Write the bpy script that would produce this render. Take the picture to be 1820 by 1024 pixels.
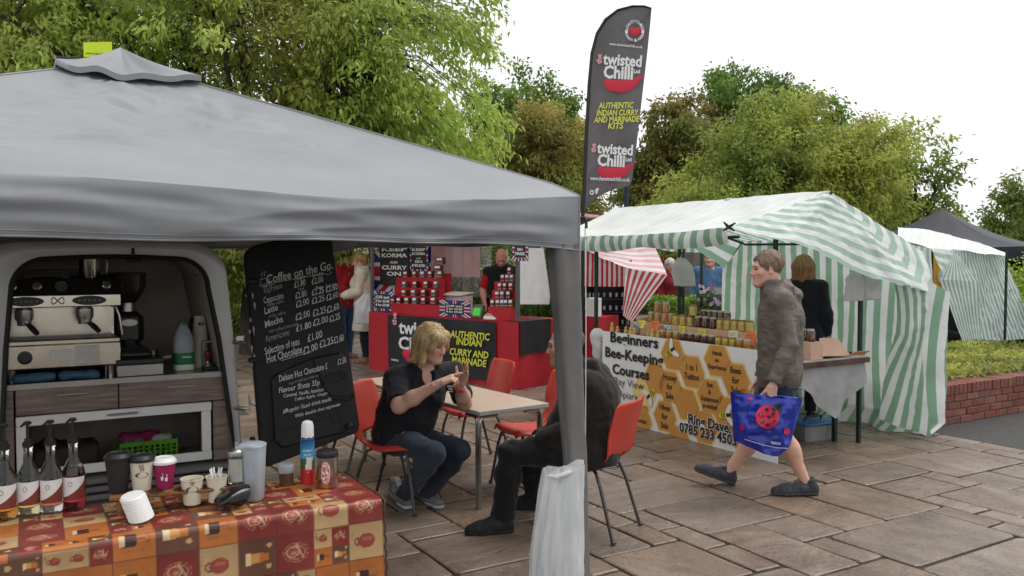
import bpy, math, random
import numpy as np
from math import sin, cos, pi, radians
from mathutils import Vector, Matrix, Euler

for o in list(bpy.data.objects):
 bpy.data.objects.remove(o, do_unlink=True)
S = bpy.context.scene
COL = S.collection
rng = np.random.default_rng(7)
random.seed(7)

# ------------------------------------------------------------------ camera
CAM_Z = 1.68
FPX = 1515.0                      # focal length in pixels of the 1820 px wide photograph
PITCH = math.atan(57 / FPX)       # camera looks slightly down
cam_d = bpy.data.cameras.new('camera')
cam_d.sensor_width = 36.0
cam_d.lens = 36.0 * FPX / 1820.0
cam_d.clip_start = 0.05
cam_d.clip_end = 2000
cam = bpy.data.objects.new('camera', cam_d)
COL.objects.link(cam)
cam.location = (0, 0, CAM_Z)
cam.rotation_euler = (pi / 2 - PITCH, 0, 0)
S.camera = cam

# ------------------------------------------------------------------ sky, sun, exposure
W = bpy.data.worlds.new('World')
S.world = W
W.use_nodes = True
wn, wl = W.node_tree.nodes, W.node_tree.links
for n in list(wn):
 wn.remove(n)
SUN_EL, SUN_AZ = radians(66), radians(70)       # high, veiled by cloud, to the right
sky = wn.new('ShaderNodeTexSky')
sky.sky_type = 'NISHITA'
sky.sun_disc = False
sky.sun_elevation = SUN_EL
sky.sun_rotation = SUN_AZ
sky.dust_density = 6.0
sky.air_density = 1.0
hs = wn.new('ShaderNodeHueSaturation')          # an even white cloud cover takes the blue out
hs.inputs['Saturation'].default_value = 0.06
cloud = wn.new('ShaderNodeMix'); cloud.data_type = 'RGBA'
cloud.inputs[0].default_value = 0.72
cloud.inputs[7].default_value = (12.6, 12.8, 13.0, 1)
bg = wn.new('ShaderNodeBackground')
bg.inputs['Strength'].default_value = 0.11
wo = wn.new('ShaderNodeOutputWorld')
wl.new(sky.outputs[0], hs.inputs['Color'])
wl.new(hs.outputs[0], cloud.inputs[6])
wl.new(cloud.outputs[2], bg.inputs['Color'])
wl.new(bg.outputs[0], wo.inputs[0])

sun_d = bpy.data.lights.new('sun', 'SUN')
sun_d.energy = 1.5
sun_d.angle = radians(25)
sun_d.color = (1.0, 0.97, 0.92)
sun = bpy.data.objects.new('sun', sun_d)
COL.objects.link(sun)
sdir = Vector((sin(SUN_AZ) * cos(SUN_EL), cos(SUN_AZ) * cos(SUN_EL), sin(SUN_EL)))   # towards the sun
sun.rotation_euler = (-sdir).to_track_quat('-Z', 'Y').to_euler()

S.view_settings.view_transform = 'Standard'
S.view_settings.look = 'None'
S.view_settings.exposure = 0.0
S.view_settings.gamma = 1.0
S.render.engine = 'CYCLES'
S.cycles.use_denoising = True
S.cycles.max_bounces = 7
S.cycles.diffuse_bounces = 4
S.cycles.transparent_max_bounces = 12

# ------------------------------------------------------------------ pixel -> place
_cp, _sp = cos(PITCH), sin(PITCH)
def ray(px, py):
 u, v = (px - 910) / FPX, (512 - py) / FPX
 return np.array([u, _cp + v * _sp, v * _cp - _sp])
def at(px, py, Y):
 r = ray(px, py)
 return np.array([0, 0, CAM_Z]) + r * (Y / r[1])
def ground(px, py, z=0.0):
 r = ray(px, py)
 return np.array([0, 0, CAM_Z]) + r * ((z - CAM_Z) / r[2])
def on_line(P, d, px):
 """parameter t where the plan line P+t*d crosses the photograph's column px"""
 k = (px - 910) / FPX
 return (k * P[1] - P[0]) / (d[0] - k * d[1])
def zat(py, Y):
 return at(910, py, Y)[2]

# ------------------------------------------------------------------ materials
MATS = {}
def _rgb(c):
 return (c[0], c[1], c[2], 1.0)
def mat(name, col, rough=0.6, metal=0.0, var=0.12, scale=6.0, bump=0.0, bscale=40.0, spec=0.5,
  transl=0.0, coat=0.0, col2=None, trans=0.0, ior=1.45, stretch=None, alpha=1.0, detail=5, emit=None, sheen=0.0):
 if name in MATS:
  return MATS[name]
 m = bpy.data.materials.new(name)
 m.use_nodes = True
 nt = m.node_tree
 N, L = nt.nodes, nt.links
 b = N['Principled BSDF']
 b.inputs['Roughness'].default_value = rough
 b.inputs['Metallic'].default_value = metal
 b.inputs['Specular IOR Level'].default_value = spec
 b.inputs['IOR'].default_value = ior
 b.inputs['Transmission Weight'].default_value = trans
 b.inputs['Coat Weight'].default_value = coat
 b.inputs['Alpha'].default_value = alpha
 b.inputs['Sheen Weight'].default_value = sheen
 tc = N.new('ShaderNodeTexCoord')
 src = tc.outputs['Object']
 if stretch:
  mp = N.new('ShaderNodeMapping')
  mp.inputs['Scale'].default_value = stretch
  L.new(src, mp.inputs[0]); src = mp.outputs[0]
 c2 = col2 if col2 else tuple(max(0, c * (1 - var * 2)) for c in col)
 c1 = col if col2 else tuple(min(1, c * (1 + var)) for c in col)
 if var > 0 or col2:
  no = N.new('ShaderNodeTexNoise')
  no.inputs['Scale'].default_value = scale
  no.inputs['Detail'].default_value = detail
  no.inputs['Roughness'].default_value = 0.6
  L.new(src, no.inputs['Vector'])
  rp = N.new('ShaderNodeValToRGB')
  rp.color_ramp.elements[0].position = 0.3
  rp.color_ramp.elements[1].position = 0.7
  rp.color_ramp.elements[0].color = _rgb(c2)
  rp.color_ramp.elements[1].color = _rgb(c1)
  L.new(no.outputs['Fac'], rp.inputs[0])
  L.new(rp.outputs[0], b.inputs['Base Color'])
  cout = rp.outputs[0]
 else:
  b.inputs['Base Color'].default_value = _rgb(col)
  cout = None
 if bump > 0:
  nb = N.new('ShaderNodeTexNoise')
  nb.inputs['Scale'].default_value = bscale
  nb.inputs['Detail'].default_value = 4
  L.new(src, nb.inputs['Vector'])
  bp = N.new('ShaderNodeBump')
  bp.inputs['Strength'].default_value = bump
  bp.inputs['Distance'].default_value = 0.01
  L.new(nb.outputs['Fac'], bp.inputs['Height'])
  L.new(bp.outputs[0], b.inputs['Normal'])
 if emit:
  b.inputs['Emission Color'].default_value = _rgb(emit[:3])
  b.inputs['Emission Strength'].default_value = emit[3]
 if transl > 0:
  tr = N.new('ShaderNodeBsdfTranslucent')
  if cout: L.new(cout, tr.inputs[0])
  else: tr.inputs[0].default_value = _rgb(col)
  mx = N.new('ShaderNodeMixShader')
  mx.inputs[0].default_value = transl
  L.new(b.outputs[0], mx.inputs[1]); L.new(tr.outputs[0], mx.inputs[2])
  L.new(mx.outputs[0], N['Material Output'].inputs[0])
 MATS[name] = m
 return m

def attr_mat(name, rough=0.7, spec=0.4, transl=0.0, bump=0.0, bscale=60, gain=1.0, sss=0.0, var=0.15, vscale=20, sheen=0):
 """colour comes from the point attribute 'col' with a little noise on top"""
 if name in MATS:
  return MATS[name]
 m = bpy.data.materials.new(name); m.use_nodes = True
 N, L = m.node_tree.nodes, m.node_tree.links
 b = N['Principled BSDF']
 b.inputs['Roughness'].default_value = rough
 b.inputs['Specular IOR Level'].default_value = spec
 b.inputs['Sheen Weight'].default_value = sheen
 a = N.new('ShaderNodeAttribute'); a.attribute_name = 'col'
 no = N.new('ShaderNodeTexNoise'); no.inputs['Scale'].default_value = vscale
 no.inputs['Detail'].default_value = 5
 tc = N.new('ShaderNodeTexCoord'); L.new(tc.outputs['Object'], no.inputs['Vector'])
 mr = N.new('ShaderNodeMapRange')
 mr.inputs[1].default_value = 0.25; mr.inputs[2].default_value = 0.75
 mr.inputs[3].default_value = gain * (1 - var); mr.inputs[4].default_value = gain * (1 + var)
 L.new(no.outputs['Fac'], mr.inputs[0])
 vm = N.new('ShaderNodeVectorMath'); vm.operation = 'SCALE'
 L.new(a.outputs['Color'], vm.inputs[0]); L.new(mr.outputs[0], vm.inputs['Scale'])
 L.new(vm.outputs[0], b.inputs['Base Color'])
 if sss:
  b.inputs['Subsurface Weight'].default_value = sss
  b.inputs['Subsurface Radius'].default_value = (0.012, 0.005, 0.003)
  b.inputs['Subsurface Scale'].default_value = 0.5
 if bump:
  nb = N.new('ShaderNodeTexNoise'); nb.inputs['Scale'].default_value = bscale
  nb.inputs['Detail'].default_value = 4
  L.new(tc.outputs['Object'], nb.inputs['Vector'])
  bp = N.new('ShaderNodeBump'); bp.inputs['Strength'].default_value = bump; bp.inputs['Distance'].default_value = 0.01
  L.new(nb.outputs['Fac'], bp.inputs['Height']); L.new(bp.outputs[0], b.inputs['Normal'])
 if transl:
  tr = N.new('ShaderNodeBsdfTranslucent'); L.new(vm.outputs[0], tr.inputs[0])
  mx = N.new('ShaderNodeMixShader'); mx.inputs[0].default_value = transl
  L.new(b.outputs[0], mx.inputs[1]); L.new(tr.outputs[0], mx.inputs[2])
  L.new(mx.outputs[0], N['Material Output'].inputs[0])
 MATS[name] = m
 return m

def stripe_mat(name, c1, c2, period, frac=0.5, transl=0.3, axis=0, soft=0.03):
 """stripes along one UV axis (UV in metres): woven plastic market sheet"""
 if name in MATS:
  return MATS[name]
 m = bpy.data.materials.new(name); m.use_nodes = True
 N, L = m.node_tree.nodes, m.node_tree.links
 b = N['Principled BSDF']; b.inputs['Roughness'].default_value = 0.45
 b.inputs['Specular IOR Level'].default_value = 0.4
 uv = N.new('ShaderNodeUVMap')
 sp = N.new('ShaderNodeSeparateXYZ'); L.new(uv.outputs[0], sp.inputs[0])
 d = N.new('ShaderNodeMath'); d.operation = 'DIVIDE'; d.inputs[1].default_value = period
 L.new(sp.outputs[axis], d.inputs[0])
 f = N.new('ShaderNodeMath'); f.operation = 'FRACT'; L.new(d.outputs[0], f.inputs[0])
 r = N.new('ShaderNodeValToRGB')
 e = r.color_ramp.elements
 e[0].position = frac - soft; e[0].color = _rgb(c1)
 e[1].position = frac; e[1].color = _rgb(c2)
 x = e.new(1.0 - soft); x.color = _rgb(c2)
 y = e.new(1.0); y.color = _rgb(c1)
 L.new(f.outputs[0], r.inputs[0])
 no = N.new('ShaderNodeTexNoise'); no.inputs['Scale'].default_value = 3.0; no.inputs['Detail'].default_value = 6
 L.new(uv.outputs[0], no.inputs['Vector'])
 mr = N.new('ShaderNodeMapRange'); mr.inputs[1].default_value = .3; mr.inputs[2].default_value = .7
 mr.inputs[3].default_value = 0.82; mr.inputs[4].default_value = 1.05
 L.new(no.outputs['Fac'], mr.inputs[0])
 vm = N.new('ShaderNodeVectorMath'); vm.operation = 'SCALE'
 L.new(r.outputs[0], vm.inputs[0]); L.new(mr.outputs[0], vm.inputs['Scale'])
 L.new(vm.outputs[0], b.inputs['Base Color'])
 nb = N.new('ShaderNodeTexNoise'); nb.inputs['Scale'].default_value = 9.0; nb.inputs['Detail'].default_value = 5
 L.new(uv.outputs[0], nb.inputs['Vector'])
 bp = N.new('ShaderNodeBump'); bp.inputs['Strength'].default_value = 0.5; bp.inputs['Distance'].default_value = 0.02
 L.new(nb.outputs['Fac'], bp.inputs['Height']); L.new(bp.outputs[0], b.inputs['Normal'])
 tr = N.new('ShaderNodeBsdfTranslucent'); L.new(vm.outputs[0], tr.inputs[0])
 mx = N.new('ShaderNodeMixShader'); mx.inputs[0].default_value = transl
 L.new(b.outputs[0], mx.inputs[1]); L.new(tr.outputs[0], mx.inputs[2])
 L.new(mx.outputs[0], N['Material Output'].inputs[0])
 MATS[name] = m
 return m

# ------------------------------------------------------------------ noise for shapes
def _hash3(i, j, k, seed):
 n = (i * 374761393 + j * 668265263 + k * 2147483647 + seed * 974634777) & 0xFFFFFFFF
 n = ((n ^ (n >> 13)) * 1274126177) & 0xFFFFFFFF
 return ((n ^ (n >> 16)) & 0xFFFF) / 65535.0 * 2 - 1
def vnoise(P, scale=1.0, seed=0):
 """smooth value noise in [-1,1]; P (...,3)"""
 Q = np.asarray(P, dtype=np.float64) * scale
 i = np.floor(Q).astype(np.int64); f = Q - i
 f = f * f * (3 - 2 * f)
 r = 0
 for dx in (0, 1):
  for dy in (0, 1):
   for dz in (0, 1):
    w = (f[..., 0] if dx else 1 - f[..., 0]) * (f[..., 1] if dy else 1 - f[..., 1]) * (f[..., 2] if dz else 1 - f[..., 2])
    r = r + w * _hash3(i[..., 0] + dx, i[..., 1] + dy, i[..., 2] + dz, seed)
 return r
def fbm(P, scale=1.0, seed=0, octv=3):
 r, a = 0, 1.0
 for o in range(octv):
  r = r + a * vnoise(P, scale * 2 ** o, seed + o * 17); a *= 0.5
 return r

# ------------------------------------------------------------------ mesh builder
def unit(v):
 v = np.asarray(v, float); n = np.linalg.norm(v)
 return v / n if n > 1e-12 else v
def basis(d):
 d = unit(d)
 a = np.array([0, 0, 1.0]) if abs(d[2]) < 0.9 else np.array([1.0, 0, 0])
 x = unit(np.cross(a, d)); y = np.cross(d, x)
 return x, y, d
def rotz(a):
 return np.array([[cos(a), -sin(a), 0], [sin(a), cos(a), 0], [0, 0, 1.0]])
def rotx(a):
 return np.array([[1.0, 0, 0], [0, cos(a), -sin(a)], [0, sin(a), cos(a)]])
def roty(a):
 return np.array([[cos(a), 0, sin(a)], [0, 1.0, 0], [-sin(a), 0, cos(a)]])

class MB:
 def __init__(self):
  self.v, self.f, self.m, self.n = [], [], [], 0
  self.uv = {}            # face index -> list of uv
  self.c = []             # vertex colour chunks
  self.hascol = False
 def add(self, verts, faces, mi=0, col=None, uvs=None):
  verts = np.asarray(verts, float).reshape(-1, 3)
  base = self.n
  self.v.append(verts)
  f0 = len(self.f)
  for q in faces:
   self.f.append([int(i) + base for i in q])
   self.m.append(mi)
  if uvs is not None:
   for k, q in enumerate(faces):
    self.uv[f0 + k] = [uvs[int(i)] for i in q]
  if col is not None:
   self.hascol = True
   cc = np.asarray(col, float)
   if cc.ndim == 1: cc = np.tile(cc, (len(verts), 1))
  else:
   cc = np.ones((len(verts), 3))
  self.c.append(cc)
  self.n += len(verts)
  return self
 def box(self, c, s, R=None, b=0.0, mi=0, col=None):
  hx, hy, hz = s[0] / 2, s[1] / 2, s[2] / 2
  b = min(b, hx * .9, hy * .9, hz * .9)
  if b <= 0:
   V = np.array([[x, y, z] for x in (-hx, hx) for y in (-hy, hy) for z in (-hz, hz)])
   F = [(0, 1, 3, 2), (4, 6, 7, 5), (0, 4, 5, 1), (2, 3, 7, 6), (0, 2, 6, 4), (1, 5, 7, 3)]
  else:
   V, idx = [], {}
   for sx in (-1, 1):
    for sy in (-1, 1):
     for sz in (-1, 1):
      for ax in range(3):
       p = [sx * (hx - b), sy * (hy - b), sz * (hz - b)]
       p[ax] = (sx * hx, sy * hy, sz * hz)[ax]
       idx[(sx, sy, sz, ax)] = len(V); V.append(p)
   V = np.array(V); F = []
   sg = (-1, 1)
   for ax in range(3):
    o1, o2 = (ax + 1) % 3, (ax + 2) % 3
    for s1 in sg:
     q = []
     for (p, r) in ((-1, -1), (1, -1), (1, 1), (-1, 1)):
      k = [0, 0, 0]; k[ax] = s1; k[o1] = p; k[o2] = r
      q.append(idx[(*k, ax)])
     F.append(q if s1 > 0 else q[::-1])
   for ax in range(3):          # edges parallel to ax
    o1, o2 = (ax + 1) % 3, (ax + 2) % 3
    for p in sg:
     for r in sg:
      k0 = [0, 0, 0]; k0[o1] = p; k0[o2] = r
      ka, kb = list(k0), list(k0); ka[ax] = -1; kb[ax] = 1
      q = [idx[(*ka, o1)], idx[(*kb, o1)], idx[(*kb, o2)], idx[(*ka, o2)]]
      F.append(q if p * r < 0 else q[::-1])
   for sx in sg:
    for sy in sg:
     for sz in sg:
      q = [idx[(sx, sy, sz, a)] for a in range(3)]
      F.append(q if sx * sy * sz > 0 else q[::-1])
  if R is not None: V = V @ np.asarray(R).T
  return self.add(V + np.asarray(c, float), F, mi, col)
 def tube(self, pts, r, n=8, caps=True, mi=0, col=None, closed=False, flat=1.0):
  pts = [np.asarray(p, float) for p in pts]
  k = len(pts)
  rr = r if hasattr(r, '__len__') else [r] * k
  V = []
  x = None
  for i, p in enumerate(pts):
   if closed: d = pts[(i + 1) % k] - pts[i - 1]
   else: d = (pts[min(i + 1, k - 1)] - pts[max(i - 1, 0)])
   d = unit(d)
   if x is None:
    x, y, _ = basis(d)
   else:
    x = unit(x - d * np.dot(x, d)); y = np.cross(d, x)
   for j in range(n):
    a = 2 * pi * j / n
    V.append(p + rr[i] * (cos(a) * x + flat * sin(a) * y))
  F = []
  for i in range(k if closed else k - 1):
   i2 = (i + 1) % k
   for j in range(n):
    j2 = (j + 1) % n
    F.append((i * n + j, i * n + j2, i2 * n + j2, i2 * n + j))
  if caps and not closed:
   F.append(list(range(n))[::-1]); F.append([(k - 1) * n + j for j in range(n)])
  return self.add(V, F, mi, col)
 def cyl(self, p0, p1, r0, r1=None, n=12, caps=True, mi=0, col=None):
  return self.tube([p0, p1], [r0, r0 if r1 is None else r1], n, caps, mi, col)
 def lathe(self, prof, o=(0, 0, 0), n=16, mi=0, R=None, sq=None, col=None, uvs=False):
  """prof: list of (r,z)"""
  V, F = [], []
  for (r, z) in prof:
   for j in range(n):
    a = 2 * pi * (j + .5) / n
    cx, cy = cos(a), sin(a)
    if sq:
     e = 1.0 / (abs(cx) ** sq + abs(cy) ** sq) ** (1 / sq); cx *= e; cy *= e
    V.append((r * cx, r * cy, z))
  for i in range(len(prof) - 1):
   for j in range(n):
    j2 = (j + 1) % n
    F.append((i * n + j, i * n + j2, (i + 1) * n + j2, (i + 1) * n + j))
  if prof[0][0] > 1e-6: F.append([j for j in range(n)][::-1])
  if prof[-1][0] > 1e-6: F.append([(len(prof) - 1) * n + j for j in range(n)])
  V = np.array(V)
  if R is not None: V = V @ np.asarray(R).T
  return self.add(V + np.asarray(o, float), F, mi, col)
 def grid(self, P, mi=0, uv=None, col=None, flip=False, closed_u=False):
  P = np.asarray(P, float); nu, nv = P.shape[:2]
  F = []
  for i in range(nu if closed_u else nu - 1):
   i2 = (i + 1) % nu
   for j in range(nv - 1):
    q = (i * nv + j, i2 * nv + j, i2 * nv + j + 1, i * nv + j + 1)
    F.append(q[::-1] if flip else q)
  uvs = None if uv is None else np.asarray(uv).reshape(-1, 2)
  c = None if col is None else np.asarray(col).reshape(-1, 3)
  return self.add(P.reshape(-1, 3), F, mi, c, uvs)
 def poly(self, pts, mi=0, col=None):
  return self.add(pts, [list(range(len(pts)))], mi, col)
 def prism(self, pts2, z0, z1, T=None, mi=0, col=None):
  """polygon (x,y) extruded z0..z1; T maps (n,3)->(n,3)"""
  n = len(pts2)
  V = np.array([[p[0], p[1], z0] for p in pts2] + [[p[0], p[1], z1] for p in pts2])
  if T is not None: V = T(V)
  F = [list(range(n))[::-1], [n + i for i in range(n)]]
  for i in range(n):
   j = (i + 1) % n
   F.append((i, j, n + j, n + i))
  return self.add(V, F, mi, col)
 def sphere(self, c, r, nu=12, nv=8, R=None, mi=0, col=None):
  r = np.array(r if hasattr(r, '__len__') else (r, r, r), float)
  V, F = [(0, 0, -1)], []
  for i in range(1, nv):
   t = -pi / 2 + pi * i / nv
   for j in range(nu):
    a = 2 * pi * j / nu
    V.append((cos(t) * cos(a), cos(t) * sin(a), sin(t)))
  V.append((0, 0, 1)); top = len(V) - 1
  for j in range(nu):
   j2 = (j + 1) % nu
   F.append((0, 1 + j2, 1 + j))
   for i in range(nv - 2):
    F.append((1 + i * nu + j, 1 + i * nu + j2, 1 + (i + 1) * nu + j2, 1 + (i + 1) * nu + j))
   F.append((1 + (nv - 2) * nu + j, 1 + (nv - 2) * nu + j2, top))
  V = np.array(V) * r
  if R is not None: V = V @ np.asarray(R).T
  return self.add(V + np.asarray(c, float), F, mi, col)
 def xform(self, R=None, t=(0, 0, 0)):
  for k in range(len(self.v)):
   if R is not None: self.v[k] = self.v[k] @ np.asarray(R).T
   self.v[k] = self.v[k] + np.asarray(t, float)
  return self
 def mesh(self, name, mats, smooth=True, angle=40):
  me = bpy.data.meshes.new(name)
  V = np.concatenate(self.v) if self.v else np.zeros((0, 3))
  me.from_pydata(V.tolist(), [], self.f)
  if not isinstance(mats, (list, tuple)): mats = [mats]
  for m in mats: me.materials.append(m)
  if len(mats) > 1:
   me.polygons.foreach_set('material_index', self.m)
  if self.uv:
   ul = me.uv_layers.new(name='UVMap')
   buf = np.zeros((len(me.loops), 2), dtype=np.float32)
   li = 0
   for k, q in enumerate(self.f):
    if k in self.uv:
     buf[li:li + len(q)] = self.uv[k]
    li += len(q)
   ul.data.foreach_set('uv', buf.ravel())
  if self.hascol:
   setcol(me, np.concatenate(self.c))
  if smooth:
   me.polygons.foreach_set('use_smooth', [True] * len(me.polygons))
   if angle < 180:
    try: me.set_sharp_from_angle(angle=radians(angle))
    except Exception: pass
  me.update()
  return me
 def build(self, name, mats, parent=None, smooth=True, angle=40):
  return link(name, self.mesh(name, mats, smooth, angle), parent)

def setcol(me, C):
 a = me.attributes.new('col', 'FLOAT_COLOR', 'POINT')
 buf = np.ones((len(C), 4), dtype=np.float32); buf[:, :3] = C
 a.data.foreach_set('color', buf.ravel())

def fastmesh(name, V, F, mats, col=None, smooth=True, uv=None):
 """numpy arrays, F (n,4) or (n,3)"""
 me = bpy.data.meshes.new(name)
 V = np.asarray(V, np.float32); F = np.asarray(F, np.int32)
 k = F.shape[1]
 me.vertices.add(len(V)); me.vertices.foreach_set('co', V.ravel())
 me.loops.add(F.size); me.loops.foreach_set('vertex_index', F.ravel())
 me.polygons.add(len(F))
 me.polygons.foreach_set('loop_start', np.arange(0, F.size, k, dtype=np.int32))
 if smooth: me.polygons.foreach_set('use_smooth', np.ones(len(F), dtype=bool))
 if not isinstance(mats, (list, tuple)): mats = [mats]
 for m in mats: me.materials.append(m)
 if col is not None: setcol(me, col)
 if uv is not None:
  ul = me.uv_layers.new(name='UVMap')
  ul.data.foreach_set('uv', np.asarray(uv, np.float32)[F.ravel()].ravel())
 me.update(calc_edges=True)
 return me

def link(name, me, parent=None):
 o = bpy.data.objects.new(name, me)
 COL.objects.link(o)
 if parent is not None: o.parent = parent
 return o
def tag(o, label=None, cat=None, group=None, kind=None):
 if label: o['label'] = label
 if cat: o['category'] = cat
 if group: o['group'] = group
 if kind: o['kind'] = kind
 return o
def thing(name, label, cat, loc=(0, 0, 0), rz=0.0, group=None):
 o = bpy.data.objects.new(name, None)
 o.empty_display_size = 0.1
 COL.objects.link(o)
 o.location = tuple(float(x) for x in loc); o.rotation_euler = (0, 0, rz)
 return tag(o, label, cat, group)
def copy_tree(o, parent=None):
 c = o.copy(); COL.objects.link(c); c.parent = parent
 for ch in list(o.children):
  copy_tree(ch, c)
 return c

# ------------------------------------------------------------------ lettering
def text2d(s, size=1.0, bold=0.0, shear=0.0, align='CENTER', space=1.0, line=1.0, sx=1.0, res=2):
 cu = bpy.data.curves.new('lettering', 'FONT')
 cu.body = s; cu.size = size; cu.shear = shear; cu.align_x = align
 cu.space_character = space; cu.space_line = line
 cu.offset = bold * size; cu.resolution_u = res; cu.fill_mode = 'FRONT'
 ob = bpy.data.objects.new('lettering', cu)
 me = bpy.data.meshes.new_from_object(ob)
 V = np.zeros(len(me.vertices) * 3, np.float32); me.vertices.foreach_get('co', V)
 V = V.reshape(-1, 3)[:, :2].astype(float); V[:, 0] *= sx
 F = [list(p.vertices) for p in me.polygons]
 bpy.data.meshes.remove(me); bpy.data.objects.remove(ob); bpy.data.curves.remove(cu)
 return V, F
def put_text(mb, s, T, xy, size, mi=0, off=0.003, rot=0.0, jit=0.0, fit=None, **k):
 """T maps local (x right, y up, z out of the board) to the thing's space. fit = width to squeeze the line to"""
 V, F = text2d(s, size, **k)
 if len(V) == 0: return
 if fit:
  w = V[:, 0].max() - V[:, 0].min()
  V[:, 0] *= fit / w
 if rot:
  c, s_ = cos(rot), sin(rot)
  V = V @ np.array([[c, s_], [-s_, c]])
 V = V + np.asarray(xy)
 mb.add(T(np.column_stack([V, np.full(len(V), off)])), F, mi)
def plane_T(o, right, up):
 o = np.asarray(o, float); r = unit(right); u = unit(up); n = np.cross(r, u)
 return lambda V: o + V[:, :1] * r + V[:, 1:2] * u + V[:, 2:3] * n
# ------------------------------------------------------------------ smooth solids (people, bags, cushions)
class SDF:
 def __init__(s, lo, hi, h):
  s.lo = np.array(lo, float); s.h = h
  s.n = np.ceil((np.array(hi, float) - s.lo) / h).astype(int) + 1
  s.f = np.full(s.n, 1.0, np.float32)
  s.ax = [(s.lo[i] + h * np.arange(s.n[i])).astype(np.float32) for i in range(3)]
 def _sl(s, lo, hi):
  a = np.maximum(0, np.floor((np.asarray(lo) - s.lo) / s.h).astype(int))
  b = np.minimum(s.n, np.ceil((np.asarray(hi) - s.lo) / s.h).astype(int) + 1)
  if np.any(b <= a): return None
  return tuple(slice(int(a[i]), int(b[i])) for i in range(3))
 def _pts(s, sl):
  return (s.ax[0][sl[0]][:, None, None], s.ax[1][sl[1]][None, :, None], s.ax[2][sl[2]][None, None, :])
 def _mix(s, sl, d, k, op):
  f = s.f[sl]
  if op == 'sub':
   d = -d
   if k > 0:
    h = np.maximum(k - np.abs(f - d), 0) / k
    s.f[sl] = np.maximum(f, d) + h * h * k * .25
   else: s.f[sl] = np.maximum(f, d)
  else:
   if k > 0:
    h = np.maximum(k - np.abs(f - d), 0) / k
    s.f[sl] = np.minimum(f, d) - h * h * k * .25
   else: s.f[sl] = np.minimum(f, d)
 def cap(s, a, b, ra, rb=None, k=0.03, axis=None, ratio=1.0, cut=None, op='add', t0=None):
  a, b = np.asarray(a, float), np.asarray(b, float)
  rb = ra if rb is None else rb
  m = max(ra, rb) * max(1, ratio) + k + 3 * s.h
  sl = s._sl(np.minimum(a, b) - m, np.maximum(a, b) + m)
  if sl is None: return s
  X, Y, Z = s._pts(sl)
  px, py, pz = X - a[0], Y - a[1], Z - a[2]
  ba = b - a; L2 = max(1e-9, float(ba @ ba))
  t = (px * ba[0] + py * ba[1] + pz * ba[2]) / L2
  tc = np.clip(t, 0, 1)
  vx, vy, vz = px - tc * ba[0], py - tc * ba[1], pz - tc * ba[2]
  q = vx * vx + vy * vy + vz * vz
  if axis is not None:
   ax = unit(axis)
   al = vx * ax[0] + vy * ax[1] + vz * ax[2]
   q = np.maximum(q - al * al, 0) + (al / ratio) ** 2
  d = np.sqrt(q) - (ra + (rb - ra) * tc)
  L = math.sqrt(L2)
  if cut in ('b', 'ab'): d = np.maximum(d, (t - 1) * L)
  if cut in ('a', 'ab'): d = np.maximum(d, -t * L)
  s._mix(sl, d.astype(np.float32), k, op)
  return s
 def ell(s, c, r, k=0.03, R=None, op='add'):
  c, r = np.asarray(c, float), np.asarray(r, float)
  m = r.max() + k + 3 * s.h
  sl = s._sl(c - m, c + m)
  if sl is None: return s
  X, Y, Z = s._pts(sl)
  p = [X - c[0], Y - c[1], Z - c[2]]
  if R is not None:
   R = np.asarray(R)
   p = [p[0] * R[0, i] + p[1] * R[1, i] + p[2] * R[2, i] for i in range(3)]
  k0 = np.sqrt((p[0] / r[0]) ** 2 + (p[1] / r[1]) ** 2 + (p[2] / r[2]) ** 2)
  k1 = np.sqrt((p[0] / r[0] ** 2) ** 2 + (p[1] / r[1] ** 2) ** 2 + (p[2] / r[2] ** 2) ** 2)
  d = k0 * (k0 - 1) / np.maximum(k1, 1e-6)
  s._mix(sl, d.astype(np.float32), k, op)
  return s
 def plane(s, p, n, k=0.0):
  """keep the side against the normal"""
  X, Y, Z = s._pts((slice(None),) * 3)
  n = unit(n)
  d = (X - p[0]) * n[0] + (Y - p[1]) * n[1] + (Z - p[2]) * n[2]
  s.f = np.maximum(s.f, d.astype(np.float32))
  return s
 def noise(s, amp, scale, seed=0, stretch=(1, 1, 1), ridged=False, band=0.03, octv=2):
  I = np.nonzero(np.abs(s.f) < band)
  P = np.stack([s.ax[i][I[i]] for i in range(3)], -1) * np.asarray(stretch)
  v = fbm(P, scale, seed, octv)
  if ridged: v = 1 - 2 * np.abs(v)
  s.f[I] += (amp * v).astype(np.float32)
  return s
 def mesh(s, smooth=1):
  f = s.f
  f[0] = np.maximum(f[0], .01); f[-1] = np.maximum(f[-1], .01)
  f[:, 0] = np.maximum(f[:, 0], .01); f[:, -1] = np.maximum(f[:, -1], .01)
  f[:, :, 0] = np.maximum(f[:, :, 0], .01); f[:, :, -1] = np.maximum(f[:, :, -1], .01)
  g = f < 0
  cnt = np.zeros(tuple(np.array(f.shape) - 1), np.int8)
  co = [(i, j, k) for i in (0, 1) for j in (0, 1) for k in (0, 1)]
  nx, ny, nz = cnt.shape
  for (i, j, k) in co:
   cnt += g[i:i + nx, j:j + ny, k:k + nz]
  ids = np.nonzero((cnt > 0) & (cnt < 8))
  m = len(ids[0])
  if m == 0: return np.zeros((0, 3)), np.zeros((0, 4), int)
  acc = np.zeros((m, 3)); num = np.zeros(m)
  cv = {c: f[ids[0] + c[0], ids[1] + c[1], ids[2] + c[2]] for c in co}
  for a in co:
   for ax in range(3):
    if a[ax]: continue
    b = list(a); b[ax] = 1; b = tuple(b)
    fa, fb = cv[a], cv[b]
    cr = (fa < 0) != (fb < 0)
    t = np.where(cr, fa / np.where(fa == fb, 1, fa - fb), 0)
    p = np.tile(np.array(a, float), (m, 1)); p[:, ax] += t
    acc += p * cr[:, None]; num += cr
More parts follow.
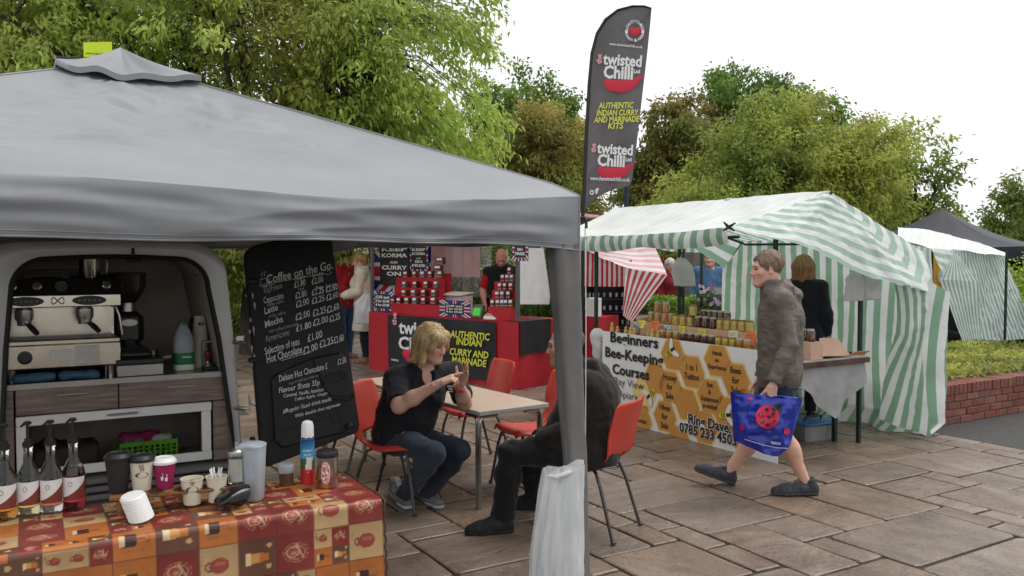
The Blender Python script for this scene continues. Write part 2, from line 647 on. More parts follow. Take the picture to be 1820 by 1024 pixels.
  V = (np.stack(ids, -1) + acc / num[:, None]) * s.h + s.lo
  vid = np.full(cnt.shape, -1, np.int64); vid[ids] = np.arange(m)
  Fs = []
  for ax in range(3):
   o1, o2 = (ax + 1) % 3, (ax + 2) % 3
   ga = np.take(g, range(0, f.shape[ax] - 1), ax); gb = np.take(g, range(1, f.shape[ax]), ax)
   e = np.stack(np.nonzero(ga != gb), -1)
   e = e[(e[:, o1] > 0) & (e[:, o2] > 0) & (e[:, o1] < cnt.shape[o1]) & (e[:, o2] < cnt.shape[o2])]
   q = []
   for (d1, d2) in ((0, 0), (1, 0), (1, 1), (0, 1)):
    c = e.copy(); c[:, o1] -= d1; c[:, o2] -= d2
    q.append(vid[c[:, 0], c[:, 1], c[:, 2]])
   q = np.stack(q, -1)
   ins = ga[e[:, 0], e[:, 1], e[:, 2]]
   q[~ins] = q[~ins][:, ::-1]
   Fs.append(q)
  F = np.concatenate(Fs)
  for _ in range(smooth):
   sm = np.zeros_like(V); c = np.zeros(len(V))
   for i in range(4):
    a, b = F[:, i], F[:, (i + 1) % 4]
    for ax in range(3):
     sm[:, ax] += np.bincount(a, V[b, ax], len(V))
    c += np.bincount(a, None, len(V))
   V = V * .45 + .55 * sm / np.maximum(c, 1)[:, None]
  return V, F

def solid(name, sdf, m, parent=None, base=(0, 0, 0), col=None, smooth=1):
 V, F = sdf.mesh(smooth)
 C = col(V) if col is not None else None
 return link(name, fastmesh(name, V - np.asarray(base), F, m, C), parent)

# ------------------------------------------------------------------ heads, hands, bodies
SKIN = attr_mat('skin', rough=0.5, spec=0.35, sss=0.08, var=0.07, vscale=35, bump=0.08, bscale=120)
HAIR = attr_mat('hair', rough=0.45, spec=0.35, var=0.2, vscale=60, bump=0.3, bscale=150)
CLOTH = attr_mat('garment', rough=0.85, spec=0.2, var=0.10, vscale=14, bump=0.10, bscale=260, sheen=0.15)
SHOE = attr_mat('shoe_leather', rough=0.7, spec=0.3, var=0.2, vscale=60, bump=0.2, bscale=160)

def frame_from(fwd, up):
 y = unit(fwd); x = unit(np.cross(y, up)); z = np.cross(x, y)
 return np.column_stack([x, y, z])          # columns: right-hand lateral, forward, up

def head_mesh(c, R, sc=1.0, h=0.0045, fem=False, skin=(.55, .33, .24), brow=(.2, .13, .08), stubble=0.0, open_eyes=True, age=0.0):
 s = SDF((-.11, -.14, -.22), (.11, .15, .14), h)
 s.ell((0, -.018, .036), (.074, .096, .086), .02)
 s.ell((0, .028, -.03), (.058, .066, .086), .03)
 for x in (-1, 1):
  s.cap((x * .048, -.005, -.055), (x * .012, .066, -.098), .024 if fem else .027, .022, .035)
  s.ell((x * .04, .058, -.024), (.024, .024, .02), .03)
  s.cap((x * .012, .082, .020), (x * .042, .070, .018), .011 if fem else .014, .008, .02)
 s.ell((0, .076, -.098), (.02, .017, .016), .025)
 for x in (-1, 1):
  s.ell((x * .032, .096, .002), (.017, .017, .011), .014, op='sub')
 s.cap((0, .084, .008), (0, .108, -.030), .008, .0115, .014)
 for x in (-1, 1): s.ell((x * .012, .098, -.035), (.0085, .011, .008), .008)
 s.ell((0, .070, -.062), (.034, .020, .022), .02)
 s.cap((-.018, .0835, -.060), (.018, .0835, -.060), .0058, None, .010)
 s.cap((-.016, .083, -.0705), (.016, .083, -.0705), .0066, None, .010)
 s.cap((-.022, .0935, -.0653), (.022, .0935, -.0653), .0026, None, .004, op='sub')
 for x in (-1, 1):
  s.ell((x * .077, -.008, -.008), (.010, .021, .031), .012, R=rotz(x * -.35))
  s.ell((x * .086, -.002, -.006), (.006, .011, .017), .006, op='sub')
 s.cap((0, -.03, -.05), (0, -.045, -.21), .052 if fem else .060, .056 if fem else .066, .03)
 if age: s.noise(.0008 * age, 45, 3, band=.02)
 V, F = s.mesh(1)
 sk = np.array(skin)
 C = np.tile(sk, (len(V), 1))
 x, y, z = V[:, 0], V[:, 1], V[:, 2]
 def blend(mask, c, a):
  C[:] = C * (1 - a * mask[:, None]) + np.array(c) * a * mask[:, None]
 g = lambda d, w: np.exp(-(d / w) ** 2)
 blend(g(np.hypot(np.abs(x) - .04, z + .03), .025) * (y > .02), (sk[0] * 1.12, sk[1] * .78, sk[2] * .72), .5)
 blend(g(np.hypot(x, z + .03), .016) * (y > .08), (sk[0] * 1.15, sk[1] * .78, sk[2] * .72), .5)
 blend(((np.abs(x) < .023) & (np.abs(z + .0655) < .012) & (y > .075)).astype(float), (sk[0] * .85, sk[1] * .55, sk[2] * .53), .6)
 blend(((np.abs(x) > .014) & (np.abs(x) < .048) & (np.abs(z - .023 + np.abs(x) * .06) < .0055) & (y > .055)).astype(float), brow, .75)
 blend(((np.abs(np.abs(x) - .031) < .016) & (np.abs(z - .001) < .0055) & (y > .055)).astype(float), (.05, .035, .03), .8)   # lashes and eye line
 if stubble:
  blend(((z < -.04) & (y > -.02) & (z > -.12)).astype(float), (.2, .15, .13), stubble)
 return (V * sc) @ R.T + c, F, C

def hair_mesh(c, R, style, col, col2, sc=1.0, h=0.006, seed=0, strands=0):
 s = SDF((-.15, -.18, -.24), (.15, .16, .17), h)
 if style == 'short':
  s.ell((0, -.022, .040), (.084, .106, .096), .02)
  s.ell((0, .10, -.045), (.10, .082, .112), .012, op='sub')
  s.ell((0, .02, -.14), (.12, .14, .105), .015, op='sub')
  s.noise(.006, 38, seed, stretch=(1, 1, .6))
 elif style == 'crop':           # very short sides, receding
  s.ell((0, -.024, .034), (.079, .100, .089), .02)
  s.ell((0, .12, .02), (.10, .085, .12), .01, op='sub')
  s.ell((0, .02, -.15), (.12, .14, .105), .015, op='sub')
  s.noise(.003, 60, seed)
 elif style == 'bob':
  s.ell((0, -.022, .036), (.092, .112, .102), .03)
  for x in (-1, 1):
   s.cap((x * .075, .0, .02), (x * .088, .022, -.115), .034, .026, .04)
   s.cap((x * .055, -.06, .0), (x * .07, -.055, -.125), .05, .036, .05)
   s.cap((x * .05, .06, .075), (x * .078, .06, -.01), .024, .022, .03)
  s.cap((0, -.09, 0), (0, -.085, -.12), .05, .04, .05)
  s.ell((0, .072, .062), (.058, .030, .03), .03)
  s.ell((0, .115, -.055), (.056, .085, .085), .012, op='sub')
  s.ell((0, .06, -.13), (.052, .08, .08), .01, op='sub')
  s.noise(.004, 42, seed, stretch=(1, 1, .10))
  s.noise(.0025, 95, seed + 5, stretch=(1, 1, .07))
 elif style == 'curly':
  s.ell((0, -.022, .040), (.092, .112, .100), .02)
  s.cap((0, -.08, 0), (0, -.08, -.06), .06, .045, .05)
  s.ell((0, .105, -.05), (.075, .075, .105), .012, op='sub')
  s.noise(.012, 26, seed)
 V, F = s.mesh(1)
 Q = V * np.array([1, 1, .07 if style == 'bob' else .4])
 t = np.clip(.55 + .75 * fbm(Q, 75, seed + 9, 2), 0, 1)[:, None]
 C = np.array(col) * t + np.array(col2) * (1 - t)
 if strands:                              # loose strands lying over the mass
  rs = np.random.default_rng(seed + 3)
  fn = np.cross(V[F[:, 2]] - V[F[:, 0]], V[F[:, 3]] - V[F[:, 1]]); nn = np.zeros_like(V)
  for i in range(4):
   for ax in range(3): nn[:, ax] += np.bincount(F[:, i], fn[:, ax], len(V))
  nn /= np.maximum(np.linalg.norm(nn, axis=1, keepdims=True), 1e-9)
  k = rs.integers(0, len(V), strands); p, n = V[k], nn[k]
  g = np.array([0, -.22, -1.0]) if style == 'bob' else np.array([0, .8, -.35])
  g = g + rs.normal(0, .13, (strands, 3))
  d = g - n * np.sum(g * n, 1, keepdims=True); d /= np.maximum(np.linalg.norm(d, axis=1, keepdims=True), 1e-6)
  sd = np.cross(d, n); L = rs.uniform(.5, 1.2, (strands, 1)) * (.05 if style == 'bob' else .022); w = rs.uniform(.0006, .0016, (strands, 1))
  p0 = p + n * .001; p1 = p + d * L * .5 + n * (rs.uniform(.0008, .0028, (strands, 1)) - L * L * 1.1); p2 = p + d * L + n * (.001 - L * L * 4.6)
  SV = np.stack([p0 - sd * w, p0 + sd * w, p1 - sd * w, p1 + sd * w, p2 - sd * w * .3, p2 + sd * w * .3], 1).reshape(-1, 3)
  b = np.arange(strands)[:, None] * 6 + len(V)
  SF = np.concatenate([b + np.array([[0, 1, 3, 2]]), b + np.array([[2, 3, 5, 4]])])
  tt = rs.uniform(.25, 1.35, (strands, 1)); SC = np.repeat(np.array(col) * tt + np.array(col2) * np.maximum(0, 1 - tt), 6, 0)
  V, F, C = np.concatenate([V, SV]), np.concatenate([F, SF]), np.concatenate([C, SC])
 return (V * sc) @ R.T + c, F, C

def hand_mesh(w, d, back, thumb_right=True, curl=(.3, .3, .3, .3), thumb=.35, sc=1.0, h=.0036, spread=.06, skin=(.55, .33, .24)):
 """w wrist, d finger direction, back = direction out of the back of the hand"""
 s = SDF((-.075, -.05, -.10), (.09, .21, .06), h)
 s.cap((0, -.04, 0), (0, .01, 0), .026, .024, .02, axis=(0, 0, 1), ratio=.8)
 s.cap((.022, .025, 0), (.027, .082, 0), .015, .0125, .02, axis=(0, 0, 1), ratio=.85)
 s.cap((0, .02, 0), (.006, .086, .002), .017, .013, .025)
 s.cap((-.02, .025, 0), (-.024, .078, 0), .015, .012, .02)
 Ls = (.073, .082, .076, .058)
 for i in range(4):
  p = np.array([.028 - i * .0182, .084 - (.007 if i == 3 else 0), 0.0])
  sp = (1.4 - i) * spread
  ang = 0.0
  for q, fr in enumerate((.45, .31, .24)):
   ang += curl[i] * (1.0, 1.25, .8)[q]
   v = np.array([sin(sp) * cos(ang), cos(sp) * cos(ang), -sin(ang)])
   e = p + v * Ls[i] * fr
   s.cap(p, e, .0088 - q * .0008, .0082 - q * .0009, .006)
   p = e
 p = np.array([.026, .022, -.006])
 for q, L in enumerate((.042, .034, .027)):
  a = thumb * (1 - .25 * q)
  v = unit((sin(a) + .25, cos(a), -.28 - .3 * q * (thumb < .5)))
  e = p + v * L
  s.cap(p, e, .0125 - q * .0018, .0105 - q * .0016, .012 if q == 0 else .006)
  p = e
 V, F = s.mesh(1)
 y = unit(d); z = unit(np.asarray(back) - y * np.dot(back, y)); x = np.cross(y, z)
 if not thumb_right:
  V = V * np.array([-1, 1, 1]); F = F[:, ::-1]
 R = np.column_stack([x, y, z])
 C = np.tile(np.array(skin), (len(V), 1))
 tip = np.clip((V[:, 1] - .12) / .05, 0, 1)[:, None]
 C = C * (1 - .25 * tip) + C * np.array([1.12, .82, .78]) * .25 * tip
 return (V * sc) @ R.T + w, F, C

def shoe(name, heel, toe, ankle, col, sole, parent, base, lace=None, h=.006, sc=1.0):
 heel, toe, ankle = map(lambda p: np.asarray(p, float), (heel, toe, ankle))
 y = unit(toe - heel); x = unit(np.cross(y, (0, 0, 1.0))); z = np.cross(x, y)
 R = np.column_stack([x, y, z])
 L = np.linalg.norm(toe - heel)
 a = R.T @ (ankle - heel)
 s = SDF((-.08, -.06, -.02), (.08, L + .05, .17), h)
 s.cap((0, .028, .040), (0, L * .32, .042), .036, .037, .02)
 s.cap((0, L * .30, .044), (.004, L * .70, .030), .040, .041, .03, axis=(1, 0, 0), ratio=1.08)
 s.cap((.004, L * .68, .028), (.002, L - .035, .022), .042, .033, .03, axis=(1, 0, 0), ratio=1.1)
 s.cap((0, .034, .05), (0, min(.06, max(.03, a[1])), .108), .037, .040, .025, cut='b')
 s.cap((0, .085, .108), (0, L * .55, .060), .021, .024, .02)     # tongue and laces
 s.cap((0, .03, .012), (0, L * .7, .012), .042, .047, .01)
 s.cap((0, L * .65, .012), (0, L - .038, .016), .046, .036, .012)
 s.plane((0, 0, 0), (0, 0, -1))
 V, F = s.mesh(1)
 C = np.tile(np.array(col), (len(V), 1))
 C[V[:, 2] < .024] = sole
 C *= (1 + .35 * vnoise(V, 45, 4))[:, None]
 C[(V[:, 2] > .024) & (V[:, 2] < .032)] = np.array(col) * .55
 pn = (V[:, 1] < .07) | (V[:, 1] > L * .78)
 C[pn & (V[:, 2] > .032)] = np.array(col) * .72
 if lace is not None:
  m = (np.abs(V[:, 0]) < .018) & (V[:, 1] > .075) & (V[:, 1] < L * .62) & (V[:, 2] > .05) & (np.sin(V[:, 1] * 420) > .1)
  C[m] = lace
 V = V @ R.T + heel
 return link(name, fastmesh(name, V - base, F, SHOE, C), parent)

def join_parts(parts):
 V, F, C, n = [], [], [], 0
 for (v, f, c) in parts:
  V.append(v); F.append(f + n); C.append(c); n += len(v)
 return np.concatenate(V), np.concatenate(F), np.concatenate(C)

def bbox(J, m=.25):
 P = np.array([p for p in J.values()])
 return P.min(0) - m, P.max(0) + m

def person(label, J, base, face, up=(0, 0, 1), skin=(.55, .33, .24), hair=None, top=None, bottom=None, shoes=None,
           hands=None, fem=False, girth=1.0, h=.012, head_h=.0048, belly=0.0, group=None, stubble=0.0, arms_skin=True,
           legs_skin=False, age=0.0, hsc=1.0):
 """J: world positions of the joints. Skin is one continuous body; garments and hair are its children parts."""
 J = {k: np.asarray(v, float) for k, v in J.items()}
 base = np.asarray(base, float)
 root = thing('person', label, 'person', base, 0, group)
 lat = unit(J['shL'] - J['shR'])
 hl = unit(J['hpL'] - J['hpR']) if 'hpL' in J else lat
 spine = unit(J['neck'] - J['pel'])
 front = unit(np.cross(lat, spine)) * -1.0
 fwd = unit(np.asarray(face, float))
 if np.dot(front, fwd) < 0: front = -front
 g = girth
 chest = J['chest']
 mid = J['pel'] * .5 + chest * .5
 RH = frame_from(fwd, np.asarray(up, float))

 def torso(s, e, lo=True):
  s.cap(J['pel'], mid, (.112 + e) * g, (.105 + e) * g, .06, axis=lat, ratio=1.32)
  s.cap(mid, chest, (.105 + e) * g, (.112 + e) * g, .06, axis=lat, ratio=1.38)
  s.cap(chest, J['neck'] * .35 + chest * .65, (.112 + e) * g, .085 + e, .06, axis=lat, ratio=1.35)
  s.cap(J['shL'], J['shR'], .056 + e, None, .07)
  s.cap(J['neck'] * .5 + chest * .5, J['neck'], .075 + e, .058 + e, .05, axis=lat, ratio=1.2)
  if fem:
   for x in (-1, 1):
    s.ell(chest + front * (.085 * g) + lat * x * .075 - spine * .02, np.array([.07, .07, .07]) * g + e, .06)
  if belly:
   s.ell(mid + front * .07 * g - spine * .02, (.13 * g + e, .11 * g + e, .12 * g + e), .08)
  if lo and 'hpL' in J:
   s.cap(J['hpL'], J['hpR'], (.095 + e) * g, None, .06)
 def arm(s, sd, e, upto=2.0, cuff=0.0, k=.035):
  a, b, w = J['sh' + sd], J['el' + sd], J['wr' + sd]
  gg = .5 + .5 * g
  if upto <= 1:
   s.cap(a, a + (b - a) * upto, (.052 + e) * gg, (.047 + e * 1.25) * gg, k, cut='b')
  else:
   s.cap(a, b, (.050 + e) * gg, (.041 + e) * gg, k)
   q = b + (w - b) * (upto - 1)
   s.cap(b, b + (q - b) * .35, (.041 + e) * gg, (.042 + e) * gg, .03)
   s.cap(b + (q - b) * .35, q, (.042 + e) * gg, .0275 + e + cuff, .03, cut='b' if upto < 2 or e > 0 else None)
 def leg(s, sd, e, upto=2.0, cuff=0.0, k=.05):
  a, b, w = J['hp' + sd], J['kn' + sd], J['an' + sd]
  gg = .45 + .55 * g
  if upto <= 1:
   s.cap(a, a + (b - a) * upto, (.088 + e) * gg, (.062 + e * 1.4) * gg, k, cut='b')
  else:
   s.cap(a, b, (.088 + e) * gg, (.056 + e) * gg, k)
   q = b + (w - b) * (upto - 1)
   s.cap(b, b + (q - b) * .3, (.054 + e) * gg, (.057 + e) * gg, .03)
   s.cap(b + (q - b) * .3, q, (.056 + e) * gg, .038 + e + cuff, .03, cut='b' if e > 0 else None)

 lo, hi = bbox(J, .24)
 # --- skin body
 s = SDF(lo, hi, h)
 torso(s, -.006)
 for sd in 'LR':
  if 'el' + sd in J: arm(s, sd, 0.0)
  if 'kn' + sd in J: leg(s, sd, -.004)
  if 'kn' + sd in J and legs_skin:
   a, b = J['kn' + sd], J['an' + sd]
   back = unit(np.cross(hl, b - a)); back = back if np.dot(back, front) < 0 else -back
   s.ell(a * .68 + b * .32 + back * .022, (.042, .042, .085), .04, R=np.column_stack(basis(b - a)))
 V, F = s.mesh(1)
 C = np.tile(np.array(skin), (len(V), 1))
 parts = [(V, F, C)]
 parts.append(head_mesh(J['head'], RH, hsc, head_h, fem, skin, stubble=stubble, age=age,
                           brow=hair[2] if hair else (.3, .2, .15)))
 for hd in (hands or []):
  parts.append(hand_mesh(skin=skin, **hd))
 V, F, C = join_parts(parts)
 link('body', fastmesh('body', V - base, F, SKIN, C), root)
 # --- hair
 if hair and hair[0]:
  hv, hf, hc = hair_mesh(J['head'], RH, hair[0], hair[1], hair[2], hsc, h=max(.006, head_h * 1.2), strands=hair[3] if len(hair) > 3 else 0)
  link('hair', fastmesh('hair', hv - base, hf, HAIR, hc), root)
 # --- top
 if top:
  for t in (top if isinstance(top, list) else [top]):
   e = t.get('e', .014)
   up = {q: J[q] for q in J if q[:2] in ('pe', 'ch', 'ne', 'sh', 'el', 'wr')}
   l2, h2 = bbox(up, .24); l2[2] -= t.get('skirt', .0)
   s = SDF(l2, h2, t.get('h', h))
   torso(s, e, lo=t.get('hips', True))
   for sd in 'LR':
    if 'el' + sd in J and t.get('sleeve', 2) > 0:
     arm(s, sd, e * t.get('se', .9), t.get('sleeve', 2), t.get('cuff', 0.0))
   hem = t.get('hem', .06)
   hp = J['pel'] - spine * hem
   if t.get('drape'):
    s.cap(chest + spine * .02, hp - spine * .05, (.122 + e) * g, t['drape'] * g, .05, axis=lat, ratio=1.3)
   if t.get('skirt'):
    q = J['pel'] - np.array([0, 0, 1.0]) * t['skirt']
    s.cap(J['pel'], q, (.125 + e) * g, t.get('flare', .15) * g, .05, axis=lat, ratio=1.25, cut='b')
    s.plane(q, (0, 0, -1))
   else:
    s.plane(hp, -spine)
   if t.get('collar'):
    nk = J['neck']
    s.cap(nk - spine * .03, nk + spine * t['collar'], .082 + e, .078 + e, .03, axis=lat, ratio=1.1, cut='b')
    s.cap(nk - spine * .02, nk + spine * .12, .066, .070, 0, op='sub')
   else:
    nk = J['neck']
    s.ell(nk + spine * .045 + front * .03, (.075, .075, .075), .01, op='sub')
    if t.get('vneck'):
     for x in (-1, 1): s.cap(nk - front * .03 + lat * x * .075 + spine * .012, nk + front * .085 + lat * x * .05 - spine * .055, .017, .013, .008)
     s.ell(nk + front * .10 - spine * .02, (.042, .042, .07), .01, op='sub')
   if t.get('hood'):
    nk = J['neck']
    s.cap(nk - front * .075 + lat * .08 - spine * .01, nk - front * .085 - lat * .08 - spine * .01, .034, None, .03)
    s.cap(nk - front * .085 + lat * .10 - spine * .01, nk + front * .055 + lat * .085 - spine * .03, .034, .026, .03)
    s.cap(nk - front * .085 - lat * .10 - spine * .01, nk + front * .055 - lat * .085 - spine * .03, .034, .026, .03)
    s.ell(nk - front * .10 - spine * .055, (.085, .085, .06), .04)
   fo = t.get('fold', .006)
   if fo:
    s.noise(fo * .8, 5.5, t.get('seed', 1), stretch=(1, 1, .35), octv=1)
    s.noise(fo * .62, 13, t.get('seed', 1) + 3, stretch=(1, 1, .75), ridged=True, octv=2)
    if t.get('crease'): s.noise(t['crease'], 24, 8, stretch=(.8, .8, 1.5), ridged=True, octv=1)
   c0 = np.array(t['col'])
   def colf(V, t=t, c0=c0):
    C = np.tile(c0, (len(V), 1))
    if 'paint' in t: t['paint'](V, C, J, front, lat, spine)
    return C
   solid(t.get('name', 'top'), s, CLOTH if not t.get('mat') else t['mat'], root, base, colf)
 # --- bottoms
 if bottom:
  e = bottom.get('e', .012)
  s = SDF(lo, hi, bottom.get('h', h))
  s.cap(J['pel'], J['pel'] + spine * .08, (.108 + e * .25) * g, (.104 + e * .25) * g, .05, axis=lat, ratio=1.3, cut='b')
  s.cap(J['hpL'], J['hpR'], (.098 + e * .25) * g, None, .05)
  for sd in 'LR':
   leg(s, sd, e, bottom.get('len', 1.93), bottom.get('cuff', .01))
  fo = bottom.get('fold', .005)
  if fo:
   s.noise(fo, 9, 21, stretch=(1, 1, .9), ridged=True)
   s.noise(fo * .6, 22, 25, stretch=(1, 1, .8), ridged=True)
  c0 = np.array(bottom['col'])
  def colb(V):
   C = np.tile(c0, (len(V), 1))
   if 'fade' in bottom:
    m = np.clip(fbm(V, 5, 4, 2) * .5 + .3, 0, 1)[:, None]
    C = C * (1 - m) + np.array(bottom['fade']) * m
   return C
  solid(bottom.get('name', 'trousers'), s, CLOTH, root, base, colb)
 if shoes:
  for sd in 'LR':
   shoe('shoe', J['he' + sd], J['to' + sd], J['an' + sd], shoes['col'], shoes['sole'], root, base, shoes.get('lace'),
                 h=shoes.get('h', .006))
 return root
# ================================================================== the setting
TH = radians(31)                                   # the market square's grid
U2, V2 = np.array([cos(TH), sin(TH)]), np.array([-sin(TH), cos(TH)])
U3, V3 = np.array([cos(TH), sin(TH), 0]), np.array([-sin(TH), cos(TH), 0])

# ---- ground: mortar and soil under the flags, far grass
def ground_material():
 m = bpy.data.materials.new('joint_soil'); m.use_nodes = True
 N, L = m.node_tree.nodes, m.node_tree.links
 b = N['Principled BSDF']; b.inputs['Roughness'].default_value = .9
 tc = N.new('ShaderNodeTexCoord')
 n1 = N.new('ShaderNodeTexNoise'); n1.inputs['Scale'].default_value = 1.3; n1.inputs['Detail'].default_value = 7
 n2 = N.new('ShaderNodeTexNoise'); n2.inputs['Scale'].default_value = 30; n2.inputs['Detail'].default_value = 4
 L.new(tc.outputs['Object'], n1.inputs['Vector']); L.new(tc.outputs['Object'], n2.inputs['Vector'])
 r = N.new('ShaderNodeValToRGB'); e = r.color_ramp.elements
 e[0].position = .42; e[0].color = (.075, .058, .045, 1); e[1].position = .62; e[1].color = (.07, .068, .032, 1)
 x = e.new(.72); x.color = (.11, .13, .035, 1)
 L.new(n1.outputs['Fac'], r.inputs[0])
 mx = N.new('ShaderNodeMix'); mx.data_type = 'RGBA'; mx.blend_type = 'MULTIPLY'; mx.inputs[0].default_value = .7
 r2 = N.new('ShaderNodeValToRGB'); r2.color_ramp.elements[0].position = .3; r2.color_ramp.elements[0].color = (.4, .4, .4, 1)
 L.new(n2.outputs['Fac'], r2.inputs[0]); L.new(r.outputs[0], mx.inputs[6]); L.new(r2.outputs[0], mx.inputs[7])
 L.new(mx.outputs[2], b.inputs['Base Color'])
 bp = N.new('ShaderNodeBump'); bp.inputs['Strength'].default_value = .6; bp.inputs['Distance'].default_value = .02
 L.new(n2.outputs['Fac'], bp.inputs['Height']); L.new(bp.outputs[0], b.inputs['Normal'])
 return m
gm = MB()
xs = np.concatenate([np.linspace(-600, -40, 6), np.linspace(-30, 30, 13), np.linspace(40, 600, 6)])
ys = np.concatenate([[-60, -20], np.linspace(0, 40, 10), np.linspace(60, 900, 8)])
gm.grid([[(x, y, 0.0) for y in ys] for x in xs])
g_o = gm.build('ground', ground_material(), smooth=False)
tag(g_o, kind='structure')

def stone_material(name, c1, c2, c3, rough=(.32, .62), tint=(.78, 1.15, .7, 1.15)):
 m = bpy.data.materials.new(name); m.use_nodes = True
 N, L = m.node_tree.nodes, m.node_tree.links
 b = N['Principled BSDF']
 tc = N.new('ShaderNodeTexCoord'); oi = N.new('ShaderNodeObjectInfo')
 ad = N.new('ShaderNodeVectorMath'); ad.operation = 'ADD'
 sc = N.new('ShaderNodeVectorMath'); sc.operation = 'SCALE'; sc.inputs[0].default_value = (37, 91, 53)
 L.new(oi.outputs['Random'], sc.inputs['Scale'])
 L.new(tc.outputs['Object'], ad.inputs[0]); L.new(sc.outputs[0], ad.inputs[1])
 mp = N.new('ShaderNodeMapping'); mp.inputs['Scale'].default_value = (1.0, 1.7, 1)
 L.new(ad.outputs[0], mp.inputs[0])
 n1 = N.new('ShaderNodeTexNoise'); n1.inputs['Scale'].default_value = 2.2; n1.inputs['Detail'].default_value = 9
 n1.inputs['Roughness'].default_value = .62; n1.inputs['Distortion'].default_value = .6
 L.new(mp.outputs[0], n1.inputs['Vector'])
 r = N.new('ShaderNodeValToRGB'); e = r.color_ramp.elements
 e[0].position = .28; e[0].color = _rgb(c1); e[1].position = .52; e[1].color = _rgb(c2)
 x = e.new(.74); x.color = _rgb(c3)
 L.new(n1.outputs['Fac'], r.inputs[0])
 # every flag its own tint
 hsv = N.new('ShaderNodeHueSaturation')
 mr = N.new('ShaderNodeMapRange'); mr.inputs[3].default_value = tint[0]; mr.inputs[4].default_value = tint[1]
 L.new(oi.outputs['Random'], mr.inputs[0]); L.new(mr.outputs[0], hsv.inputs['Value'])
 m7 = N.new('ShaderNodeMath'); m7.operation = 'MULTIPLY'; m7.inputs[1].default_value = 7.31
 f7 = N.new('ShaderNodeMath'); f7.operation = 'FRACT'
 L.new(oi.outputs['Random'], m7.inputs[0]); L.new(m7.outputs[0], f7.inputs[0])
 ms = N.new('ShaderNodeMapRange'); ms.inputs[3].default_value = tint[2]; ms.inputs[4].default_value = tint[3]
 L.new(f7.outputs[0], ms.inputs[0]); L.new(ms.outputs[0], hsv.inputs['Saturation'])
 L.new(r.outputs[0], hsv.inputs['Color'])
 # small pale and dark specks, grime
 n3 = N.new('ShaderNodeTexNoise'); n3.inputs['Scale'].default_value = 55; n3.inputs['Detail'].default_value = 3
 L.new(ad.outputs[0], n3.inputs['Vector'])
 r3 = N.new('ShaderNodeValToRGB'); e3 = r3.color_ramp.elements
 e3[0].position = .3; e3[0].color = (.55, .55, .55, 1); e3[1].position = .5; e3[1].color = (1, 1, 1, 1)
 L.new(n3.outputs['Fac'], r3.inputs[0])
 mx = N.new('ShaderNodeMix'); mx.data_type = 'RGBA'; mx.blend_type = 'MULTIPLY'; mx.inputs[0].default_value = .7
 L.new(hsv.outputs[0], mx.inputs[6]); L.new(r3.outputs[0], mx.inputs[7])
 vo = N.new('ShaderNodeTexVoronoi'); vo.inputs['Scale'].default_value = 7.0
 L.new(ad.outputs[0], vo.inputs['Vector'])
 vr = N.new('ShaderNodeValToRGB'); ev = vr.color_ramp.elements
 ev[0].position = .03; ev[0].color = (1, 1, 1, 1); ev[1].position = .055; ev[1].color = (0, 0, 0, 1)
 L.new(vo.outputs['Distance'], vr.inputs[0])
 ng = N.new('ShaderNodeTexNoise'); ng.inputs['Scale'].default_value = 1.7
 L.new(ad.outputs[0], ng.inputs['Vector'])
 gr = N.new('ShaderNodeValToRGB'); gr.color_ramp.elements[0].position = .55; gr.color_ramp.elements[1].position = .62
 L.new(ng.outputs['Fac'], gr.inputs[0])
 mm = N.new('ShaderNodeMath'); mm.operation = 'MULTIPLY'
 L.new(vr.outputs[0], mm.inputs[0]); L.new(gr.outputs[0], mm.inputs[1])
 mx2 = N.new('ShaderNodeMix'); mx2.data_type = 'RGBA'; mx2.inputs[7].default_value = (.42, .40, .36, 1)
 L.new(mm.outputs[0], mx2.inputs[0]); L.new(mx.outputs[2], mx2.inputs[6])
 L.new(mx2.outputs[2], b.inputs['Base Color'])
 # riven relief
 mp2 = N.new('ShaderNodeMapping'); mp2.inputs['Scale'].default_value = (1.0, 2.2, 1); mp2.inputs['Rotation'].default_value = (0, 0, .5)
 L.new(ad.outputs[0], mp2.inputs[0])
 nb = N.new('ShaderNodeTexNoise'); nb.inputs['Scale'].default_value = 3.0; nb.inputs['Detail'].default_value = 10
 nb.inputs['Roughness'].default_value = .55; nb.inputs['Distortion'].default_value = 1.2
 L.new(mp2.outputs[0], nb.inputs['Vector'])
 st = N.new('ShaderNodeMath'); st.operation = 'MULTIPLY'; st.inputs[1].default_value = 7.0
 L.new(nb.outputs['Fac'], st.inputs[0])
 fl = N.new('ShaderNodeMath'); fl.operation = 'FLOOR'; L.new(st.outputs[0], fl.inputs[0])
 dv = N.new('ShaderNodeMath'); dv.operation = 'MULTIPLY_ADD'; dv.inputs[1].default_value = .12
 L.new(fl.outputs[0], dv.inputs[0])
 fa = N.new('ShaderNodeMath'); fa.operation = 'MULTIPLY_ADD'; fa.inputs[1].default_value = .16
 L.new(n3.outputs['Fac'], fa.inputs[0]); L.new(nb.outputs['Fac'], fa.inputs[2]); L.new(fa.outputs[0], dv.inputs[2])
 bp = N.new('ShaderNodeBump'); bp.inputs['Strength'].default_value = .7; bp.inputs['Distance'].default_value = .03
 L.new(dv.outputs[0], bp.inputs['Height']); L.new(bp.outputs[0], b.inputs['Normal'])
 rr = N.new('ShaderNodeMapRange'); rr.inputs[1].default_value = .35; rr.inputs[2].default_value = .65
 rr.inputs[3].default_value = rough[0]; rr.inputs[4].default_value = rough[1]
 L.new(ng.outputs['Fac'], rr.inputs[0]); L.new(rr.outputs[0], b.inputs['Roughness'])
 return m
STONE = stone_material('riven_sandstone', (.115, .082, .061), (.20, .147, .112), (.275, .215, .17), rough=(.24, .55), tint=(.86, 1.1, .9, 1.15))

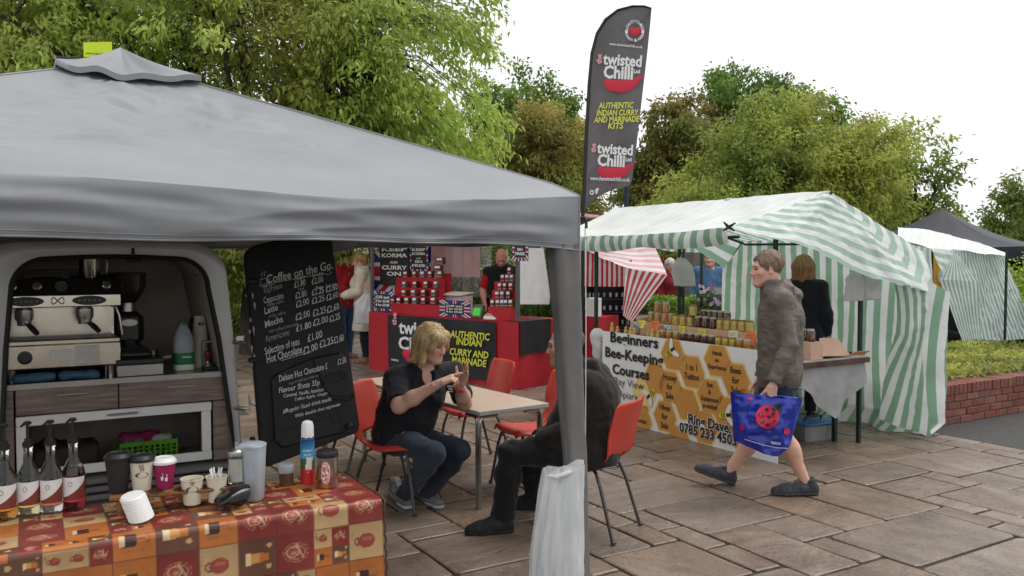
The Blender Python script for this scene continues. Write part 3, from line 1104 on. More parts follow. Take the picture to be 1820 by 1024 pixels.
# ---- paving: each flag a piece of its own
paving = MB()
paving.grid([[(*(U2 * a + V2 * b), 0.017) for b in np.linspace(-3, 34, 8)] for a in np.linspace(-14, 7.45, 8)])
pav = tag(paving.build('paving', ground_material(), smooth=False), kind='structure')
# the flags stop along a line in the V direction at the asphalt
EDGE_A = float(np.dot(ground(1667, 776)[:2], U2))
def slab_mesh(w, d, seed):
 r = np.random.default_rng(seed)
 g = .007
 hw, hd = w / 2 - g, d / 2 - g
 c = np.array([(-hw, -hd), (hw, -hd), (hw, hd), (-hw, hd)]) + r.uniform(-.006, .006, (4, 2))
 ring = []
 for i in range(4):                       # worn, uneven edges
  p, q = c[i], c[(i + 1) % 4]
  for t in (0.03, .36, .67, .97):
   pt = p + (q - p) * t
   nrm = unit(np.append(pt, 0))[:2]
   ring.append(pt - nrm * abs(r.normal(0, .0035)))
 ring = np.array(ring); n = len(ring)
 ztop = .026
 V = [(x, y, .0) for x, y in ring] + [(x, y, ztop - .005) for x, y in ring] + [(x * (1 - .008 / w * 2), y * (1 - .008 / d * 2), ztop) for x, y in ring]
 F = []
 for k in (0, 1):
  for i in range(n):
   j = (i + 1) % n
   F.append((k * n + i, k * n + j, (k + 1) * n + j, (k + 1) * n + i))
 F.append([2 * n + i for i in range(n)])
 mb = MB(); mb.add(V, F)
 return mb.mesh('paving_slab', STONE, smooth=False)
r_ = np.random.default_rng(11)
slabs = []
# random ashlar: rectangles packed on a 0.2 m grid
UN = .195
ga, gb = int((EDGE_A + 5.2) / UN), 90
A0 = EDGE_A - ga * UN
full = np.zeros((ga, gb), bool)
for j in range(gb):
 for i in range(ga):
  if full[i, j]: continue
  opts = [(3, 2), (2, 2), (4, 2), (2, 3), (3, 3), (4, 3), (2, 4), (3, 4), (2, 1), (5, 3), (1, 2)]
  r_.shuffle(opts)
  for (p, q) in opts + [(2, 1), (1, 2), (1, 1)]:
   if i + p <= ga and j + q <= gb and not full[i:i + p, j:j + q].any(): break
  full[i:i + p, j:j + q] = True
  slabs.append((A0 + i * UN, p * UN, -.6 + j * UN, q * UN, U2 * (A0 + (i + p / 2) * UN) + V2 * (-.6 + (j + q / 2) * UN)))
def slab_px(s):
 X, Y = s[4]
 if Y < 1.2: return -1
 px = 910 + FPX * X / Y; py = 455 + 1.68 * FPX / Y
 if not (400 < px < 1950) or py > 1160: return -1
 if px < 690 and Y < 4.6: return -1
 return s[1] * s[3] / Y ** 3
slabs = [s for s in slabs if slab_px(s) > 0]
slabs.sort(key=lambda s: -slab_px(s))
for i, s in enumerate(slabs[:300]):
 tq = int(r_.integers(2))
 o = link('paving_slab', slab_mesh(*((s[3], s[1]) if tq else (s[1], s[3])), i), pav)
 o.location = (float(s[4][0]), float(s[4][1]), .005 + float(r_.uniform(-.003, .003)))
 o.rotation_euler = (float(r_.normal(0, .004)), float(r_.normal(0, .004)), TH + tq * pi / 2 + float(r_.normal(0, .006)))
# the rest, farther off
far = MB()
for i, s in enumerate(slabs[300:]):
 hw, hd = s[1] / 2 - .01, s[3] / 2 - .01
 V = [s[4] + U2 * x * hw + V2 * y * hd for x, y in ((-1, -1), (1, -1), (1, 1), (-1, 1))]
 z = .026 + r_.uniform(-.004, .004)
 far.add([(*p, .004) for p in V] + [(*p, z) for p in V], [(4, 5, 6, 7), (0, 1, 5, 4), (1, 2, 6, 5), (2, 3, 7, 6), (3, 0, 4, 7)])
if slabs[300:]:
 tag(far.build('far_slabs', STONE, pav, smooth=False), 'rows of small far paving slabs between the stalls', kind='stuff')

# moss and weeds in the joints, one mass
moss = MB()
MOSSM = attr_mat('moss', rough=.9, var=.3, transl=.15)
near = [s for s in slabs[:220]]
for k in range(420):
 s = near[int(r_.integers(len(near)))]
 ns = vnoise(np.array([s[4][0], s[4][1], 0.0]), .9, 5)
 if ns < .05: continue
 side = r_.integers(2)
 p = s[4] + (U2 * r_.uniform(-.5, .5) * s[1] + V2 * s[3] * .5) if side else s[4] + (V2 * r_.uniform(-.5, .5) * s[3] + U2 * s[1] * .5)
 for q in range(int(r_.integers(3, 9))):
  c = np.append(p + r_.normal(0, .012, 2) + (U2 if side else V2) * r_.normal(0, .04), .016)
  cc = np.array([.10, .13, .03]) * r_.uniform(.5, 1.25)
  for l in range(3):
   an = r_.uniform(0, 2 * pi); w = .005; hh = r_.uniform(.008, .024)
   d = np.array([cos(an), sin(an), 0]); e = np.array([-sin(an), cos(an), 0])
   moss.add([c - e * w, c + e * w, c + d * .012 + np.array([0, 0, hh])], [(0, 1, 2)], col=cc)
tag(moss.build('moss', MOSSM, smooth=False), 'low green moss and weeds in the paving joints', 'moss', kind='stuff')

# ---- asphalt to the right of the flags
ASPH = mat('asphalt', (.06, .058, .056), .75, var=.35, scale=60, bump=.5, bscale=220)
asp = MB()
asp.grid([[(*(U2 * a + V2 * b), 0.009) for b in np.linspace(-4, 13, 6)] for a in np.linspace(EDGE_A + .005, EDGE_A + 16, 6)])
tag(asp.build('asphalt_path', ASPH, smooth=False), kind='structure')

# ---- grass beyond the stalls
GRASSM = mat('meadow', (.10, .14, .03), .95, var=.35, scale=3.0, bump=.6, bscale=60)
gr = MB()
gr.grid([[(x, y, 0.013) for y in np.linspace(17, 500, 8)] for x in np.linspace(-300, 300, 8)])
tag(gr.build('grass_field', GRASSM, smooth=False), kind='structure')
hl = MB()
HILLM = mat('far_hill', (.10, .14, .06), .95, var=.25, scale=.05)
hp = []
for x in np.linspace(-260, 330, 60):
 hh = 9 + 5 * fbm(np.array([x, 0, 0]), .012, 3, 3)
 hp.append([(x, 190, 0.02), (x, 215, max(1, hh) * .7), (x, 250, max(1, hh)), (x, 330, 0.02)])
hl.grid(hp)
tag(hl.build('hill', HILLM), kind='structure')

# ---- raised brick planter
BRICK = stone_material('red_brick', (.16, .045, .03), (.24, .07, .045), (.27, .09, .06), rough=(.6, .85), tint=(.75, 1.1, .85, 1.05))
MORT = mat('mortar', (.12, .075, .06), .95, var=.3, scale=30, bump=.4, bscale=120)
P0 = ground(1640, 765)[:2]                       # hidden left end of the front face
planter = thing('brick_planter', 'low red brick planter wall with an upright brick coping beside the striped stall', 'planter', (P0[0], P0[1], 0), TH)
LEN, DEP, HGT = 4.6, 3.6, .40
w = MB()
w.box((LEN / 2, .11, HGT / 2 - .01), (LEN, .19, HGT - .02)); w.box((.105, DEP / 2, HGT / 2 - .012), (.17, DEP, HGT - .024))
w.build('wall_core', MORT, planter, smooth=False)
bk = MB(); bk.box((0, 0, 0), (.2, .1, .062), b=.004); bkm = bk.mesh('brick', BRICK, smooth=False)
bs = MB(); bs.box((0, 0, 0), (.063, .215, .1), b=.005); bsm = bs.mesh('brick', BRICK, smooth=False)
def brick(me, loc, rz=0):
 o = link('brick', me, planter); o.location = loc
 o.rotation_euler = (float(r_.normal(0, .006)), float(r_.normal(0, .008)), rz + float(r_.normal(0, .006)))
for c in range(4):
 for i in range(18):
  brick(bkm, (.1 + i * .212 + (c % 2) * .106, .058 + float(r_.normal(0, .0025)), .042 + c * .074))
 for i in range(16):
  brick(bkm, (.052, .24 + i * .212 + (c % 2) * .106, .042 + c * .074), pi / 2)
for i in range(54):
 brick(bsm, (.04 + i * .0735, .108 + float(r_.normal(0, .003)), .352 + float(r_.normal(0, .003))))
so = MB(); so.grid([[(x, y, .33 + .03 * sin(x * 3 + y * 2)) for y in np.linspace(.2, DEP, 8)] for x in np.linspace(.02, LEN, 10)])
so.build('soil', mat('soil', (.05, .035, .022), .95, var=.3, scale=20, bump=.5, bscale=60), planter)

# ---- leaves ------------------------------------------------------------------
LEAF = attr_mat('leaf', rough=.5, spec=.35, transl=.5, var=.2, vscale=2, gain=2.05)
BARK = mat('bark', (.065, .05, .038), .9, var=.3, scale=12, bump=.8, bscale=40, stretch=(1, 1, .25))
def leaves_mesh(name, P, D, size, wid, col, rs, droop=.3, fold=.25):
 """P (n,3) leaf bases, D (n,3) directions; each leaf two folded triangles pairs (a pointed blade)"""
 n = len(P)
 D = D / np.maximum(np.linalg.norm(D, axis=1, keepdims=True), 1e-6)
 L = size * rs.uniform(.65, 1.3, (n, 1)); Wd = wid * rs.uniform(.7, 1.25, (n, 1))
 rnd = rs.normal(0, 1, (n, 3))
 sd = np.cross(D, rnd); sd /= np.maximum(np.linalg.norm(sd, axis=1, keepdims=True), 1e-6)
 nr = np.cross(sd, D)
 mid = P + D * L * .45
 tip = P + D * L; tip[:, 2] -= (droop * L[:, 0])
 a = mid + sd * Wd * .5 + nr * Wd * fold; b = mid - sd * Wd * .5 + nr * Wd * fold
 V = np.stack([P, a, tip, b], 1).reshape(-1, 3)
 F = (np.arange(n)[:, None] * 4 + np.array([[0, 1, 2, 3]])).astype(np.int32)
 C = np.repeat(col, 4, 0)
 return V, F, C
def tree(label, base, trunk_h, crown, n_cl, per, lsize, lwid, c_lo, c_hi, seed, twig=.010, spread=.28, droop=.35, trunk_r=.16,
         name='tree', group=None, shell=.55, limbs=9, cat='tree', tint=None):
 """crown: list of (centre, radii) ellipsoids in world space"""
 rs = np.random.default_rng(seed)
 base = np.asarray(base, float)
 root = thing(name, label, cat, base, 0, group)
 vol = np.array([c[1][0] * c[1][1] * c[1][2] for c in crown]) ** .8
 pick = rs.choice(len(crown), n_cl, p=vol / vol.sum())
 d = rs.normal(0, 1, (n_cl, 3)); d /= np.linalg.norm(d, axis=1, keepdims=True)
 rad = shell + (1 - shell) * rs.uniform(0, 1, (n_cl, 1)) ** .6
 rad = rad * np.where(rs.uniform(0, 1, (n_cl, 1)) < .25, rs.uniform(.4, 1, (n_cl, 1)), 1)
 Cc = np.array([c[0] for c in crown], float)[pick]; Rr = np.array([c[1] for c in crown], float)[pick]
 cl = Cc + d * Rr * rad
 cl += .22 * Rr.mean(1, keepdims=True) * np.stack([vnoise(cl, .9, seed + i) for i in range(3)], -1)
 cl = cl[cl[:, 2] > .35]; n_cl = len(cl)
 # wood: trunk, limbs, twigs
 wd = MB()
 top = base + np.array([0, 0, trunk_h])
 cc = np.average(np.array([c[0] for c in crown], float), axis=0, weights=vol)
 tr = [base + np.array([0, 0, -.1]), base + np.array([.03, .02, trunk_h * .5]), top]
 wd.tube(tr, [trunk_r * 1.25, trunk_r, trunk_r * .85], 8)
 nodes = []
 zl = np.array([c[0] for c in crown], float)
 for i in range(limbs):
  q = cl[int(rs.integers(n_cl))]
  q = cc + (q - cc) * .9
  pts = [top - np.array([0, 0, trunk_h * .25 * rs.uniform(0, 1)])]
  for t in (.3, .55, .8, 1.0):
   p = pts[0] + (q - pts[0]) * t
   p = p + np.array([0, 0, .25 * sin(t * pi)]) * np.linalg.norm(q - pts[0]) * .35 + rs.normal(0, .10, 3)
   pts.append(p)
  wd.tube(pts, [trunk_r * .55, trunk_r * .4, trunk_r * .28, trunk_r * .17, trunk_r * .07], 6)
  for k in range(len(pts) - 1):
   for t in (0, .33, .66): nodes.append(pts[k] * (1 - t) + pts[k + 1] * t)
 wd.build('trunk', BARK, root).location = -Vector(base)
 nodes = np.array(nodes)
 tw = MB()
 tdir = np.zeros((n_cl, 3))
 for i in range(n_cl):
  dd = np.linalg.norm(nodes - cl[i], axis=1); k = int(np.argmin(dd))
  a, e = nodes[k], cl[i]
  m = (a + e) / 2 + np.array([0, 0, .12 * dd[k]]) + rs.normal(0, .04, 3)
  tdir[i] = unit(e - m)
  tw.tube([a, m, e + tdir[i] * spread * .7], [twig * 1.6, twig, twig * .35], 3, caps=False)
 tw.build('branch_twigs', BARK, root).location = -Vector(base)
 # leaves along the last stretch of each twig
 N = n_cl * per
 ci = np.repeat(np.arange(n_cl), per)
 t = rs.uniform(-1.0, 1.0, (N, 1))
 P = cl[ci] + tdir[ci] * t * spread + rs.normal(0, spread * .45, (N, 3)) * np.array([1, 1, .62])
 D = tdir[ci] * .5 + rs.normal(0, .6, (N, 3)); D[:, 2] -= droop
 k = np.clip(.56 + .6 * vnoise(cl[ci], .8, seed + 40) + rs.normal(0, .18, N) , 0, 1)[:, None]
 col = np.array(c_lo) * (1 - k) + np.array(c_hi) * k
 if tint is not None:
  kt = np.clip(.2 + 1.2 * vnoise(cl[ci], .55, seed + 77), 0, 1)[:, None] * tint[1]
  col = col * (1 - kt) + np.array(tint[0]) * kt
 V, F, C = leaves_mesh(name, P, D, lsize, lwid, col, rs, droop=.25)
 link('crown', fastmesh('crown', V - base, F, LEAF, C, smooth=False), root)
 return root

def ctr(px, py, Y): return at(px, py, Y)
# big bright tree behind the van and the grey canopy
tree('large bright yellow green leafy tree rising behind the grey canopy', (-4.4, 14.5, 0), 2.6,
     [(ctr(330, 130, 14.5), (3.9, 3.0, 2.9)), (ctr(640, 110, 14.6), (2.2, 2.2, 2.2)), (ctr(60, 140, 14), (3.0, 2.6, 2.7)), (ctr(760, 265, 13.6), (1.25, 1.5, 1.05)),
      (ctr(500, -80, 15), (3.0, 2.6, 2.2)), (ctr(560, 330, 14.0), (2.4, 2.0, 1.5)), (ctr(420, 440, 14.5), (2.3, 1.6, 1.2))],
     1600, 96, .115, .048, (.09, .122, .026), (.27, .345, .075), 3, spread=.30, trunk_r=.22, limbs=16, shell=.45, tint=((.20, .15, .04), .35))
tree('second bright leafy tree reaching over the left of the grey canopy', (-9.5, 15.5, 0), 2.6,
     [(ctr(-60, 120, 15.5), (2.4, 2.4, 3.0)), (ctr(-200, 300, 15.5), (2.4, 2.2, 2.2))],
     330, 80, .12, .052, (.09, .12, .026), (.26, .33, .07), 5, spread=.32, trunk_r=.18, limbs=8)
tree('round copper brown tree behind the feather flag', (.7, 25, 0), 2.2,
     [(ctr(968, 285, 25), (1.35, 1.5, 1.75)), (ctr(985, 370, 25), (1.6, 1.5, 1.5))],
     360, 80, .14, .07, (.09, .085, .02), (.25, .21, .06), 8, spread=.3, trunk_r=.16, tint=((.10, .14, .025), .8))
tree('dark green round tree between the bright tree and the flag', (-.6, 31, 0), 2.6,
     [(ctr(930, 215, 31), (2.0, 2.0, 1.7)), (ctr(985, 265, 31), (1.7, 1.8, 2.3)), (ctr(900, 330, 31), (2.4, 2.0, 2.4))],
     420, 75, .18, .09, (.03, .055, .012), (.10, .155, .03), 9, spread=.36, trunk_r=.2)
tree('tall dark green dome tree behind the yellow green one', (7.6, 30, 0), 3.0,
     [(ctr(1320, 225, 30), (2.3, 2.2, 2.0)), (ctr(1290, 320, 30), (2.9, 2.2, 2.2)), (ctr(1380, 260, 30), (2.0, 2, 2.3))],
     480, 78, .18, .09, (.028, .055, .012), (.10, .16, .03), 10, spread=.36, trunk_r=.24)
tree('brown tinged tree standing right behind the feather flag', (5.3, 29, 0), 2.6,
     [(ctr(1215, 240, 29), (1.3, 1.5, 1.5)), (ctr(1185, 310, 29), (1.1, 1.3, 1.7)), (ctr(1150, 340, 29), (.9, 1.2, 1.2))],
     260, 64, .17, .085, (.06, .06, .015), (.22, .17, .055), 12, spread=.34, trunk_r=.18, tint=((.08, .12, .025), .7))
tree('broad yellow green tree behind the white stall roof', (8.6, 21, 0), 2.0,
     [(ctr(1390, 270, 21), (1.75, 1.7, 1.4)), (ctr(1340, 360, 21), (2.5, 1.8, 1.3)), (ctr(1490, 340, 21), (1.8, 1.7, 1.5)),
      (ctr(1250, 385, 20.5), (1.6, 1.5, .9)), (ctr(1530, 270, 21), (1.1, 1.2, .9))],
     820, 90, .125, .055, (.09, .115, .026), (.255, .31, .07), 14, spread=.28, trunk_r=.2, limbs=14, tint=((.22, .17, .04), .3))
tree('thin loose branched tree at the edge of the yellow green one', (11.0, 23, 0), 2.0,
     [(ctr(1600, 330, 23), (1.35, 1.4, 1.8)), (ctr(1640, 380, 23), (.85, 1.0, 1.6)), (ctr(1570, 420, 23), (1.4, 1.2, 1.1))],
     230, 34, .15, .07, (.06, .085, .015), (.20, .24, .04), 15, spread=.26, trunk_r=.13, limbs=12, twig=.012)
tree('small slender tree standing alone by the dark gazebo', (19.2, 31, 0), 1.9,
     [(ctr(1795, 380, 31), (.9, 1.0, 1.1)), (ctr(1815, 350, 31), (.8, 1.0, .9)), (ctr(1770, 420, 31), (.8, .8, .5))],
     90, 42, .18, .08, (.07, .09, .02), (.19, .22, .06), 16, spread=.3, trunk_r=.12, limbs=9)

def bush(label, c, r, n, per, ls, lw, lo, hi, seed, group=None, name='shrub'):
 rs = np.random.default_rng(seed); c = np.asarray(c, float)
 base = np.array([c[0], c[1], 0.0])
 root = thing(name, label, 'shrub', base, 0, group)
 d = rs.normal(0, 1, (n, 3)); d /= np.linalg.norm(d, axis=1, keepdims=True)
 cl = c + d * np.asarray(r) * rs.uniform(.6, 1.0, (n, 1)); cl[:, 2] = np.maximum(cl[:, 2], .08)
 st = MB()
 for i in range(min(n, 40)):
  st.tube([base + np.array([rs.normal(0, .1), rs.normal(0, .1), 0]), (base + cl[i]) / 2 + np.array([0, 0, .1]), cl[i]], [.02, .012, .004], 4)
 st.build('stem', BARK, root).location = -Vector(base)
 ci = np.repeat(np.arange(n), per); N = n * per
 P = cl[ci] + rs.normal(0, .13, (N, 3)); D = rs.normal(0, .7, (N, 3)) + (cl[ci] - c) / np.asarray(r) * .5
 k = rs.uniform(0, 1, (N, 1)); col = np.array(lo) * (1 - k) + np.array(hi) * k
 V, F, C = leaves_mesh('crown', P, D, ls, lw, col, rs)
 link('crown', fastmesh('crown', V - base, F, LEAF, C, smooth=False), root)
 return root
bush('green leafy hedge bush behind the van under the bright tree', (-6.0, 17.5, 1.0), (2.2, 1.0, 1.3), 220, 50, .12, .06, (.05, .08, .012), (.17, .23, .04), 21)
bush('dark hedge bush behind the two shopping women', (-3.1, 19.5, 1.0), (2.0, .9, 1.25), 200, 50, .12, .06, (.03, .05, .012), (.10, .15, .03), 22)
bush('dark hedge behind the curry stall', (.2, 20.5, 1.1), (2.6, .9, 1.3), 220, 50, .13, .065, (.03, .05, .012), (.10, .15, .03), 23)
bush('dark clipped hedge beyond the plant stall', (4.2, 24.5, .6), (2.8, .9, .9), 220, 45, .13, .065, (.035, .05, .015), (.10, .14, .035), 24)
bush('bright leafy shrub beside the end of the second striped stall', at(1815, 548, 13.4), (.5, .6, .62), 120, 50, .085, .04, (.08, .11, .015), (.26, .34, .05), 25)
bush('pale rounded hedge on the slope behind the dark gazebo', (20.5, 37, 1.1), (4.0, 1.5, 1.9), 200, 45, .2, .1, (.10, .13, .04), (.24, .29, .10), 26)

# low ground cover in the planter: nobody could count it
rs = np.random.default_rng(31)
N = 15000
lx, ly = rs.uniform(.05, LEN, N), rs.uniform(.16, DEP, N)
hgt = .40 + .10 * (.5 + .5 * vnoise(np.column_stack([lx, ly, lx * 0]), 2.2, 3)) * rs.uniform(.3, 1.1, N)
loc = np.column_stack([lx, ly, hgt])
Pw = loc @ rotz(TH).T + np.array([P0[0], P0[1], 0])
D = rs.normal(0, .7, (N, 3)); D[:, 2] += .35
k = np.clip(.5 + .6 * vnoise(loc, 1.6, 8) + rs.normal(0, .2, N), 0, 1)[:, None]
col = np.array([.06, .085, .02]) * (1 - k) + np.array([.27, .29, .07]) * k
red = (rs.uniform(0, 1, N) < .12)[:, None]
col = np.where(red, np.array([.18, .12, .05]), col)
Vv, Ff, Cc_ = leaves_mesh('gc', Pw, D, .062, .034, col, rs)
gc = link('ground_cover', fastmesh('ground_cover', Vv, Ff, LEAF, Cc_, smooth=False))
tag(gc, 'low leafy ground cover filling the brick planter', 'ground cover', kind='stuff')
# ================================================================== grey pop-up canopy
GA = radians(33)
G1, G2 = np.array([cos(GA), sin(GA), 0]), np.array([-sin(GA), cos(GA), 0])
GFR = np.array([at(1027, 345, 4.2)[0], 4.2, 0])
GW, GD, EAVE, APEX = 3.6, 3.4, 2.0, 2.73
FABRIC = mat('grey_canopy_fabric', (.245, .253, .268), .5, var=.05, scale=2.5, bump=.05, bscale=420, spec=.55, transl=.03)
FABRIC2 = mat('grey_leg_fabric', (.16, .155, .15), .7, var=.07, scale=5, bump=.12, bscale=300, spec=.3)
STEEL = mat('brushed_steel', (.55, .55, .56), .3, metal=1.0, var=.08, scale=20)
GREYTUBE = mat('grey_painted_tube', (.18, .18, .18), .5, var=.1)
gz = thing('canopy_gazebo', 'grey fabric pop-up canopy with a vented peak over the coffee van', 'gazebo', GFR)
corners = [GFR, GFR - G1 * GW, GFR - G1 * GW + G2 * GD, GFR + G2 * GD]
gc_ = GFR - G1 * GW / 2 + G2 * GD / 2
apex = gc_ + np.array([0, 0, APEX])
gm_ = MB()
SEAMS = []
for k in range(4):
 A, B = corners[k] + np.array([0, 0, EAVE]), corners[(k + 1) % 4] + np.array([0, 0, EAVE])
 e = unit(B - A); out = np.cross(e, (0, 0, 1.0)); out = out if np.dot(out, A - gc_) > 0 else -out
 nu, nr, nv = (150, 70, 34) if k == 0 else (40, 24, 14)
 s = np.linspace(0, 1, nu + 1)[:, None]
 sag = .022 * np.minimum(1, 8 * np.minimum(s, 1 - s)) + .036 * np.exp(-((s - .30) / .14) ** 2) + .006 * np.sin(s * 17) * np.minimum(1, 8 * np.minimum(s, 1 - s))
 Z3 = np.array([0, 0, 1.0])
 E = (A + (B - A) * s) - sag * Z3
 t = np.linspace(0, 1, nr + 1)[None, :]
 P = apex + (E[:, None, :] - apex) * t[..., None]
 bow = (4 * s * (1 - s))
 P = P - Z3 * (.05 * np.sin(pi * t) * bow ** .6)[..., None]
 amp = np.sin(pi * np.minimum(1, t * 1.05)) * np.minimum(1, bow * 1.5)
 q = np.stack(np.broadcast_arrays(s * 3.6, t * 2.0, k * 7.0 + s * t * 0), -1)
 q2 = q * np.array([1.2, 9.0, 1]); q2[..., 1] += .9 * fbm(q, 2.2, 3, 2)
 w_ = .016 * fbm(q2, 1.6, 4 + k, 2) + .016 * vnoise(q, 1.7, 9)
 # sharp little pleats where the frame strains the cloth
 q3 = q * np.array([2.2, 22.0, 1]); q3[..., 1] += q[..., 0] * 3.0
 w_ = w_ + .012 * (1 - 2 * np.abs(vnoise(q3, 1.0, 31 + k))) * np.clip(vnoise(q, 1.1, 55) + .35, 0, 1)
 P = P + Z3 * (w_ * amp)[..., None]
 P = P - Z3 * (.02 * (np.clip(t - .93, 0, 1) / .07) ** 2 * np.ones_like(s))[..., None]
 t2 = np.linspace(0, 1, nv + 1)[None, 1:]
 q = np.stack(np.broadcast_arrays(s * 3.6, t2, 3.0 + k * 5 + s * t2 * 0), -1)
 drop = (EAVE - sag - .02) - (1.708 + .034 * np.minimum(1, 6 * np.minimum(s, 1 - s)) + .005 * np.sin(s * 21 + k))
 bil = .035 * np.sin(np.minimum(1, t2 * 1.7) * pi / 2) - .03 * t2
 qa = q * np.array([1.3, 3.2, 1]); qa[..., 1] += s * 1.8
 qb = q * np.array([2.2, 1.2, 1]); qb[..., 1] += s * 3
 fold = .019 * vnoise(qa, 1.6, 12 + k) * np.sin(pi * np.minimum(1, t2 * .9)) + .010 * vnoise(qb, 3.4, 22 + k) * t2
 qc = q * np.array([1.6, 6.0, 1]); qc[..., 1] -= s * 9
 fold = fold + .010 * (1 - 2 * np.abs(vnoise(qc * np.array([1, .45, 1]), 1.0, 41 + k))) * np.clip(vnoise(q, .8, 61) + .5, 0, 1)
 cor = 1 - np.minimum(1, np.minimum(s, 1 - s) * 14)
 Pv = P[:, -1:, :] + out * (.012 + (bil + fold) * (1 - cor))[..., None] - Z3 * (drop * t2)[..., None]
 gm_.grid(np.concatenate([P, Pv], 1) - GFR)
 sm = MB(); sm.tube(list(Pv[:, -1] - GFR), .0042, 5); sm.tube(list(Pv[:, -max(2, nv // 8)] - GFR + out * .001), .0016, 4); SEAMS.append(('hem', sm))
 sm = MB(); sm.tube(list(np.concatenate([P[0, 8 if k == 0 else 3:], Pv[0]]) - GFR), .0048, 5); SEAMS.append(('ridge_seam', sm))
gm_.build('canopy_cover', FABRIC, gz, angle=50)
for nm, sm in SEAMS: sm.build(nm, FABRIC, gz)
# vent cap
cm = MB()
hc = .34
cc_ = [gc_ + G1 * hc * a + G2 * hc * b for a, b in ((1, -1), (-1, -1), (-1, 1), (1, 1))]
ctop = gc_ + np.array([0, 0, APEX + .075])
for k in range(4):
 A, B = cc_[k], cc_[(k + 1) % 4]
 rows = []
 for i in range(31):
  s = i / 30
  zed = APEX - (hc / (GD / 2)) * (APEX - EAVE) + .055 - .035 * sin(pi * s)
  E = A + (B - A) * s + np.array([0, 0, zed])
  col = []
  for j in range(13):
   t = j / 12
   P = ctop + (E - ctop) * t
   P = P + np.array([0, 0, 1]) * (-.055 * sin(pi * t) * (1 - .6 * abs(2 * s - 1)) + .007 * t * sin(s * 19 + k) + .012 * t * vnoise(np.array([s * 5, t * 2, k * 3.]), 1.4, 3))
   col.append(P)
  rows.append(col + [rows[-1][-1] * 0 + col[-1] - np.array([0, 0, .03])] if rows else col + [col[-1] - np.array([0, 0, .03])])
 cm.grid(np.array(rows) - GFR)
cm.build('vent_cap', FABRIC, gz, angle=60)
# front right leg in its fabric sleeve, leaning in the wind
lt, lb = at(1001, 452, 4.2), at(1033, 1061, 4.2); lb[2] = .02
rows = []
for i in range(37):
 a = 2 * pi * i / 36
 col = []
 for j in range(31):
  t = j / 30
  c = lt + (lb - lt) * t + np.array([0, 0, .05 * (1 - t)])
  w_, d_ = .080 - .036 * t ** .7, .05 - .012 * t
  x, y = cos(a), sin(a)
  e = 1 / (abs(x) ** 5 + abs(y) ** 5) ** .2
  n = .006 * vnoise(np.array([x * 1.5, y * 1.5, t * 9]), 1.5, 5)
  col.append(c + G1 * x * e * (w_ + n) + G2 * y * e * (d_ + n))
 rows.append(col)
m_ = MB(); m_.grid(np.array(rows) - GFR, flip=True); m_.build('leg_sleeve', FABRIC2, gz, angle=70)
for k in (0, 1, 2, 3):
 m_ = MB()
 c = corners[k] - GFR + (gc_ - corners[k]) * .03
 if k == 0:
  m_.box(lb - GFR + np.array([0, 0, -.014]), (.11, .11, .012), b=.002)
 else:
  m_.box(c + np.array([0, 0, .99]), (.04, .04, 1.96), R=rotz(GA), b=.004)
  m_.box(c + np.array([0, 0, .006]), (.11, .11, .012), R=rotz(GA), b=.002)
 m_.build('leg', GREYTUBE, gz)
for k in range(4):
 A, B = corners[k] - GFR, corners[(k + 1) % 4] - GFR
 m_ = MB()
 n = 4
 for i in range(n):
  p = A + (B - A) * (i / n); q = A + (B - A) * ((i + 1) / n)
  z0, z1 = 1.93, 1.80
  m_.cyl(p + (gc_ - GFR - p) * .04 + np.array([0, 0, z0]), q + (gc_ - GFR - q) * .04 + np.array([0, 0, z1]), .011, n=6)
  m_.cyl(p + (gc_ - GFR - p) * .045 + np.array([0, 0, z1]), q + (gc_ - GFR - q) * .045 + np.array([0, 0, z0]), .011, n=6)
 # lifted so the lattice hides behind the valance
 m_.xform(t=(0, 0, -.02))
 m_.build('scissor_bar', GREYTUBE, gz)
# grommet, hook and loose cord at the corner
m_ = MB(); p = at(410, 308, 3.55);
BLK = mat('black_plastic', (.015, .015, .016), .45, var=.1)
WHITEP = mat('white_plastic', (.75, .75, .73), .45, var=.05)
q = at(1034, 398, 4.22) - GFR
m_ = MB(); m_.tube([q + np.array([-.01, 0, .03]), q + np.array([.012, 0, .03]), q + np.array([.022, 0, .01]), q + np.array([.022, -.01, -.02])], .008, 6)
m_.build('corner_hook', BLK, gz)
m_ = MB(); a_, b_ = at(1040, 402, 4.25) - GFR, at(1040, 850, 4.25) - GFR
m_.tube([a_, a_ * .6 + b_ * .4 + np.array([.004, 0, 0]), b_], .0028, 5); m_.build('cord', mat('cord_white', (.8, .8, .78), .8, var=.05), gz)
# white tag on the roof fabric
# lime advert card standing behind the vent
sg = at(174, 95, 4.95)
ad = thing('advert_card', 'lime yellow card with small web address above the grey canopy', 'sign', sg - np.array([0, 0, .12]))
LIME = mat('lime_card', (.62, .78, .03), .6, var=.05)
INK = mat('dark_ink', (.03, .03, .03), .7, var=0)
m_ = MB(); Ts = plane_T((0, 0, .12), (cos(.35), sin(.35), 0), (0, 0, 1))
m_.prism([(-.074, -.10), (.074, -.10), (.074, .072), (-.074, .055)], -.004, .004, T=Ts); m_.build('card', LIME, ad, smooth=False)
m_ = MB(); put_text(m_, 'www.vidavilli.com', Ts, (0, -.01), .022, fit=.125, off=.006); m_.build('lettering', INK, ad, smooth=False)
m_ = MB(); m_.cyl((-.06, 0.01, -.2), (-.06, .01, .2), .006, n=6); m_.build('stick', GREYTUBE, ad)

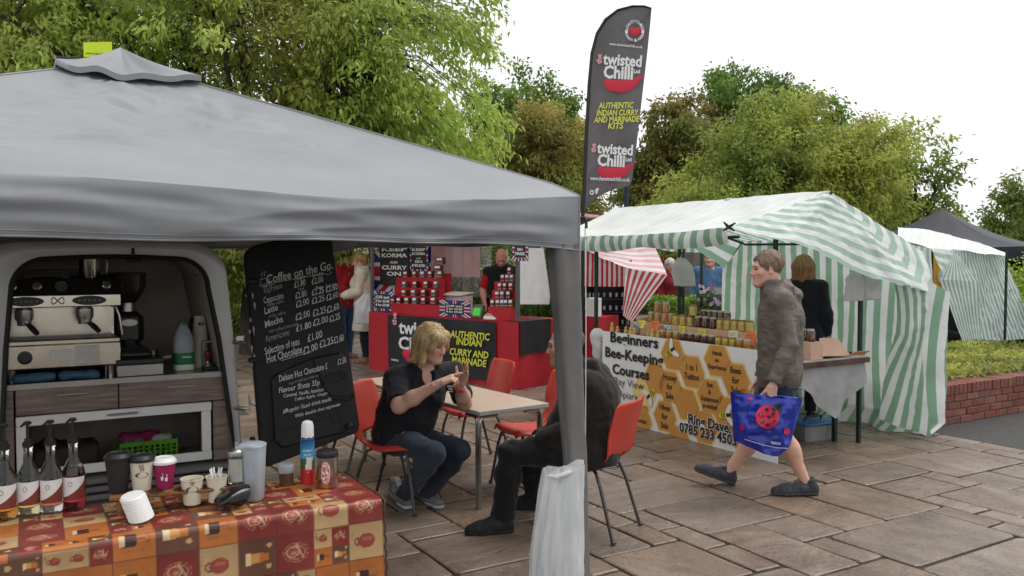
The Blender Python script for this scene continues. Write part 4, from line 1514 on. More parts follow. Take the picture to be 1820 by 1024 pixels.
# white refuse bag tied to the leg
bagc = at(988, 900, 4.08)
wb = thing('refuse_bag', 'long white plastic bag hanging from the grey canopy leg', 'bag', (bagc[0], bagc[1], 0))
BAGM = mat('thin_white_film', (.80, .81, .82), .32, var=.03, transl=.35, spec=.5, bump=.06, bscale=40)
rows = []
NA = 96
for i in range(NA):
 a = 2 * pi * i / NA; col = []
 for j in range(61):
  t = j / 60
  z = .665 - .64 * t
  wx = .088 + .035 * min(1, t * 1.3) ** .7 - .015 * (t > .9) * (t - .9) * 10
  wy = .045 + .04 * t
  if t > .93: wx *= 1 - ((t - .93) / .07) ** 2 * .5; wy *= 1 - ((t - .93) / .07) ** 2 * .6
  n = .012 * vnoise(np.array([cos(a) * 2.4, sin(a) * 2.4, t * .8]), 2.0, 3) + .009 * (1 - 2 * abs(vnoise(np.array([cos(a) * 3 + t * .5, sin(a) * 3, t * .7]), 3.0, 8)))
  pull = np.array([.035, .0, 0]) * (1 - t) ** 2
  zz = z + (.02 * cos(a) + .012 * sin(3 * a)) * (1 - t) ** 2
  col.append(np.array([cos(a) * (wx + n), sin(a) * (wy + n), zz]) + pull)
 rows.append(col)
m_ = MB(); m_.grid(np.array(rows), closed_u=True, flip=True); m_.build('bag_film', BAGM, wb, angle=180)
m_ = MB()
m_.tube([(.12, .0, .64), (.09, -.03, .655), (.05, -.055, .645), (.0, -.06, .628), (-.04, -.055, .633)], [.008, .012, .014, .012, .006], 8)
m_.build('twisted_rim', BAGM, wb)

# ================================================================== coffee table with printed cloth
TA = radians(29.5)
T1, T2 = np.array([cos(TA), sin(TA), 0]), np.array([-sin(TA), cos(TA), 0])
TZ = .74
TFR = ground(676, 888, TZ); TFR[2] = 0
TL, TD = 1.95, .46
ft = thing('coffee_table', 'folding table under the coffee print cloth in front of the van', 'table', TFR, TA)
m_ = MB(); m_.box((-TL / 2, TD / 2, TZ - .02), (TL - .02, TD - .03, .03), b=.006); m_.build('table_top', mat('pale_board', (.55, .5, .42), .6), ft)
for (x, y) in ((-.12, .06), (-.12, TD - .06), (-TL + .12, .06), (-TL + .12, TD - .06)):
 m_ = MB(); m_.cyl((x, y, .01), (x, y, TZ - .03), .014, n=8); m_.build('leg', GREYTUBE, ft)
PRINT = attr_mat('coffee_print_oilcloth', rough=.42, spec=.45, var=.06, vscale=8, bump=.05, bscale=40)
ORG, RED, CRM, BRN = np.array([.42, .13, .028]), np.array([.20, .028, .022]), np.array([.44, .28, .13]), np.array([.13, .055, .032])
def print_colour(a, b):
 """printed patchwork of cups, pots and glasses; a,b metres on the cloth"""
 cs = .135
 gi, gj = np.floor(a / cs).astype(int), np.floor(b / cs).astype(int)
 h = (_hash3(gi, gj, gi * 0 + 3, 5) + 1) / 2
 small = h < .42
 p, q = a / cs - gi, b / cs - gj
 si, sj = np.floor(p * 2).astype(int), np.floor(q * 2).astype(int)
 p = np.where(small, p * 2 - si, p); q = np.where(small, q * 2 - sj, q)
 kind = np.where(small, (si + 2 * sj + gi) % 4, (gi + 2 * gj + (h * 7).astype(int)) % 4)
 base = np.stack([ORG, RED, CRM, BRN])[kind]
 C = base * (.85 + .25 * (q + .3 * vnoise(np.stack([a, b, a * 0], -1), 40, 2)))[..., None]
 def put(mask, c, al=1.0):
  nonlocal C
  m = (mask.astype(float) * al)[..., None]; C = C * (1 - m) + np.asarray(c) * m
 x, y = p - .5, q - .5
 # orange: stemmed dark glass lying across
 k = kind == 0
 put(k & (np.abs(y) < .17) & (x > -.05) & (x < .30) & (np.abs(y) < .17 - .15 * np.maximum(0, -x + .02)), (.05, .02, .015))
 put(k & (np.abs(y) < .15) & (x > .22) & (x < .34), (.55, .42, .25))
 put(k & (np.abs(y) < .025) & (x > -.25) & (x < 0), (.12, .05, .03))
 put(k & (np.hypot((x + .30) / .06, y / .14) < 1) & (np.hypot((x + .30) / .035, y / .1) > 1), (.28, .09, .03))
 put(k & (np.abs(y) < .3) & (np.abs(y) > .22) & (np.sin(x * 60) > .2) & (np.abs(x) < .25), (.28, .09, .02), .7)
 # red: cup and saucer from above
 k = kind == 1
 r1 = np.hypot(x / .34, y / .26)
 put(k & (r1 < 1), (.40, .14, .07)); put(k & (r1 < .93), (.20, .03, .025)); put(k & (np.abs(r1 - .7) < .05), (.42, .20, .12))
 r2 = np.hypot((x - .08) / .19, (y + .02) / .15)
 put(k & (r2 < 1), (.46, .27, .16)); put(k & (r2 < .78), (.28, .06, .04)); put(k & (np.hypot((x - .05) / .08, (y - .01) / .05) < 1), (.5, .25, .15), .7)
 put(k & (np.abs(x + .12 + .5 * y) < .03) & (r1 < .85) & (y < .2), (.5, .33, .2), .8)
 # cream: red pot
 k = kind == 2
 put(k & (np.hypot(x / .25, y / .2) < 1), (.26, .05, .03)); put(k & (np.hypot((x + .02) / .15, (y + .05) / .06) < 1), (.36, .10, .06))
 put(k & (np.hypot((x - .26) / .1, y / .13) < 1) & (np.hypot((x - .26) / .06, y / .08) > 1), (.22, .05, .03))
 put(k & (np.abs(x - .42) < .02) & (np.abs(y + .2) < .14) & (np.sin(y * 130) > -.3), (.2, .09, .04))
 # brown: tall layered glass
 k = kind == 3
 w_ = .10 + .10 * (x + .3)
 put(k & (np.abs(x) < .28) & (np.abs(y) < w_), (.45, .14, .03)); put(k & (x > -.05) & (x < .28) & (np.abs(y) < w_), (.55, .26, .08))
 put(k & (x > .18) & (x < .33) & (np.abs(y) < w_), (.66, .48, .27))
 put(k & (np.hypot((x + .28) / .07, (y - .25) / .07) < 1), (.5, .3, .16)); put(k & (np.hypot((x + .3) / .07, (y + .3) / .06) < 1), (.5, .3, .16))
 edge = (np.minimum(np.minimum(p, 1 - p), np.minimum(q, 1 - q)) < .018)
 put(edge, (.10, .03, .02), .7)
 return C
na, nb = 430, 250
a_ = np.linspace(0, TL, na); bl = np.linspace(0, 1.10, nb)
Aa, Bb = np.meshgrid(a_, bl, indexing='ij')
top = TD + .01
rad = .022
P = np.zeros((na, nb, 3))
on = Bb < top - rad
ang = np.clip((Bb - (top - rad)) / rad, 0, pi / 2)
P[..., 0] = -Aa + .004
P[..., 1] = np.where(on, TD - Bb, TD - (top - rad) - rad * np.sin(ang))
dn = np.maximum(0, Bb - (top - rad) - rad * pi / 2)
P[..., 2] = TZ + .004 - rad * (1 - np.cos(ang)) - dn
q = np.stack([Aa * 3, Bb * 0 + dn * 1.2, Aa * 0], -1)
wave = .018 * vnoise(q, 1.5, 6) + .012 * np.sin(Aa * 21 + 1.0 + dn * 1.5)
P[..., 1] -= wave * np.clip(dn * 2.2, 0, 1) + .05 * dn
P[..., 2] += .0035 * vnoise(np.stack([Aa * 6, Bb * 6, Aa * 0], -1), 1.3, 2) * on
Pl = P.reshape(-1, 3)
idx = np.arange(na * nb).reshape(na, nb)
F = np.stack([idx[:-1, :-1], idx[1:, :-1], idx[1:, 1:], idx[:-1, 1:]], -1).reshape(-1, 4)
cl = thing('tablecloth', 'red and orange patchwork coffee print tablecloth over the front table', 'tablecloth', TFR, TA)
link('cloth', fastmesh('cloth', Pl, F, PRINT, print_colour(Aa, Bb).reshape(-1, 3)), cl)
m_ = MB(); tr = []
for j in range(0, nb, 2):
 p = P[0, j].copy(); p[0] += .004 + .007 * abs(sin(j * .28)); tr.append(p)
m_.tube(tr, .0045, 5); m_.build('scalloped_trim', mat('trim_brown', (.09, .035, .02), .7), cl)
def on_table(px, py, dz=.006):
 p = ground(px, py, TZ + dz); return p
# ================================================================== things on the coffee table
GLASS = mat('clear_glass', (.9, .93, .92), .03, var=0, trans=1.0, ior=1.45)
def tinted(n, c): return mat(n, c, .08, var=0, trans=.85, ior=1.34)
PAPERW = mat('paper_white', (.72, .70, .65), .7, var=.05)
CREAMC = mat('cream_cup', (.66, .60, .47), .6, var=.05)
LBL = mat('label_white', (.70, .68, .66), .6, var=.04)
LBLR = mat('label_maroon', (.20, .035, .025), .6, var=.1)
PUMP = mat('pump_black', (.02, .017, .016), .35, var=.1)
def arc_patch(mb, r, z0, z1, a0, a1, mi=0, n=14, fn=None):
 rows = []
 for i in range(n + 1):
  a = a0 + (a1 - a0) * i / n
  lo, hi = (z0, z1) if fn is None else fn(i / n)
  rows.append([(r * cos(a), r * sin(a), lo), (r * cos(a), r * sin(a), (lo + hi) / 2), (r * cos(a), r * sin(a), hi)])
 mb.grid(np.array(rows), mi=mi)
def text_on_cyl(mb, s, r, a_mid, z, size, mi=0, **k):
 V, F = text2d(s, size, **k)
 a = a_mid + V[:, 0] / r
 mb.add(np.column_stack([r * np.cos(a), r * np.sin(a), z + V[:, 1]]), F, mi)
cam_a = lambda p: math.atan2(-p[1], -p[0])          # direction of the photographer seen from p
def syrup(px, py, liquid, name_col, level, label):
 p = on_table(px, py); t = thing('syrup_bottle', label, 'bottle', p, cam_a(p), 'syrup bottles with pumps on the coffee table')
 prof = [(.030, 0), (.038, .004), (.0395, .012), (.0395, .125), (.037, .145), (.028, .168), (.017, .190), (.0145, .215), (.0145, .238), (.016, .240), (.016, .248), (.0125, .248)]
 m = MB(); m.lathe(prof, n=24); m.build('glass', GLASS, t)
 lv = [(.0, .004), (.030, .004), (.0365, .012), (.0365, min(level, .125))]
 if level > .125: lv += [(.034, .143), (.026, min(level, .16))]
 lv += [(.0, lv[-1][1] + .001)]
 m = MB(); m.lathe(lv, n=20); m.build('syrup', liquid, t)
 m = MB(); arc_patch(m, .0402, .035, .125, -1.05, 1.05); lb = m.build('label', LBL, t)
 m = MB(); arc_patch(m, .0406, .045, .08, -1.05, 1.05, fn=lambda u: (.040, .052 + .058 * (u ** 1.6) * 1.0))
 m.build('label_band', LBLR, lb)
 m = MB(); arc_patch(m, .0408, .035, .042, -1.05, 1.05); m.build('flavour_strip', name_col, lb)
 m = MB(); m.tube([(.0406 * cos(-.3 + .16 * cos(q)), .0406 * sin(-.3 + .16 * cos(q)), .100 + .0085 * sin(q)) for q in np.linspace(0, 2 * pi, 14, endpoint=False)], .0008, 4, closed=True); m.build('mark', INK, lb)
 m = MB(); m.lathe([(.016, .246), (.018, .248), (.018, .262), (.011, .268), (.011, .276), (.0055, .278), (.005, .325), (.013, .327), (.014, .334), (.010, .338), (0, .338)], n=14)
 m.tube([(0, 0, .331), (.02, -.012, .332), (.034, -.02, .327)], [.006, .005, .004], 6)
 m.tube([(0, 0, .245), (0, 0, .03)], .003, 5)
 m.build('pump', PUMP, t)
syrup(10, 921, tinted('amber_syrup', (.62, .26, .05)), mat('strip_orange', (.7, .25, .05), .6), .045, 'syrup bottle with amber syrup and pump, first of the row by the cut edge')
syrup(52, 914, tinted('pale_syrup', (.80, .70, .45)), mat('strip_yellow', (.7, .6, .2), .6), .05, 'syrup bottle with a yellow label strip and pale syrup')
syrup(92, 910, tinted('clear_syrup', (.86, .80, .78)), mat('strip_red_orange', (.7, .2, .08), .6), .04, 'syrup bottle with an orange label strip and nearly clear syrup')
syrup(132, 904, tinted('dark_syrup', (.22, .02, .03)), mat('strip_red', (.6, .05, .06), .6), .155, 'syrup bottle full of dark red syrup beside the cup rack')

# wooden rack with holes
WOOD = mat('rack_wood', (.23, .10, .035), .55, var=.3, scale=9, stretch=(.6, 6, 3), bump=.15, bscale=60)
ra, rb_ = ground(196, 880, TZ + .075), ground(436, 858, TZ + .075)
ra[2] = rb_[2] = TZ + .004
rk = thing('cup_rack', 'low wooden rack with round holes holding paper cups', 'rack', (ra + rb_) / 2, math.atan2((rb_ - ra)[1], (rb_ - ra)[0]))
RL = float(np.linalg.norm(rb_ - ra))
m = MB(); m.box((0, 0, .068), (RL, .105, .014), b=.003); bd = m.build('board', WOOD, rk)
for x in (-1, 1):
 for y in (-1, 1):
  m = MB(); m.cyl((x * (RL / 2 - .035), y * .034, 0), (x * (RL / 2 - .035), y * .034, .061), .013, .014, n=10); m.build('leg', WOOD, rk)
HOLE_SHADE = mat('hole_shade', (.03, .012, .006), .9, var=0)  # flat dark discs paint shaded openings on a solid board
for i in range(5):
 m = MB(); m.lathe([(.0, .0757), (.026, .0757), (.028, .0755)], o=(-RL / 2 + .07 + i * (RL - .13) / 4, -.026, 0), n=18); m.build('hole_shade_disc', HOLE_SHADE, rk)
def rackpos(px, dz=0.076, dy=.016):
 o = (ra + rb_) / 2; d = unit(rb_ - ra); n = np.array([-d[1], d[0], 0])
 o2 = o + n * dy
 return o2 + d * on_line(o2, d, px) + np.array([0, 0, dz])
def cup(p, label, body, lid=None, h=.112, rt=.043, rb=.031, logo=None, name='paper_cup', sticks=False):
 t = thing(name, label, 'cup', p, cam_a(p), 'paper cups on the wooden rack')
 m = MB(); m.lathe([(rb * .92, 0.0), (rb, .002), (rt, h), (rt + .002, h + .001), (rt + .002, h + .005), (rt - .002, h + .004), (rt - .003, h - .004), (rb - .002, .004), (0, .004)], n=28)
 m.build('cup_wall', body, t)
 if lid:
  m = MB(); m.lathe([(rt + .003, h - .004), (rt + .0045, h), (rt + .004, h + .006), (rt, h + .009), (rt - .004, h + .017), (rt - .007, h + .019), (rt - .010, h + .015), (0, h + .014)], n=28)
  m.build('lid', lid, t)
 if logo:
  m = MB(); rr = lambda z: rb + (rt - rb) * z / h + .0006
  z = .062
  V, F = [], []
  for i in range(24):
   a = 2 * pi * i / 24; zz = z + .011 * sin(a); V.append((rr(zz) * cos(.62 * cos(a)), rr(zz) * sin(.62 * cos(a)), zz))
  m.add(V, [list(range(24))])
  V = []
  for i in range(9):
   u = -.3 + .6 * i / 8; zz = .080; V.append((rr(zz) * cos(u), rr(zz) * sin(u), zz))
  m.build('emblem', logo, t)
  m = MB(); m.tube([((rr(z + .004 * sin(q)) + .0012) * cos(.34 * cos(q)), (rr(z + .004 * sin(q)) + .0012) * sin(.34 * cos(q)), z + .004 * sin(q)) for q in np.linspace(0, 2 * pi, 16, endpoint=False)], .0009, 4, closed=True); m.build('emblem_ring', CREAMC, t)
  m = MB()
  for k in range(3):
   u0 = -.14 + .14 * k
   m.tube([(rr(.078 + .006 * i) * cos(u0 + .06 * sin(i * 1.5)), rr(.078 + .006 * i) * sin(u0 + .06 * sin(i * 1.5)), .078 + .006 * i) for i in range(5)], .0012, 4)
  m.build('steam_mark', logo, t)
 if sticks:
  for k in range(9):
   a = k * 2.4; m = MB()
   m.box((0, 0, 0), (.006, .0016, .115), R=rotz(a) @ rotx(.12 + .1 * (k % 3)), b=.0005)
   m.xform(t=(.016 * cos(a), .016 * sin(a), h - .022)); m.build('stirrer', WHITEP if k % 3 else mat('clear_stirrer', (.75, .75, .75), .2, var=0), t)
 return t
DARKLOGO = mat('logo_brown', (.10, .045, .03), .6)
cup(rackpos(204), 'tall black paper cup with black lid on the wooden rack', mat('black_card', (.017, .015, .015), .65, var=.15, bump=.3, bscale=200), BLK, h=.125, rt=.045)
cup(rackpos(246), 'cream paper cup with black lid and brown oval emblem', CREAMC, BLK, h=.112, logo=DARKLOGO)
pc = cup(rackpos(287), 'small magenta paper cup with white lid', mat('magenta_card', (.30, .012, .09), .55, var=.1), WHITEP, h=.096, rt=.039, rb=.029)
m = MB()
for (z, u) in ((.03, .15), (.034, -.25)):
 m.tube([(.0345 * cos(u), .0345 * sin(u), z + .002), (.0355 * cos(u), .0355 * sin(u), z + .014)], [.004, .005], 6)
 m.tube([(.0362 * cos(u + .1 * sin(i)), .0362 * sin(u + .1 * sin(i)), z + .016 + .004 * i) for i in range(4)], .001, 4)
m.build('cup_marks', PAPERW, pc)
cup(rackpos(336, .015, -.02), 'small open cream paper cup set into the rack', CREAMC, None, h=.092, rt=.040, rb=.030, logo=DARKLOGO)
cup(rackpos(380, .015, -.02), 'open cream paper cup full of white stirring sticks', CREAMC, None, h=.092, rt=.038, rb=.029, sticks=True)

# stacks of lids
p = on_table(246, 926)
t = thing('lid_stack', 'leaning stack of white plastic cup lids on the tablecloth', 'lids', p, cam_a(p))
for k in range(13):
 m = MB(); R = roty(-.25 + .055 * k) @ rotx(.18)
 m.lathe([(.042, 0), (.0435, .003), (.041, .007), (.037, .011), (0, .011)], n=22)
 m.xform(rotx(.16) @ roty(.12), (.004 - .0012 * k, .010 - .0022 * k, .004 + .0060 * k + .012 * .5)); m.build('lid', WHITEP, t)
p = on_table(418, 903)
t = thing('lid_stack', 'toppled stack of black plastic cup lids by the milk jug', 'lids', p, cam_a(p) + .5)
for k in range(12):
 m = MB(); m.lathe([(.041, 0), (.0425, .003), (.040, .007), (.036, .010), (0, .010)], n=22)
 m.xform(rotx(1.05 - .05 * k), (0, .035 - .0068 * k, .040 + .0025 * k - .00018 * k * k)); m.build('lid', mat('gloss_black', (.012, .012, .013), .15, var=0), t)

# sugar shaker
p = rackpos(416, .076, .0)
t = thing('sugar_shaker', 'glass sugar shaker with a steel spout lid', 'shaker', p, cam_a(p))
m = MB(); m.lathe([(.030, 0), (.033, .004), (.032, .10), (.0335, .112), (.030, .112), (.029, .102), (.030, .006), (0, .006)], n=22); m.build('glass', GLASS, t)
m = MB(); m.lathe([(0, .007), (.0285, .008), (.0275, .092), (0, .095)], n=18); m.build('sugar', mat('sugar_white', (.78, .75, .68), .9, var=.03), t)
m = MB(); m.lathe([(.034, .104), (.0345, .110), (.033, .122), (.022, .131), (.006, .135), (.005, .155), (.0035, .156), (.0035, .13)], n=22); m.build('lid', STEEL, t)

# milk jug, translucent
p = on_table(449, 887)
t = thing('milk_jug', 'tall translucent plastic jug a third full of milk', 'jug', p, cam_a(p) - .3)
FROST = mat('frosted_plastic', (.74, .79, .84), .35, var=.02, trans=.55, transl=.25)
m = MB()
m.lathe([(.038, 0), (.040, .003), (.048, .205), (.046, .214), (.044, .206), (.037, .006), (0, .006)], n=32, sq=4); m.build('jug_wall', FROST, t)
m = MB(); m.lathe([(0, .008), (.0365, .008), (.0395, .085), (0, .086)], n=24, sq=4); m.build('milk', mat('milk_white', (.82, .79, .70), .4, var=.01), t)
m = MB(); m.lathe([(.049, .198), (.050, .210), (.035, .219), (0, .221)], n=24, sq=4); m.box((.035, 0, .212), (.04, .03, .012), b=.003); m.build('lid', FROST, t)
m = MB(); arc_patch(m, .0468, .09, .155, -.35, .35); m.build('measure_panel', mat('measure_blue', (.5, .56, .64), .4, trans=.4, var=0), t)

# cocoa shaker, cream can, tin
p = on_table(509, 862)
t = thing('cocoa_shaker', 'small clear tub of cocoa with a frosted lid', 'shaker', p)
m = MB(); m.lathe([(.027, 0), (.029, .003), (.0285, .052), (.0, .053)], n=20); m.build('tub', mat('cocoa_tub', (.10, .055, .035), .2, var=.15, coat=.6), t)
m = MB(); m.lathe([(.0285, .052), (.031, .056), (.0315, .084), (.029, .088), (0, .088)], n=20); m.build('lid', FROST, t)
p = on_table(547, 858)
t = thing('cream_can', 'blue spray cream can with white ribbed cap and strawberries', 'can', p, cam_a(p))
def can_col(V):
 C = np.tile(np.array([.02, .20, .45]), (len(V), 1))
 z = V[:, 2]; a = np.arctan2(V[:, 1], V[:, 0])
 k = np.clip((.185 - z) / .06, 0, 1)[:, None]
 C = np.array([.012, .03, .16]) * (1 - k) + np.array([.05, .33, .60]) * k
 C[(z < .105)] = (.05, .11, .03)
 C[(z > .05) & (z < .11) & (np.abs(a - .2 - (z - .08) * 4) < .45)] = (.72, .72, .66)
 s = (z < .062) & (vnoise(np.column_stack([a * 2.2, z * 60, z * 0]), 1.0, 3) > -.55)
 C[s] = (.55, .02, .025)
 return C
zz = np.linspace(0, .185, 60); pr = [(.029, z) for z in zz]
m = MB(); m.lathe([(.026, -.001)] + pr + [(.024, .193), (0, .194)], n=40)
V = np.concatenate(m.v); m.c = [can_col(V)]; m.hascol = True
m.build('can', attr_mat('printed_tin', rough=.3, spec=.5, var=.03), t)
m = MB()
n = 28; prof = [(.026, .19), (.0265, .195), (.0255, .235), (.021, .252), (.010, .258), (0, .258)]
m.lathe(prof, n=n)
V = m.v[0]
for i in range(len(prof) - 1):
 for j in range(n):
  if j % 4 < 2: V[i * n + j, :2] *= .93
m.build('cap', WHITEP, t)
m = MB(); text_on_cyl(m, 'cream', .0294, 0, .135, .017, bold=.01); text_on_cyl(m, 'spray', .0294, 0, .118, .015, bold=.01); m.build('lettering', PAPERW, t, smooth=False)
p = on_table(582, 864)
t = thing('steel_canister', 'steel canister with black lid and oval window of pink marshmallows', 'canister', p, cam_a(p))
m = MB(); m.lathe([(.041, 0), (.043, .003), (.043, .122), (.041, .124), (0, .124)], n=36); m.build('canister_wall', mat('satin_steel', (.50, .44, .40), .25, metal=1, var=.06), t)
m = MB(); m.lathe([(.0435, .122), (.0445, .126), (.0445, .142), (.041, .148), (0, .148)], n=36); m.build('lid', BLK, t)
m = MB()
V = []
for i in range(28):
 a = 2 * pi * i / 28; zz_ = .064 + .045 * (abs(sin(a)) ** .8) * (1 if sin(a) > 0 else -1); u = -.15 + .42 * (abs(cos(a)) ** .9) * (1 if cos(a) > 0 else -1) * 1.0
 V.append((.0436 * cos(u), .0436 * sin(u), zz_))
m.add(V, [list(range(28))]); wnd = m.build('window', mat('window_pink', (.62, .42, .40), .3, var=0), t)
m = MB()
for k in range(22):
 u = -.15 + rng.uniform(-.27, .27); zz_ = .064 + rng.uniform(-.036, .036)
 m.sphere((.0440 * cos(u), .0440 * sin(u), zz_), (.002, .0048, .0048), 6, 5, R=rotz(u), col=(.66, .25, .27) if k % 2 else (.74, .60, .56))
m.build('marshmallow', attr_mat('marshmallow_pink', rough=.8), wnd)['kind'] = 'stuff'
# ================================================================== coffee van, seen from behind
VA = radians(30)
E1, E2 = np.array([cos(VA), sin(VA), 0]), np.array([-sin(VA), cos(VA), 0])
VP = np.array([at(433, 500, 5.05)[0], 5.05, 0])
van = thing('coffee_van', 'small silver van with open rear doors fitted out as a coffee bar', 'van', VP, VA)
def vw(x, y, z): return VP + E1 * x + E2 * y + np.array([0, 0, z])
def vx(px, y=0.0):                      # local x of a photograph column on the plane y
 return on_line(VP + E2 * y, E1, px)
def vz(px, py, y=0.0):
 x = vx(px, y); p = vw(x, y, 0); return at(px, py, p[1])[2]
SILVER = mat('silver_paint', (.52, .52, .51), .3, metal=.35, var=.04, coat=.4)
SEAL = mat('rubber_seal', (.012, .012, .012), .6, var=.1)
LINER = mat('beige_liner', (.50, .43, .36), .7, var=.12, scale=3, bump=.05, bscale=80)
WALNUT = mat('walnut_board', (.24, .175, .145), .5, var=.25, scale=5, stretch=(1, 1, 12), bump=.05, bscale=50)
PALE_EDGE = mat('worktop_edge', (.46, .43, .40), .4, var=.08)
WORKTOP = mat('worktop_steel', (.23, .22, .21), .25, metal=.6, var=.15, scale=9)
CABW = mat('cabinet_white', (.74, .72, .69), .45, var=.05)
DARK = mat('dark_void', (.02, .018, .017), .8, var=0)
def rloop(xl0, xr0, xl1, xr1, z0, z1, r, n=9):
 """loop in the x-z plane: bottom corners x*0 at z0, top corners x*1 at z1, rounded top"""
 pts = [(xl0, z0), (xr0, z0)]
 def corner(c, a0, a1, rr):
  return [(c[0] + rr * cos(a0 + (a1 - a0) * i / n), c[1] + rr * sin(a0 + (a1 - a0) * i / n)) for i in range(n + 1)]
 side = [(xr0 + (xr1 - xr0) * t, z0 + (z1 - z0) * t) for t in (.2, .4, .6)]
 pts += side
 pts += corner((xr1 - r, z1 - r), 0, pi / 2, r)
 pts += [(xl1 + r + (xr1 - xl1 - 2 * r) * t, z1 + .012 * sin(pi * t)) for t in (.75, .5, .25)]
 pts += corner((xl1 + r, z1 - r), pi / 2, pi, r)
 pts += [(xl0 + (xl1 - xl0) * t, z0 + (z1 - z0) * t) for t in (.6, .4, .2)]
 return np.array(pts)
outer = rloop(-1.52, 0.0, -1.36, -.085, .36, 1.755, .20)
inner = rloop(-1.262, -.055, -1.19, -.20, .47, 1.665, .17)
n = len(outer)
body = MB()
def ring(loop, y): return np.column_stack([loop[:, 0], np.full(len(loop), y), loop[:, 1]])
# rear face ring with a soft outer edge, then the reveal of the opening
soft = (outer - outer.mean(0)) * .985 + outer.mean(0)
body.grid(np.array([ring(outer, .10), ring(outer, .05), ring(soft, .006), ring(inner * .25 + soft * .75, 0.0), ring(inner, .01), ring(inner, .06), ring(inner + (inner - inner.mean(0)) * .02, .10)]).transpose(1, 0, 2), closed_u=True, flip=True)
# body shell forwards
def slab_loop(zr, y, sx=1.0):
 L = outer.copy(); cx = (L[:, 0].min() + L[:, 0].max()) / 2
 L[:, 0] = cx + (L[:, 0] - cx) * sx
 zt = L[:, 1].max()
 L[:, 1] = .36 + (L[:, 1] - .36) * (zr - .36) / (zt - .36)
 return ring(L, y)
secs = [ring(outer, .10), slab_loop(1.78, .6, 1.02), slab_loop(1.80, 1.6, 1.03), slab_loop(1.78, 2.1, 1.02), slab_loop(1.62, 2.45, 1.0), slab_loop(1.12, 3.05, .99), slab_loop(.98, 3.55, .96), slab_loop(.78, 3.85, .88), slab_loop(.5, 3.9, .8)]
body.grid(np.array(secs).transpose(1, 0, 2), closed_u=True)
body.add(secs[-1], [list(range(n))])
body.build('body', SILVER, van, angle=50)
m = MB(); m.tube([(x, .004, z) for x, z in inner], .013, 8, closed=True); m.build('door_seal', SEAL, van)
# inside: liner walls, ceiling, back board
li = rloop(-1.262, -.055, -1.19, -.20, .47, 1.665, .17)
m = MB()
m.grid(np.array([ring(li * 1.0, .10), ring(li, .45), ring(li, .86)]).transpose(1, 0, 2), closed_u=True, flip=True)
m.add(ring(li, .86), [list(range(n))]); m.build('liner', LINER, van, angle=40)
m = MB(); m.box((-.72, .83, 1.335), (.30, .01, .45), b=.003); m.box((-1.0, .845, 1.4), (.16, .012, .3)); m.build('shelf_board', mat('dark_board', (.05, .04, .036), .6), van)
# bumper and step below the opening
GREYB = mat('bumper_grey', (.14, .135, .13), .6, var=.15)
m = MB()
for k in range(3): m.box((-.68, -.03 - .012 * k, .455 - .042 * k), (1.30, .10, .032), b=.01)
m.box((-.74, .02, .33), (1.56, .12, .1), b=.03)
m.build('bumper', GREYB, van)
for x in (-1.42, -.1):
 t_ = thing if False else None
 m = MB(); m.lathe([(.0, -.09), (.16, -.09), (.285, -.085), (.30, -.06), (.30, .06), (.285, .085), (.16, .09), (0, .09)], n=28, R=roty(pi / 2), o=(x, .95, .30)); w_ = m.build('wheel', mat('tyre', (.02, .02, .02), .8, var=.15), van)
 m = MB(); m.lathe([(.0, -.094), (.17, -.094), (.18, -.088), (.18, .088), (.17, .094), (0, .094)], n=24, R=roty(pi / 2), o=(x, .95, .30)); m.build('rim', STEEL, w_)
 m = MB(); m.lathe([(.0, -.09), (.16, -.09), (.285, -.085), (.30, -.06), (.30, .06), (.285, .085), (.16, .09), (0, .09)], n=28, R=roty(pi / 2), o=(x, 3.05, .30)); m.build('wheel', MATS['tyre'], van)
m = MB(); m.tube([(-.06, -.002, 1.17), (-.03, -.03, 1.17), (.0, -.035, 1.165)], .012, 8); m.box((-.03, -.012, 1.19), (.05, .03, .05), b=.006); m.build('hinge', STEEL, van)
m = MB(); m.tube([(-.06, -.002, .78), (-.03, -.03, .78), (.0, -.035, .775)], .012, 8); m.build('hinge', STEEL, van)
m = MB(); m.box((-.60, -.006, 1.70), (.015, .03, .05), b=.004); m.box((-.60, -.005, 1.655), (.08, .03, .02), b=.006); m.build('roof_latch', BLK, van)

# cabinet
m = MB()
xL, xR = vx(-4) + 0, -.062
CT = 1.0
m.box(((xL + xR) / 2, .40, CT - .016), (xR - xL, .74, .03), b=.004); m.build('worktop', WORKTOP, van)
m = MB(); m.box(((xL + xR) / 2, .025, CT - .016), (xR - xL, .012, .032), b=.003); m.build('worktop_edging', PALE_EDGE, van)
xd0, xd1, xd2 = vx(21), vx(208), vx(413)
for (a0, a1) in ((xd0, xd1), (xd1, xd2)):
 m = MB(); m.box(((a0 + a1) / 2, .038, .905), (a1 - a0 - .006, .018, .148), b=.003); dr = m.build('drawer', WALNUT, van)
 m = MB(); hx = (a0 + a1) / 2 + .02
 m.box((hx, .018, .93), (.15, .008, .012), b=.003); m.box((hx - .06, .024, .93), (.008, .016, .008)); m.box((hx + .06, .024, .93), (.008, .016, .008)); m.build('handle', STEEL, dr)
m = MB(); m.box(((xL + xd0) / 2 - .004, .038, .72), (xd0 - xL - .004, .018, .52), b=.003); m.build('side_panel', WALNUT, van)
xf0, xf1 = vx(22), vx(374)
m = MB(); m.box(((xf1 + xR) / 2 + .004, .038, .645), (xR - xf1 - .01, .018, .365), b=.003); m.build('side_panel', WALNUT, van)
zf0, zf1 = .485, .825
fl = MB(); fw = .052
fl.box(((xf0 + xf1) / 2, .03, zf1 - fw / 2), (xf1 - xf0, .022, fw), b=.004); fl.box(((xf0 + xf1) / 2, .03, zf0 + fw / 2), (xf1 - xf0, .022, fw), b=.004)
